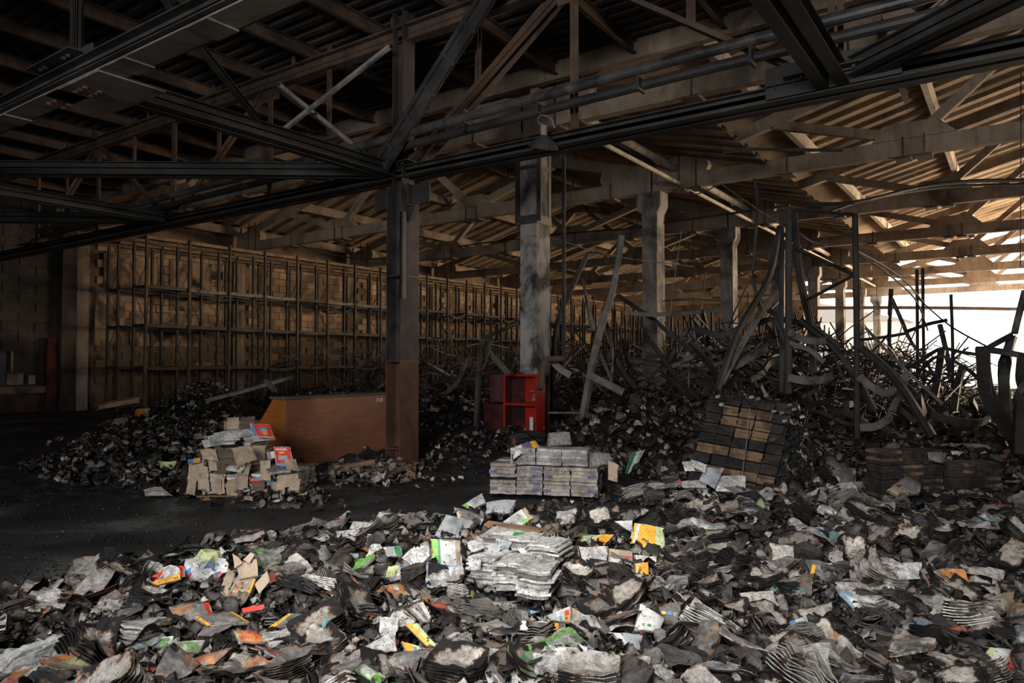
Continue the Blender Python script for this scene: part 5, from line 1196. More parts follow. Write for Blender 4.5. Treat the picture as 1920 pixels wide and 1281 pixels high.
# ------------------------------------------------------------------ strapped bundles
def bundle(pos, rz, w, d, h, nb, label, group, mats_, jit=0.006, stripe=None, lean=0.0, cat='bundle', name='book_bundle'):
    t = tag(empty(name, pos, rz), label, cat, group); t.rotation_euler = (lean, 0, rz)
    th = h / nb
    for k in range(nb):
        b_ = MB(); z = (k + .5) * th
        jx, jy = rng.uniform(-jit, jit), rng.uniform(-jit, jit)
        m = mats_[k % len(mats_)]
        vv = []; n1 = 7
        # a slightly warped block with bulged edges
        sd = rng.random() * 50
        for zz in (-.5, .5):
            for j in range(3):
                for i in range(n1):
                    u = i / (n1 - 1) - .5; v = j / 2 - .5
                    vv.append(Vector((u * w + jx, v * d + jy + 0.006 * noise.noise(Vector((u * 6, sd, v * 3))), z + zz * th * .94 + 0.012 * noise.noise(Vector((u * 3 + pos[0] * 7, v * 3, z * 2 + pos[1])))) ))
        ff = []
        for j in range(2):
            for i in range(n1 - 1):
                a = j * n1 + i; ff.append((a, a + n1, a + n1 + 1, a + 1)); a += 3 * n1; ff.append((a, a + 1, a + n1 + 1, a + n1))
        for i in range(n1 - 1):
            ff.append((i, i + 1, 3 * n1 + i + 1, 3 * n1 + i)); a = 2 * n1 + i; ff.append((a + 1, a, 3 * n1 + a, 3 * n1 + a + 1))
        for j in range(2):
            a = j * n1; ff.append((a + n1, a, 3 * n1 + a, 3 * n1 + a + n1)); a += n1 - 1; ff.append((a, a + n1, 3 * n1 + a + n1, 3 * n1 + a))
        uv = [(0.5 + (p.x / w) * .8, 0.5 + (p.y / d) * .8) for p in vv]
        b_.add(vv, ff, 0, uv).build('book', M[m], t)
        if stripe and k in stripe:
            for (a, c_, mm) in stripe[k]:
                MB().box(((a + c_) / 2 * w - w / 2 + jx, -d / 2 + jy - 0.004, z), ((c_ - a) * w, 0.008, th * .7), jit=.0015).build('printed_spine', M[mm], t)
    return t
# the grey-white stack in the middle
qa, qb = PZ(917, 932, 0.03), PZ(1122, 940, 0.03)
dv = (qb - qa); wrz = math.atan2(dv.y, dv.x); ux = dv.normalized(); uy = Vector((-ux.y, ux.x, 0)); Wt = dv.length
ordn = ['first', 'second', 'third', 'fourth']
bw_ = Wt / 4
for back in range(2):
    for r_ in range(2):
        for k in range(4):
            p = qa + ux * (bw_ * (k + .5)) + uy * (0.16 + back * 0.31) + Vector((0, 0, 0.035 + r_ * 0.165 + (0.03 if k == 0 and r_ else 0)))
            s = {1: ((0.02, .55, 'p_tan'), (.62, .98, 'p_purple')) if k % 2 else ((0.02, .3, 'p_purple'), (.32, .96, 'p_tan')), 3: ((.05, .95, 'p_tan'),) if k != 1 else ((.0, .5, 'p_tan'), (.5, .9, 'p_purple'))}
            bundle(p, wrz + rng.uniform(-.03, .03), bw_ * .95, .29, .16, 4, 'grey speckled bundle, %s from left, %s row, %s of the white stack' % (ordn[k], 'bottom' if r_ == 0 else 'middle', 'back' if back else 'front'), 'bundles of the white stack', ['bale_grey', 'bale_pale', 'bale_grey', 'bale_grey'], .008, s if not back else None, lean=-.03)
for k in range(3):
    p = qa + ux * (bw_ * (k + 1.0) * .96 + 0.08) + uy * 0.22 + Vector((0, 0, 0.375))
    bundle(p, wrz + rng.uniform(-.05, .05), bw_ * .92, .29, .19, 5, 'pale bundle of books on the top row of the white stack, %s from the left' % ordn[k], 'bundles of the white stack', ['bale_pale', 'bale_grey'], .006)
slab('booklet', 'purple and orange magazines crumpled on the top left of the white stack', bk_, [(958, 842), (1004, 826), (1012, 838), (962, 862)], 45, 0.05, ((.4, 'p_white'), (.75, 'p_purple'), (1, 'p_orange')), .05, 5, .15, ref=qa + ux * .4 + uy * .2)
slab('book_pack', 'brown-edged pack standing at the back of the white stack', 'book pack', [(1028, 812), (1068, 810), (1072, 834), (1026, 838)], 60, 0.02, ((1, 'page'),), .12, 6, .12, ref=qa + ux * .8 + uy * .5)
slab('book_pack', 'scorched drooping pack at the right end of the white stack', 'book pack', [(1090, 852), (1146, 850), (1158, 872), (1096, 880)], 48, 0.02, ((1, 'page'),), .16, 8, .12, ref=qa + ux * 1.12 + uy * .3, pages='pageburnt')
slab('book_pack', 'brown paper wrapping hanging off the right end of the white stack', 'book pack', [(1140, 862), (1160, 872), (1158, 906), (1140, 900)], 68, 0.0, ((1, 'card'),), .10, 3, .06, ref=qa + ux * 1.25 + uy * .2, pages='pageburnt')
slab('booklet', 'white plastic sack with a green band behind the white stack', 'bag', [(1186, 848), (1210, 842), (1190, 886), (1166, 900)], 60, 0.05, ((.35, 'p_dgreen'), (1, 'p_white')), .02, 2, .14)

EXCL.append([(915, 812), (1175, 812), (1175, 930), (915, 930)])
# central white bundles on the splintered pallet
for k, (px, py, wz) in enumerate(((900, 1062, .30), (944, 1074, .30), (990, 1086, .30), (920, 1030, .30), (966, 1036, .30), (1012, 1050, .30))):
    q = PZ(px, py, 0.30); row = 0 if k < 3 else 1 if k < 6 else 2
    bundle((q.x, q.y + .12, 0.19 + 0.02 * row), cp_rz + rng.uniform(-.14, .14), .205, .26, .165 + .02 * (row > 0), 13, 'white bundle on the splintered pallet, %s' % ['front left', 'front middle', 'front right', 'second row left', 'second row middle', 'second row right', 'back left', 'back right'][k], 'white bundles on the splintered pallet', ['pageclean', 'p_white', 'page', 'pageclean'], .022, {3: ((.6, .9, 'p_green'),)} if k in (4, 7) else None)
EXCL.append([(872, 1000), (1040, 1000), (1025, 1125), (865, 1085)])
slab('book_pack', 'wavy-edged white magazines slumped over the right bundles', 'book pack', [(950, 1020), (1010, 1012), (1030, 1046), (968, 1056)], 44, 0.16, ((1, 'pageclean'),), .10, 10, .10)
slab('booklet', 'white leaflets with green edges beside the pallet corner', bk_, [(1008, 1060), (1040, 1058), (1048, 1086), (1014, 1094)], 48, 0.12, ((.3, 'p_green'), (1, 'p_white')), .02, 4, .12)

# ------------------------------------------------------------------ charred bale: a tall leaning block of burnt bundles
BL, BR_, TL = P(1288, 902, 8.9), P(1446, 934, 8.55), P(1333, 736, 9.15)
eu, ev = (BR_ - BL), (TL - BL); en = eu.cross(ev).normalized()
if en.dot(FWD) < 0: en = -en
NU, NV = 5, 9
word_c = ['first', 'second', 'third', 'fourth', 'fifth']; word_r = ['bottom', 'second', 'third', 'fourth', 'fifth', 'sixth', 'seventh', 'eighth', 'top']
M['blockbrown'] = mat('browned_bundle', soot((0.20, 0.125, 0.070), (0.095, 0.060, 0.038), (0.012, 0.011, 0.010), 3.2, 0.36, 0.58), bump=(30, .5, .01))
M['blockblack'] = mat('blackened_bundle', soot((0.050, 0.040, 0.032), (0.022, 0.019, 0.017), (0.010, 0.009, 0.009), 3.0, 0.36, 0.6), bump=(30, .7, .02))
browned_cells = {(0, 1), (1, 1), (2, 1), (3, 1), (0, 3), (1, 3), (2, 3), (3, 3), (2, 5), (1, 6), (2, 6), (1, 7), (2, 7), (3, 6), (3, 5), (3, 7), (2, 0), (3, 0), (4, 1)}  # bundles of the bale face that are browned, not black
Rm = Matrix((eu.normalized(), en, ev.normalized())).transposed()
for i in range(NU):
    for j in range(NV):
        for dpt in range(2):
            if dpt and not (j == NV - 1 or i == NU - 1): continue
            c = BL + eu * ((i + .5) / NU + rng.uniform(-.006, .006)) + ev * ((j + .5) / NV) + en * (0.16 + .31 * dpt + rng.uniform(-.03, .02))
            m = 'blockbrown' if (i, j) in browned_cells else 'blockblack'
            t = tag(empty('burnt_bundle', c), 'burnt bundle in the charred bale, %s row, %s from left%s' % (word_r[j], word_c[i], ', behind' if dpt else ''), 'bundle', 'bundles of the charred bale')
            w, hh = eu.length / NU * .95, ev.length / NV * .90
            n_ = 3
            for k in range(n_):
                b_ = MB().box(Rm @ Vector((rng.uniform(-.004, .004), rng.uniform(-.006, .006), (k - (n_ - 1) / 2) * hh / n_)), (w, .30, hh / n_ * .95), Rm, jit=.005)
                b_.build('book', M[m], t)
def face_grid(p00, pu, pv, n, amp, name, m, label, nu=40, nv=40, seed=0, thick=.12):
    mb = MB(); vv = []
    for j in range(nv + 1):
        for i in range(nu + 1):
            u, v = i / nu, j / nv; edge = min(u, 1 - u, v, 1 - v) * 6
            p = p00 + pu * u + pv * v
            k = noise.fractal(p * 4 + Vector((seed, 0, 0)), .8, 2.1, 5) * amp + amp * .4 * noise.noise(p * 18)
            vv.append(p + n * (k + (0 if edge > 1 else -thick * (1 - edge))))
    ff = [(j * (nu + 1) + i, j * (nu + 1) + i + 1, (j + 1) * (nu + 1) + i + 1, (j + 1) * (nu + 1) + i) for j in range(nv) for i in range(nu)]
    return tag(mb.add(vv, ff).build(name, M[m]), label, 'char', None, 'stuff')
cr = BR_ + eu.normalized() * 0.03
face_grid(cr - en * .02, en * 1.0 + eu.normalized() * .35 - Vector((0, 0, .1)), ev * 1.02 + Vector((0, 0, -.02)), eu.normalized() - en * .2, .10, 'charred_flakes', 'ash', 'crust of black flakes over the right side of the charred bale', seed=3)
face_grid(TL + en * (-.06) - eu * .04 + Vector((0, 0, .06)), eu * 1.12, en * .9 + Vector((0, 0, .05)), Vector((0, 0, 1)), .13, 'charred_flakes', 'ash', 'crust of black flakes and curled scraps on top of the charred bale', seed=7)
for k, (px, py) in enumerate(((1345, 745), (1352, 760), (1436, 742), (1465, 775), (1470, 790), (1480, 760), (1488, 768), (1503, 782), (1450, 772), (1420, 748), (1408, 745), (1448, 825), (1510, 815))):
    d = 8.75; q = P(px, py, d) - en * 0.06
    slab('paper_scrap', 'curled %s scrap stuck to the %s of the charred bale' % (['cream', 'tan', 'grey', 'cream'][k % 4], 'upper left' if px < 1370 else 'upper right edge' if py < 800 and px > 1440 else 'top' if py < 760 else 'right side'), 'scrap', [(px - 5, py - 2), (px + 5, py - 4), (px + 6, py + 2), (px - 3, py + 4)], rng.uniform(40, 80), 0.0, ((1, ['p_tan', 'pageclean', 'page'][k % 3]),), .0, 0, .25, curl=.2, group='scraps stuck to the charred bale', keep=False, ref=q, rag=.3, wob=.3)
tag(MB().sweep(rect(.012, .004), [P(1408, 748, 9.0), P(1400, 830, 8.72), P(1390, 900, 8.55)]).build('strap', M['rackgrey']), 'thin pale strap running down the face of the charred bale', 'strap')
# loose white school papers in front of the bale
for k, (quad, tl, lb) in enumerate((
    ([(1294, 861), (1326, 872), (1322, 888), (1300, 876)], 52, 'sheet standing highest against the charred bale'),
    ([(1278, 866), (1296, 864), (1304, 884), (1284, 884)], 42, 'small tilted sheet left of the highest one by the charred bale'),
    ([(1318, 876), (1358, 878), (1340, 918), (1310, 902)], 48, 'broad grey-backed sheet in the middle of the papers by the charred bale'),
    ([(1346, 893), (1398, 892), (1396, 926), (1342, 920)], 42, 'open printed book at the right of the papers by the charred bale'),
    ([(1270, 903), (1324, 901), (1325, 914), (1270, 916)], 34, 'flat white pages above the lowest open book by the charred bale'),
    ([(1272, 918), (1330, 915), (1334, 938), (1279, 943)], 44, 'lowest open printed book left of the papers by the charred bale'),
    ([(1336, 922), (1348, 924), (1346, 942), (1332, 936)], 50, 'narrow torn sheet between the two open printed books'),
    ([(1316, 946), (1370, 944), (1362, 955), (1332, 960)], 36, 'bright sheet lying nearest the camera below the open books'))):
    slab('open_page', lb, 'page', quad, tl, 0.04, ((1, 'pageclean' if k != 2 else 'p_grey'),), .012 if k in (3, 4, 5) else .0, 2 if k in (3, 4, 5) else 0, .06, pages='pageclean', ref=PZ((quad[0][0] + quad[2][0]) / 2, 946, .12))
# dark bales at the right
for bi, (pxl, pxr, py, rows, nm) in enumerate(((1655, 1772, 935, 4, 'left'), (1775, 1880, 930, 3, 'right'))):
    a, b_ = PZ(pxl, py + 25, .05), PZ(pxr, py + 22, .05); dv2 = b_ - a; rz2 = math.atan2(dv2.y, dv2.x); w2 = dv2.length / 3; vy = Vector((-dv2.y, dv2.x, 0)).normalized()
    for r_ in range(rows):
        for k in range(3):
            bundle(a + dv2 * ((k + .5) / 3) + vy * .15 + Vector((0, 0, .03 + r_ * .15)), rz2 + rng.uniform(-.06, .06), w2 * .94, .28, .145, 4, 'blackened bundle of the %s dark bale, %s row, %s' % (nm, ['lowest', 'second', 'third', 'top'][r_], ['left end', 'middle', 'right end'][k]), 'bundles of the dark bales', ['blockblack', 'blockbrown' if (r_ + k) % 3 == 0 else 'blockblack'], .014)
slab('open_page', 'large crumpled whitish cover in front of the dark bales', 'page', [(1672, 912), (1700, 893), (1726, 905), (1722, 928)], 50, 0.10, ((1, 'page'),), .02, 2, .22, ref=PZ(1695, 950, .1))
slab('open_page', 'brown-stained pages under the crumpled cover by the dark bales', 'page', [(1662, 918), (1690, 908), (1722, 925), (1690, 932)], 42, 0.08, ((.5, 'p_tan'), (1, 'page')), .03, 3, .12, ref=PZ(1690, 955, .1))
slab('open_page', 'torn pale wrapping on top of the left dark bale', 'page', [(1738, 848), (1776, 850), (1768, 872), (1742, 866)], 58, 0.05, ((1, 'page'),), .0, 0, .2, ref=PZ(1750, 950, .1))
slab('open_page', 'small pale curl on top of the left dark bale', 'page', [(1782, 846), (1808, 848), (1798, 855), (1786, 853)], 50, 0.05, ((1, 'pageclean'),), .0, 0, .2, ref=PZ(1750, 950, .1))
slab('open_page', 'grey crumpled sheet left of the dark bales', 'page', [(1560, 882), (1606, 878), (1604, 908), (1576, 908)], 48, 0.05, ((1, 'c_grey'),), .01, 1, .22)

# ------------------------------------------------------------------ brown counter
cq = PZ(535, 890, 0)
cx, cy = cq.x, cq.y
tc_ = tag(empty('counter', (cx, cy, 0)), 'long brown veneered counter with a chamfered orange end panel, beside the steel column', 'counter')
H_ = 1.10; Ln = 2.15; Dp = .67
for k, (z0, z1) in enumerate(((0.02, .36), (.365, H_ - .03))):
    MB().span(-.02, 0, 0.0, Ln, z0, z1).build('front_panel', M['veneer'], tc_)
MB().prism([(-Dp, .0), (-.02, 0), (-.02, H_ - .03), (-.30, H_ - .03), (-Dp, H_ - .46)], lambda a, b_, c: Vector((a, c, b_)), .025).build('end_panel', M['orangewood'], tc_)
MB().prism([(-Dp, .0), (-.02, 0), (-.02, H_ - .03), (-.30, H_ - .03), (-Dp, H_ - .46)], lambda a, b_, c: Vector((a, Ln - .03 + c, b_)), .025).build('end_panel', M['orangewood'], tc_)
MB().span(-.33, .03, -.04, Ln + .03, H_ - .03, H_ + .005).build('top_board', M['oldwood'], tc_)
MB().prism([(-Dp, H_ - .47), (-.32, H_ - .035), (-.32, H_ - .01), (-Dp, H_ - .44)], lambda a, b_, c: Vector((a, .03 + c, b_)), Ln - .07).build('sloping_board', M['veneer'], tc_)
MB().span(.0, .006, .02, Ln - .02, .34, .385).build('rail', M['veneer'], tc_)
MB().span(.0, .004, 1.78, 1.92, H_ - .14, H_ - .085).build('label_plate', M['p_white'], tc_)
for (y, z) in ((1.80, H_ - .115), (1.85, H_ - .115)): MB().span(.004, .006, y, y + .03, z - .006, z + .006).build('label_print', M['ink'], tc_)
for k, (y, z, s) in enumerate(((1.35, .62, .06), (1.48, .90, .04), (1.58, .905, .03), (1.80, .86, .025), (.95, .62, .03), (.5, .40, .03), (1.10, .75, .03))):
    MB().prism([(y, z), (y + s, z - s * .2), (y + s * 1.6, z - s * .5), (y + s * .8, z - s * .9), (y + s * .2, z - s * .3)], lambda a, b_, c: Vector((c - .001, a, b_)), .004).build('chipped_veneer', M['palletwood'], tc_)
# small table-like boxes behind
tag(MB().box((0, 0, 0), (.5, .35, .28), Matrix.Rotation(.4, 3, 'Z'), jit=.01).build('cardboard_box', M['card'], None, PZ(455, 806, .45) + Vector((0, 0, 0.02))), 'cardboard box standing behind the pile of torn cartons', 'box')

# ------------------------------------------------------------------ pile of torn cartons and school books
pa, pb_ = PZ(376, 924, 0.10), PZ(562, 922, 0.10)
dv = pb_ - pa; prz = math.atan2(dv.y, dv.x); ux = dv.normalized(); uy = Vector((-ux.y, ux.x, 0)); Wp = dv.length
pallet(0, 0, prz, 'wooden pallet under the pile of torn cartons', 1.15, 0.8, z=-0.075, pos=(pa + pb_) / 2 + uy * .38)
heights = [(0, 0.14), (1, 0.14), (2, 0.14), (3, 0.14)]
names_c = ['leftmost', 'second', 'third', 'rightmost']
for back in range(3):
    for k in range(4):
        for r_ in range(1 + (1 if (back > 0 and k < 2) else 0) + (1 if back == 2 and k == 1 else 0)):
            p = pa + ux * (Wp * (k + .5) / 4) + uy * (.15 + .3 * back) + Vector((0, 0, -.02 + r_ * .235))
            ms = ['card', 'p_white', 'c_teal', 'pageclean', 'p_tan'] if (k + back) % 2 else ['pageclean', 'c_red', 'p_white', 'card', 'c_teal']
            bundle(p, prz + rng.uniform(-.10, .10), Wp / 4 * .94, .28, .225, 8, 'stack of school books in the carton pile, %s of the %s row, %s level' % (names_c[k], ['front', 'middle', 'back'][back], ['low', 'mid', 'high'][r_]), 'stacks in the pile of torn cartons', ms, .014, {5: ((0, .5, 'p_red'), (.5, 1, 'p_blue'))} if (k == 2 and not back) else None)
cref = (pa + pb_) / 2
def card_flap(quad, tl, label, lift=.0, m='card', back=.1, bulge=.06):
    slab('carton_flap', label, 'cardboard', quad, tl, lift, ((1, m),), .006, 0, bulge, wob=.10, pages='card', ref=cref + uy * back, rag=.22)
card_flap([(352, 862), (385, 858), (382, 925), (350, 920)], 78, 'torn brown carton side at the left end of the carton pile', .06)
card_flap([(384, 836), (420, 842), (436, 890), (390, 886)], 66, 'buckled carton side at the upper left of the carton pile', .10)
card_flap([(398, 836), (442, 842), (452, 878), (410, 872)], 56, 'dark rounded carton panel on the carton pile', .14, 'oldwood', bulge=.14)
card_flap([(430, 838), (472, 836), (486, 862), (444, 884)], 54, 'pale bulging carton panel in the middle of the carton pile', .14, bulge=.16)
card_flap([(440, 888), (468, 880), (466, 918), (440, 922)], 76, 'torn carton strip hanging at the front of the carton pile', .16)
card_flap([(392, 884), (420, 888), (424, 930), (396, 926)], 74, 'shredded carton strip at the front left of the carton pile', .14)
card_flap([(520, 890), (562, 884), (563, 915), (520, 918)], 74, 'shredded carton corner at the right end of the carton pile', .14)
card_flap([(467, 834), (500, 832), (498, 868), (470, 866)], 76, 'square brown carton face above the middle of the carton pile', .02, back=.35)
card_flap([(466, 832), (496, 826), (501, 832), (470, 838)], 25, 'folded lid of the square brown carton', .02, 'oldwood', back=.40)
card_flap([(424, 782), (450, 780), (450, 808), (424, 806)], 76, 'brown carton face at the top of the carton pile, left', .0, back=.75)
card_flap([(450, 780), (480, 780), (478, 808), (450, 806)], 76, 'brown carton face at the top of the carton pile, right', .0, 'oldwood', back=.75)
card_flap([(466, 922), (508, 916), (528, 926), (480, 936)], 22, 'flattened ribbed cardboard lying in front of the carton pile', .04, back=-.1)
card_flap([(455, 930), (480, 932), (478, 940), (456, 938)], 20, 'small piece of cardboard nearest the camera below the carton pile', .04, back=-.2)
def school(quad, tl, label, strips, lift=.14, thick=.02, back=.1, spots=(), text=None, bulge=.03):
    slab('school_book', label, 'book', quad, tl, lift, strips, thick, 4, bulge, wob=.01, pages='p_white', ref=cref + uy * back, spots=spots, text=text)
school([(468, 794), (505, 796), (514, 820), (476, 818)], 55, 'red and blue school books splayed on the top right of the carton pile', ((.18, 'p_blue'), (1, 'p_red')), .30, .03, .45, spots=((.35, .8, .3, .7, 'p_blue'), (.5, .7, .45, .85, 'p_orange')))
school([(513, 838), (543, 838), (551, 874), (518, 872)], 62, 'red school book with a blue foot leaning on the right of the carton pile', ((1, 'p_red'),), .12, .02, .2, spots=((.1, .9, .86, .99, 'p_blue'), (.2, .75, .48, .72, 'p_grey'), (.1, .8, .1, .2, 'p_white'), (.25, .6, .26, .4, 'p_orange')))
school([(488, 872), (520, 872), (545, 882), (506, 886)], 22, 'grey-covered school book lying flat right of the middle of the carton pile', ((1, 'c_grey'),), .16, .03, .1)
school([(417, 879), (458, 864), (472, 863), (452, 884)], 30, 'half-open white school book lying on the front of the carton pile', ((.7, 'p_white'), (1, 'c_teal')), .16, .015, .1, bulge=.10)
for k, (x0, y0) in enumerate(((388, 818), (400, 812), (378, 826), (455, 818), (438, 808))):
    school([(x0, y0), (x0 + 56, y0 - 6), (x0 + 62, y0 + 3), (x0 + 6, y0 + 10)], 26, ['splayed white school book at the top left of the carton pile', 'long thin school book across the top of the carton pile', 'lowest of the splayed books at the top left of the carton pile', 'burst school book with frayed leaves on the carton pile', 'uppermost flat school book on the carton pile'][k], ((.5, 'p_white'), (1, 'pageclean')), .06, .03, .4, bulge=.05)
school([(500, 848), (514, 846), (516, 858), (502, 860)], 60, 'small red-spined books beside the leaning red school book', ((.5, 'c_red'), (1, 'p_white')), .08, .03, .3)
school([(352, 862), (374, 858), (374, 866), (353, 870)], 60, 'blue and orange spines showing at the left end of the carton pile', ((.5, 'p_blue'), (1, 'p_orange')), .12, .02, .1)
slab('booklet', 'pale green bowl-shaped cover on the ash left of the carton pile', bk_, [(296, 864), (334, 863), (326, 877), (300, 877)], 40, 0.05, ((1, 'p_pale'),), .01, 1, -.15)
slab('booklet', 'white open booklet on the floor edge left of the carton pile', bk_, [(268, 918), (302, 912), (324, 930), (272, 930)], 26, 0.04, ((1, 'pageclean'),), .01, 2, .08)
slab('booklet', 'orange and white magazine heap on the ash heap by the racks', bk_, [(254, 768), (282, 766), (278, 784), (252, 780)], 48, 0.05, ((.7, 'p_orange'), (1, 'p_white')), .03, 3, .12)
slab('booklet', 'pale crumpled magazine on the crest of the left ash heap', bk_, [(214, 786), (240, 784), (238, 800), (206, 802)], 45, 0.05, ((1, 'page'),), .03, 3, .16)
tag(MB().tube([PZ(325, 829, .12), PZ(372, 830, .12)], .022, 8).build('metal_tube', M['lightsteel']), 'short pale metal tube on the ash left of the carton pile', 'tube')
tag(MB().sweep([(-.04, -.03), (.04, -.03), (.04, .03), (-.04, .03)], smooth_path([PZ(645, 880, .18), PZ(668, 872, .22), PZ(700, 866, .24)], 8)).build('root_stick', M['palletwood']), 'crooked brown stick lying on the papers before the counter', 'stick')

# ------------------------------------------------------------------ red fire cabinet on the white column
Yc = 11.02
pL, pR = PY(944, 816, Yc), PY(1006, 816, Yc)
zt_, zb_, zm_ = PY(975, 702, Yc).z, PY(975, 818, Yc).z, PY(975, 758, Yc).z
W_ = pR.x - pL.x; fc = tag(empty('fire_cabinet', (pL.x, Yc, zb_)), 'open red two-door fire hose cabinet fixed to the white column', 'cabinet')
Hh = zt_ - zb_; Hm = zm_ - zb_; Dd = .28
def part(nm, x0, x1, y0, y1, z0, z1, m): return MB().span(x0, x1, y0, y1, z0, z1).build(nm, M[m], fc)
part('back_panel', 0, W_, Dd - .01, Dd, 0, Hh, 'red'); part('side_panel', 0, .02, 0, Dd, 0, Hh, 'reddark'); part('side_panel', W_ - .02, W_ + .005, 0, Dd, 0, Hh, 'red')
part('top_panel', 0, W_, 0, Dd, Hh - .02, Hh, 'red'); part('bottom_panel', 0, W_, 0, Dd, 0, .02, 'red'); part('mid_shelf', 0, W_, 0, Dd, Hm - .02, Hm + .02, 'red')
part('frame_post', .0, .05, -.012, .0, 0, Hh, 'red'); part('frame_post', W_ - .03, W_ + .005, -.012, .0, 0, Hh, 'red'); part('frame_rail', .05, W_ - .03, -.012, 0, Hh - .04, Hh, 'red'); part('frame_rail', .05, W_ - .03, -.012, 0, Hm - .03, Hm + .02, 'red'); part('frame_rail', .05, W_ - .03, -.012, 0, 0, .03, 'red')
part('dark_lining', .02, W_ * .42, Dd - .03, Dd - .012, .02, Hh - .02, 'reddark')
for (z0, z1, ang, ww, m) in ((Hm + .03, Hh - .01, -.35, .26, 'reddark'), (.01, Hm - .02, -.55, .42, 'reddark')):
    dr = empty('door', (0.0, -.01, 0)); dr.parent = fc; dr.rotation_euler = (0, 0, PI + ang + .62)
    d1 = MB().span(0, ww, -.012, .012, z0, z1).build('door_leaf', M[m], dr)
    MB().span(.02, ww - .02, .012, .018, z0 + .03, z1 - .03).build('door_stiffener', M['reddark'], dr)
    MB().span(ww - .05, ww - .03, -.03, .02, (z0 + z1) / 2 - .04, (z0 + z1) / 2 + .04).build('door_handle', M['steel'], dr)
c = MB(); c.tube([(W_ - .13, .12, Hm + .20), (W_ - .13, .12, Hm + .11)], .018, 8); c.tube([(W_ - .13, .12, Hm + .12), (W_ - .13, .12, Hm + .06)], .038, 10); c.tube([(W_ - .20, .12, Hm + .24), (W_ - .06, .12, Hm + .24)], .022, 8); c.build('hose_valve', M['lightsteel'], fc)
part('notice_card', W_ - .14, W_ - .06, -.016, -.013, .12, .36, 'p_white')
c = MB(); c.tube([(W_ - .15, -.02, .14), (W_ - .15, -.02, .30)], .010, 6); c.build('notice_handle', M['steel'], fc)
rp = tag(empty('rust_pipe', (0, 0, 0)), 'rust-red pipe bending down into the side of the fire cabinet', 'pipe')
MB().tube(smooth_path([P(1056, 672, 13.15), P(1036, 673, 13.12), P(1024, 676, 13.08), P(1018, 690, 13.05), P(1016, 715, 13.0), P(1013, 730, 12.95)], 18), .055, 10).build('pipe', M['rust'], rp)
MB().span(0, 0, 0, 0, 0, 0) if False else None
tag(MB().box((0, 0, 0), (.012, .40, .95), jit=.002).build('side_plate', M['rustcol'], None, (-7.365, 11.52, zb_ + .45)), 'rusty side plate on the white column right of the fire cabinet', 'plate')
tag(lump('charred_lump', None, None, 985, 830, .30, ['ash'], (1.6, 1, .6), 3, .4, 0.0), 'black charred lump at the foot of the fire cabinet', 'char')

# papers flung over the central bundles
for k, (quad, tl, m, lb) in enumerate((
    ([(872, 1018), (905, 1008), (914, 1030), (884, 1040)], 40, 'page', 'grey-speckled leaf over the front left white bundle'),
    ([(986, 1046), (1016, 1040), (1028, 1062), (996, 1070)], 44, 'pageclean', 'white leaf sliding off the front right white bundle'),
    ([(960, 972), (1010, 966), (1020, 990), (972, 996)], 36, 'page', 'curled grey leaf behind the white bundles'),
    ([(1010, 985), (1052, 980), (1060, 1004), (1022, 1010)], 38, 'pageburnt', 'brown-edged leaf behind the right bundles'),
    ([(930, 1010), (962, 1018), (950, 1040), (922, 1030)], 46, 'p_grey', 'plain grey card standing between the white bundles'),
    ([(1040, 960), (1085, 955), (1080, 985), (1046, 990)], 42, 'page', 'large curled leaf above the green and orange book'),
    ([(1100, 960), (1140, 950), (1150, 976), (1110, 985)], 40, 'pageburnt', 'brown scorched leaf left of the orange back cover'),
    ([(876, 1044), (902, 1040), (902, 1070), (880, 1072)], 70, 'pageclean', 'crumpled white edge hanging at the left of the white bundles'))):
    slab('open_page', lb, 'page', quad, tl, 0.20 if 860 < quad[0][0] < 1020 and quad[0][1] > 1000 else .12, ((1, m),), .0, 0, .14, curl=.12, wob=.10, rag=.12)

for k, (x0, y0, w0, h0, tl) in enumerate(((366, 872, 24, 52, 76), (352, 896, 20, 36, 80), (404, 850, 30, 40, 62), (486, 862, 22, 44, 74), (530, 860, 26, 26, 70), (372, 842, 34, 26, 50), (448, 872, 26, 22, 66), (508, 906, 30, 26, 72), (470, 902, 28, 28, 76), (420, 906, 24, 28, 78), (544, 900, 22, 24, 74), (396, 900, 20, 30, 78))):
    lean = rng.uniform(-8, 8)
    card_flap([(x0, y0), (x0 + w0, y0 - 3 + lean * .3), (x0 + w0 + lean, y0 + h0), (x0 + lean, y0 + h0 - 4)], tl, 'ragged brown strip on the front of the carton pile, %s from left' % ['third', 'first', 'fifth', 'ninth', 'eleventh', 'second', 'seventh', 'tenth', 'eighth', 'sixth', 'twelfth', 'fourth'][k], .17, ['card', 'card', 'oldwood', 'card', 'card', 'card'][k % 6], bulge=.14)

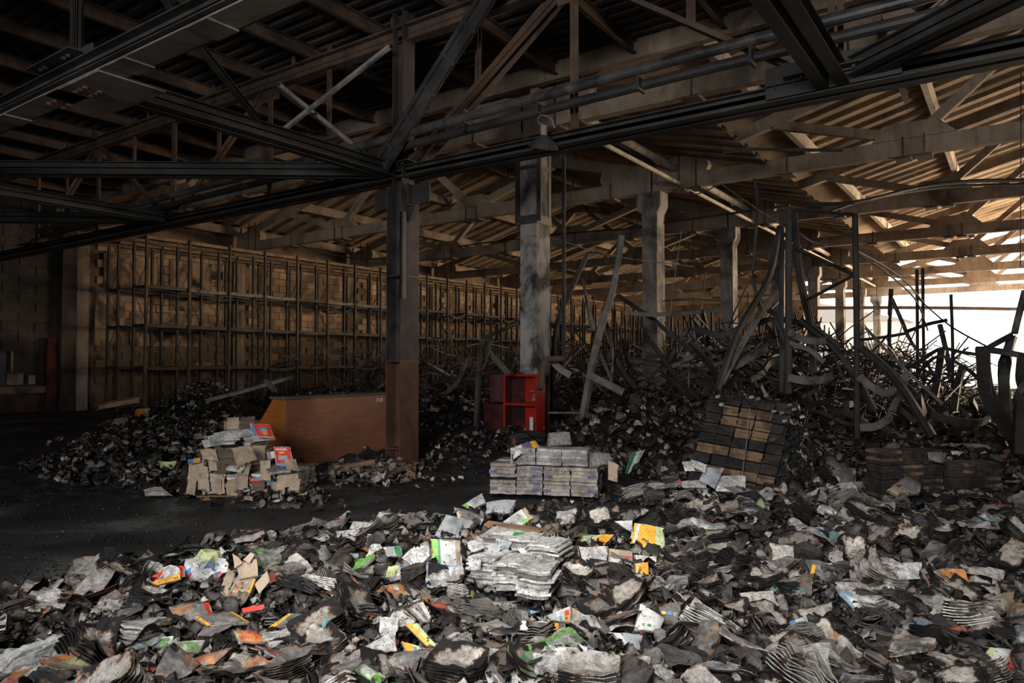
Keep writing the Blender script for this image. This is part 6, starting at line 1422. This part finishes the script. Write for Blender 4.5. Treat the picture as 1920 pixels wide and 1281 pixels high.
# ------------------------------------------------------------------ scattered books, booklets, sheets
def bend_pts(vv, w, h, A, B, T, seed, amp, cor=0.0):
    out = []
    for p in vv:
        u, v = p.x / w, p.y / h
        z = p.z + A * w * (4 * u * u) + B * h * (4 * v * v) + T * u * v * w * 4 + amp * w * noise.noise(Vector((u * 2.6 + seed, v * 2.6, seed * 2.1)))
        c = max(0, abs(u) + abs(v) - 0.62)
        z += cor * c * c * w * (1 if (u * v > 0) else -0.4)
        out.append(Vector((p.x * (1 - abs(A) * 1.2), p.y * (1 - abs(B) * 1.2), z)))
    return out
def layered(w, h, t, L, seed, A=0, B=0, T=0, amp=.05, cor=0.0, jit=.03, rag=.02, fan=0.0, gap=0.0, nu=5, nv=5):
    r = random.Random(seed); mb = MB(); th = t / L
    for l in range(L):
        zt_ = (l + 1) * th + gap * (l / max(1, L - 1)) * t
        ang = fan * (l - L / 2) / L; dx, dy = r.uniform(-jit, jit) * w, r.uniform(-jit, jit) * h
        sx, sy = 1 + r.uniform(-.5, 0) * jit * 2, 1 + r.uniform(-.5, 0) * jit * 2
        g = []; uvs = []
        for j in range(nv + 1):
            for i in range(nu + 1):
                u, v = i / nu - .5, j / nv - .5
                ed = (i in (0, nu)) or (j in (0, nv))
                x = u * w * sx + (r.uniform(-rag, rag) * w if ed else 0); y = v * h * sy + (r.uniform(-rag, rag) * h if ed else 0)
                if (i in (0, nu)) and (j in (0, nv)): x *= 1 - rag * 3; y *= 1 - rag * 3
                x, y = x * math.cos(ang) - y * math.sin(ang), x * math.sin(ang) + y * math.cos(ang)
                g.append(Vector((x + dx, y + dy, zt_))); uvs.append((u + .5, v + .5))
        n0 = len(g)
        ff = [(j * (nu + 1) + i, j * (nu + 1) + i + 1, (j + 1) * (nu + 1) + i + 1, (j + 1) * (nu + 1) + i) for j in range(nv) for i in range(nu)]
        ring = [i for i in range(nu + 1)] + [(j + 1) * (nu + 1) + nu for j in range(nv)] + [nv * (nu + 1) + i for i in range(nu - 1, -1, -1)] + [j * (nu + 1) for j in range(nv - 1, 0, -1)]
        for k in ring: g.append(g[k] - Vector((0, 0, th * .85))); uvs.append(uvs[k])
        m = len(ring)
        for k in range(m): ff.append((ring[(k + 1) % m], ring[k], n0 + k, n0 + (k + 1) % m))
        g = bend_pts(g, w, h, A * (.6 + .6 * l / L), B * (.6 + .6 * l / L), T, seed, amp * (.6 + .8 * l / L), cor * l / L)
        mb.add(g, ff, 0, uvs, r.random())
    return mb
def rag_sheet(w, h, seed, A, B, T, amp, cor, nu=6, nv=6, thick=0.0015):
    return layered(w, h, thick, 1, seed, A, B, T, amp, cor, 0, .035, nu=nu, nv=nv)
R2 = random.Random(99)
charred = []; fused = []; sheets = []; booklets = []; fans = []
for k in range(12):
    charred.append(layered(.23 + R2.uniform(-.03, .03), .30 + R2.uniform(-.03, .03), R2.uniform(.025, .06), 6, k, R2.uniform(-.12, .12), R2.uniform(-.06, .06), R2.uniform(-.12, .12), .10, R2.uniform(-.5, .9), .04, .03))
for k in range(8):
    fused.append(layered(.22, .30, R2.uniform(.08, .15), 10, 40 + k, R2.uniform(-.10, .10), R2.uniform(-.05, .05), R2.uniform(-.12, .12), .09, R2.uniform(0, .8), .10, .03, fan=R2.uniform(-.25, .25), nu=5, nv=4))
for k in range(6):
    fans.append(layered(.20, .28, .05, 9, 60 + k, .12, .05, R2.uniform(-.2, .2), .12, .8, .04, .03, fan=R2.choice([-1, 1]) * R2.uniform(.5, .9), gap=1.2, nu=4, nv=4))
for k in range(14):
    sheets.append(rag_sheet(R2.uniform(.14, .24), R2.uniform(.18, .30), 80 + k, R2.uniform(-.22, .22), R2.uniform(-.12, .12), R2.uniform(-.2, .2), .20, R2.uniform(-.8, 1.3)))
for k in range(10):
    booklets.append((layered(.205, .285, .012, 3, 120 + k, (a := R2.uniform(-.2, .2)), (b := R2.uniform(-.08, .08)), (t := R2.uniform(-.2, .2)), .10, 1.0, .02, .02), layered(.21, .29, .0016, 1, 120 + k, a * 1.5, b * 1.5, t, .15, 1.2, 0, .02)))
def mesh_of(mb, nm, m): return mb.mesh(nm, M[m])
def store(mb_list, nm, mats_): return {m: [mesh_of(b_, nm, m) for b_ in mb_list] for m in mats_}
MC = store(charred, 'charred_book', ['page', 'pageburnt', 'pageblack'])
MFu = store(fused, 'fused_books', ['page', 'pageburnt', 'pageblack'])
MFa = store(fans, 'fanned_book', ['page', 'pageburnt'])
MSh = store(sheets, 'loose_sheet', ['page', 'pageburnt', 'pageclean', 'pageblack', 'c_grey'])
MBp = {m: [mesh_of(a, 'pages', m) for a, b in booklets] for m in ['page', 'pageburnt']}
MBc = {m: [mesh_of(b, 'cover', m) for a, b in booklets] for m in ['c_orange', 'c_green', 'c_red', 'c_teal', 'c_grey', 'c_white']}
def heap_normal(x, y):
    e = .06; hx = Hs(x + e, y) - Hs(x - e, y); hy = Hs(x, y + e) - Hs(x, y - e)
    return Vector((-hx / (2 * e), -hy / (2 * e), 1)).normalized()
def pose(o, x, y, lift, tilt, rr):
    nrm = (heap_normal(x, y) + Vector((rr.gauss(0, tilt), rr.gauss(0, tilt), 0))).normalized()
    q = nrm.to_track_quat('Z', 'Y') @ Matrix.Rotation(rr.uniform(0, 2 * PI), 4, 'Z').to_quaternion()
    o.rotation_mode = 'QUATERNION'; o.rotation_quaternion = q; o.location = (x, y, Hs(x, y) + lift)
def excluded(px, py, lo_=26):
    for x0, y0, x1, y1 in HARD:
        if x0 < px < x1 and y0 < py < y1: return True
    for poly in EXCL:
        xs = [a for a, _ in poly]; ys = [b for _, b in poly]
        if min(xs) - lo_ * .4 < px < max(xs) + lo_ * .4 and min(ys) - 8 < py < max(ys) + lo_: return True
    return False
polyA = POLY_A
def sample_A(rr, near=1.0):
    """random point of the near heap, in view, denser where it shows larger"""
    while True:
        px = rr.uniform(-60, 1980); py = 900 + (1330 - 905) * rr.random() ** near
        q = PZ(px, py, .15)
        if not in_poly(np.array([q.x]), np.array([q.y]), polyA)[0]: continue
        return q.x, q.y, px, py
def zone(px, py):  # right side mixed darker: heavier burning plus its dimmer light put into colour
    if px < 700: return 'left'
    if px < 1250: return 'centre'
    return 'right'
zn = {'left': 'in the left part of the near heap', 'centre': 'in the middle of the near heap', 'right': 'in the right part of the near heap'}
row_w = lambda py: 'at its front' if py > 1130 else 'farther back'
rr = random.Random(5)
# min-distance spread
class Spread:
    def __init__(s, r): s.r = r; s.pts = []
    def ok(s, x, y, r=None):
        r = r or s.r
        for a, b in s.pts:
            if (a - x) ** 2 + (b - y) ** 2 < r * r: return False
        s.pts.append((x, y)); return True
def scatter(n, fn, near, sp, tries=40):
    done = 0; t = 0
    while done < n and t < n * tries:
        t += 1; x, y, px, py = sample_A(rr, near)
        if excluded(px, py): continue
        if not sp.ok(x, y): continue
        fn(x, y, px, py); done += 1
    return done
def put_charred(x, y, px, py):
    z_ = zone(px, py)
    m = rr.choices(['page', 'pageburnt', 'pageblack'], {'left': [3, 3, 3], 'centre': [5, 3, 2], 'right': [1.2, 6, 5.5]}[z_])[0]
    me = rr.choice(MC[m]); o = from_mesh('charred_book', me)
    w_ = {'page': 'whitish', 'pageburnt': 'brown-edged', 'pageblack': 'blackened'}[m]
    tag(o, '%s curled book %s, %s' % (w_, zn[z_], row_w(py)), 'book', 'charred books of the near heap')
    s = rr.uniform(.55, 1.0); o.scale = (s, s, s * rr.uniform(.8, 1.4)); pose(o, x, y, rr.uniform(-.02, .04), .26, rr)
def put_fused(x, y, px, py):
    z_ = zone(px, py); m = rr.choices(['page', 'pageburnt', 'pageblack'], {'left': [2, 4, 4], 'centre': [4, 4, 2], 'right': [1, 6, 5]}[z_])[0]
    o = from_mesh('fused_books', rr.choice(MFu[m])); w_ = {'page': 'whitish', 'pageburnt': 'brown-edged', 'pageblack': 'blackened'}[m]
    tag(o, '%s wad of fused books %s, %s' % (w_, zn[z_], row_w(py)), 'book pack', 'fused wads of the near heap')
    s = rr.uniform(.5, .9); o.scale = (s, s, s); pose(o, x, y, rr.uniform(-.06, .01), .36, rr)
def put_fan(x, y, px, py):
    z_ = zone(px, py); m = rr.choice(['page', 'pageburnt']); o = from_mesh('fanned_book', rr.choice(MFa[m]))
    tag(o, '%s book with fanned-out leaves %s, %s' % ('whitish' if m == 'page' else 'brown-edged', zn[z_], row_w(py)), 'book', 'fanned books of the near heap')
    s = rr.uniform(.7, 1.1); o.scale = (s, s, s); pose(o, x, y, rr.uniform(-.02, .03), .45, rr)
def put_booklet(x, y, px, py):
    z_ = zone(px, py)
    cm = rr.choices(['c_orange', 'c_green', 'c_red', 'c_teal', 'c_grey', 'c_white'], {'left': [4, 2.5, .8, 3, 7, 1.5], 'centre': [1.2, 1, .4, .6, 4, 6], 'right': [.5, .15, .3, .2, 2.5, 2.5]}[z_])[0]
    k = rr.randrange(10); o = from_mesh('booklet', MBp[rr.choice(['page', 'pageburnt'])][k]); c = from_mesh('cover', MBc[cm][k], o); c.location = (0, 0, .012)
    cw = {'c_orange': 'orange-covered', 'c_green': 'green-covered', 'c_red': 'red and blue', 'c_teal': 'teal-tinged', 'c_grey': 'grey-covered', 'c_white': 'white-covered'}[cm]
    tag(o, '%s thin booklet %s, %s' % (cw, zn[z_], row_w(py)), 'book', 'thin booklets of the near heap')
    s = rr.uniform(.75, 1.1); o.scale = (s, s, s); pose(o, x, y, rr.uniform(.02, .07), .26, rr)
def put_sheet(x, y, px, py):
    z_ = zone(px, py); m = rr.choices(['page', 'pageburnt', 'pageclean', 'pageblack', 'c_grey'], {'left': [3, 2, 1, 2, 4], 'centre': [4, 2, 4, 1, 2], 'right': [1.2, 5, .1, 6, .5]}[z_])[0]
    o = from_mesh('loose_sheet', rr.choice(MSh[m]))
    w_ = {'page': 'pale', 'pageburnt': 'browned', 'pageclean': 'clean white', 'pageblack': 'black', 'c_grey': 'grey'}[m]
    tag(o, '%s crumpled sheet %s, %s' % (w_, zn[z_], row_w(py)), 'sheet', 'loose sheets of the near heap')
    s = rr.uniform(.5, .95); o.scale = (s, s, s); pose(o, x, y, rr.uniform(.03, .08), .34, rr)
scatter(298, put_charred, .80, Spread(.15))
scatter(90, put_fused, .75, Spread(.30))
scatter(60, put_fan, .9, Spread(.35))
scatter(200, put_booklet, 1.0, Spread(.17))
scatter(270, put_sheet, .85, Spread(.14))

# ------------------------------------------------------------------ the uncountable rest: joined scraps and far books
class Mass:
    def __init__(s): s.V = []; s.F = []; s.U = []; s.N = 0; s.M = []; s.R = []
    def add(s, tpl, loc, q, sc_, mi, r):
        V, F, U = tpl; Rm_ = np.array(q.to_matrix())
        v = (V * np.array(sc_)) @ Rm_.T + np.array(loc)
        s.V.append(v); s.F.append(F + s.N); s.U.append(U); s.N += len(V); s.M.append(np.full(len(F), mi)); s.R.append(np.full(len(F), r))
    def build(s, name, mats_, label, cat):
        V = np.concatenate(s.V); F = np.concatenate(s.F); U = np.concatenate(s.U); Mi = np.concatenate(s.M); Rr = np.concatenate(s.R)
        me = bpy.data.meshes.new(name); nf = len(F)
        me.vertices.add(len(V)); me.vertices.foreach_set('co', V.astype(np.float32).ravel())
        me.loops.add(nf * 4); me.loops.foreach_set('vertex_index', F.astype(np.int32).ravel())
        me.polygons.add(nf); me.polygons.foreach_set('loop_start', np.arange(0, nf * 4, 4, dtype=np.int32)); me.polygons.foreach_set('loop_total', np.full(nf, 4, dtype=np.int32))
        me.polygons.foreach_set('material_index', Mi.astype(np.int32))
        for m in mats_: me.materials.append(M[m])
        me.update(calc_edges=True)
        ul = me.uv_layers.new(name='UVMap'); ul.data.foreach_set('uv', U[F.ravel()].astype(np.float32).ravel() if len(U) == len(V) else U.ravel())
        at = me.attributes.new('rnd', 'FLOAT', 'FACE'); at.data.foreach_set('value', Rr.astype(np.float32))
        o = bpy.data.objects.new(name, me); col.objects.link(o); return tag(o, label, cat, None, 'stuff')
def tpl_of(mb):
    V = np.array(mb.v); F = np.array([f for f in mb.f]); U = np.zeros((len(V), 2))
    for f, u in zip(mb.f, mb.uv):
        for i, a in zip(f, u): U[i] = a
    return V, F, U
T_sh = [tpl_of(layered(.16, .20, .002, 1, 300 + k, R2.uniform(-.4, .4), R2.uniform(-.3, .3), R2.uniform(-.5, .5), .45, R2.uniform(-1, 2), 0, .08, nu=4, nv=4)) for k in range(14)]
T_bk = [tpl_of(layered(.20, .27, .05, 4, 330 + k, R2.uniform(-.3, .3), R2.uniform(-.15, .15), R2.uniform(-.3, .3), .25, R2.uniform(-.5, 1.2), .10, .05, nu=3, nv=3)) for k in range(12)]
mats_s = ['page', 'pageburnt', 'pageblack', 'scrapmix', 'ash']
def fill(mass, n, pts_fn, tp, s0, s1, wts, tilt, lift, seed, zonal=False):
    r = random.Random(seed)
    xy = pts_fn(n, r); X = np.array([a for a, b in xy]); Y = np.array([b for a, b in xy]); Z = H(X, Y)
    hx = (H(X + .05, Y) - H(X - .05, Y)) / .1; hy = (H(X, Y + .05) - H(X, Y - .05)) / .1
    for i in range(len(X)):
        nrm = Vector((-hx[i] + r.gauss(0, tilt), -hy[i] + r.gauss(0, tilt), 1)).normalized()
        q = nrm.to_track_quat('Z', 'Y') @ Matrix.Rotation(r.uniform(0, 2 * PI), 4, 'Z').to_quaternion()
        s = r.uniform(s0, s1)
        w2 = wts
        if zonal:  # blacker pieces at right: real char, with the dim light put in too
            ppx, ppy = px_of((X[i], Y[i], Z[i]))
            w2 = [wts[0] * (1 if 650 < ppx < 1250 else .5 if ppx < 1250 else .25), wts[1], wts[2] * (1.2 if 650 < ppx < 1250 else 3.2 if ppx > 1250 else 1.6), wts[3] * (1.0 if ppx < 1250 else .35), 0]
        mass.add(r.choice(tp), (X[i], Y[i], Z[i] + r.uniform(*lift)), q, (s, s * r.uniform(.7, 1.1), s), r.choices(range(5), w2)[0], r.random())
def ptsA(n, r):
    out = []
    while len(out) < n:
        px = r.uniform(-80, 2000); py = 895 + 450 * r.random() ** .72; q = PZ(px, py, .15)
        if in_poly(np.array([q.x]), np.array([q.y]), polyA)[0]: out.append((q.x, q.y))
    return out
def pts_poly(poly, n, r, pw=1.0, ymax=1e9):
    xs = [a for a, b in poly]; ys = [b for a, b in poly]; out = []; y0, y1 = min(ys), min(max(ys), ymax)
    k = 0
    while len(out) < n and k < n * 60:
        k += 1; x = r.uniform(min(xs), max(xs)); y = y0 + (y1 - y0) * r.random() ** pw
        if in_poly(np.array([x]), np.array([y]), poly)[0]: out.append((x, y))
    return out
def clearA(n, r):
    out = []
    for a, b in ptsA(n, r):
        px, py = px_of((a, b, .25))
        if (px < 145 and excluded(px, py, 8)) or (excluded(px, py, 8) and r.random() < .5): continue
        out.append((a, b))
    return out
ms_ = Mass()
fill(ms_, 3000, clearA, T_bk, .3, .8, [3, 4, 6, 1.5, 0], .38, (-.07, .0), 1, True)
fill(ms_, 8500, clearA, T_sh, .12, .65, [2.5, 3, 5, 3.5, 0], .7, (-.01, .04), 2, True)
POLY_E = [(0.1, 1.0), (3.2, 1.0), (3.3, 12), (0.3, 12.5)]
fill(ms_, 700, lambda n, r: pts_poly(POLY_E, n, r), T_bk, .4, 1.0, [1, 4, 6, .5, 0], .4, (-.05, .02), 31)
fill(ms_, 900, lambda n, r: pts_poly(POLY_E, n, r), T_sh, .2, .8, [1, 3, 6, 1, 0], .7, (-.01, .04), 32)
ms_.build('paper_litter', mats_s, 'scorched scraps and small books filling the near heap', 'litter')
ms_ = Mass()
fill(ms_, 2400, lambda n, r: pts_poly(POLY_C, n, r, 1.5, 24), T_bk, .45, 1.0, [1.5, 4, 6, 1, 0], .5, (-.05, .03), 3)
fill(ms_, 3600, lambda n, r: pts_poly(POLY_C, n, r, 1.4, 24), T_sh, .2, .85, [1.3, 3, 5, 1.5, 0], .8, (-.01, .06), 4)
fill(ms_, 1200, lambda n, r: pts_poly(POLY_C, n, r, 1.0, 50), T_bk, .6, 1.6, [.5, 2, 7, .3, 0], .6, (-.05, .05), 5)
ms_.build('paper_litter', mats_s, 'burnt books and scraps strewn under the collapsed racks on the right', 'litter')
ms_ = Mass()
fill(ms_, 1500, lambda n, r: pts_poly(POLY_D, n, r, 2.2, 30), T_bk, .5, 1.2, [1.0, 3, 7, .6, 0], .55, (-.04, .05), 6)
fill(ms_, 1500, lambda n, r: pts_poly(POLY_D, n, r, 2.2, 26), T_sh, .3, 1.1, [1.0, 2, 5, 1.2, 0], .8, (0, .08), 7)
ms_.build('paper_litter', mats_s, 'burnt books and scraps on the heap behind the counter and under the racks', 'litter')
ms_ = Mass()
fill(ms_, 900, lambda n, r: pts_poly(POLY_B, n, r, 1.0), T_bk, .35, .85, [.9, 2.5, 7, 1.6, 0], .4, (-.03, .02), 8)
fill(ms_, 2200, lambda n, r: pts_poly(POLY_B, n, r, 1.0), T_sh, .2, .85, [.9, 2, 6, 2.6, 0], .7, (0, .05), 9)
q = PZ(390, 742, .9)
fill(ms_, 500, lambda n, r: [(q.x + r.gauss(0, .9), q.y + r.gauss(0, 1.0)) for _ in range(n)], T_bk, .5, .95, [3, 4, 4, 1, 0], .5, (-.03, .04), 10)
q0 = PZ(690, 890, .1)
fill(ms_, 160, lambda n, r: [(q0.x + r.gauss(0, .45), q0.y + r.gauss(0, .35)) for _ in range(n)], T_sh, .2, .8, [5, 1, 1, 4, 0], .6, (.02, .17), 11)
q1 = PZ(470, 925, .0)
fill(ms_, 140, lambda n, r: [(q1.x + r.gauss(0, .7), q1.y + r.gauss(0, .22)) for _ in range(n)], T_sh, .2, .8, [3, 2, 3, 2, 0], .5, (.01, .06), 12)
q2 = PZ(880, 860, .0)
fill(ms_, 260, lambda n, r: [(q2.x + r.gauss(0, .7), q2.y + r.gauss(0, 1.1)) for _ in range(n)], T_sh, .2, .8, [1, 2, 4, 2, 0], .5, (.01, .06), 13)
ms_.build('paper_litter', mats_s, 'scattered scraps and booklets around the torn cartons and the left ash heap', 'litter')
# fine grit on the open floor
ms_ = Mass(); tg = [tpl_of(MB().box((0, 0, 0), (.03, .02, .012), jit=.006)) for _ in range(4)]
def ptsF(n, r):
    out = []
    while len(out) < n:
        px, py = r.uniform(-50, 1000), r.uniform(850, 1110); qq = PZ(px, py, 0); out.append((qq.x, qq.y))
    return out
fill(ms_, 2600, ptsF, tg, .2, .8, [.5, .6, 6, .2, 4], .3, (.0, .006), 14)
ms_.build('grit', mats_s, 'fine grit and cinders over the open floor', 'grit')
# fonts become plain meshes
dg = bpy.context.evaluated_depsgraph_get()
for o in [o for o in list(sc.objects) if o.type == 'FONT']:
    me = bpy.data.meshes.new_from_object(o.evaluated_get(dg)); n_ = from_mesh('lettering', me, o.parent); n_.matrix_local = o.matrix_local.copy()
    nm = o.name; bpy.data.objects.remove(o); n_.name = 'lettering'
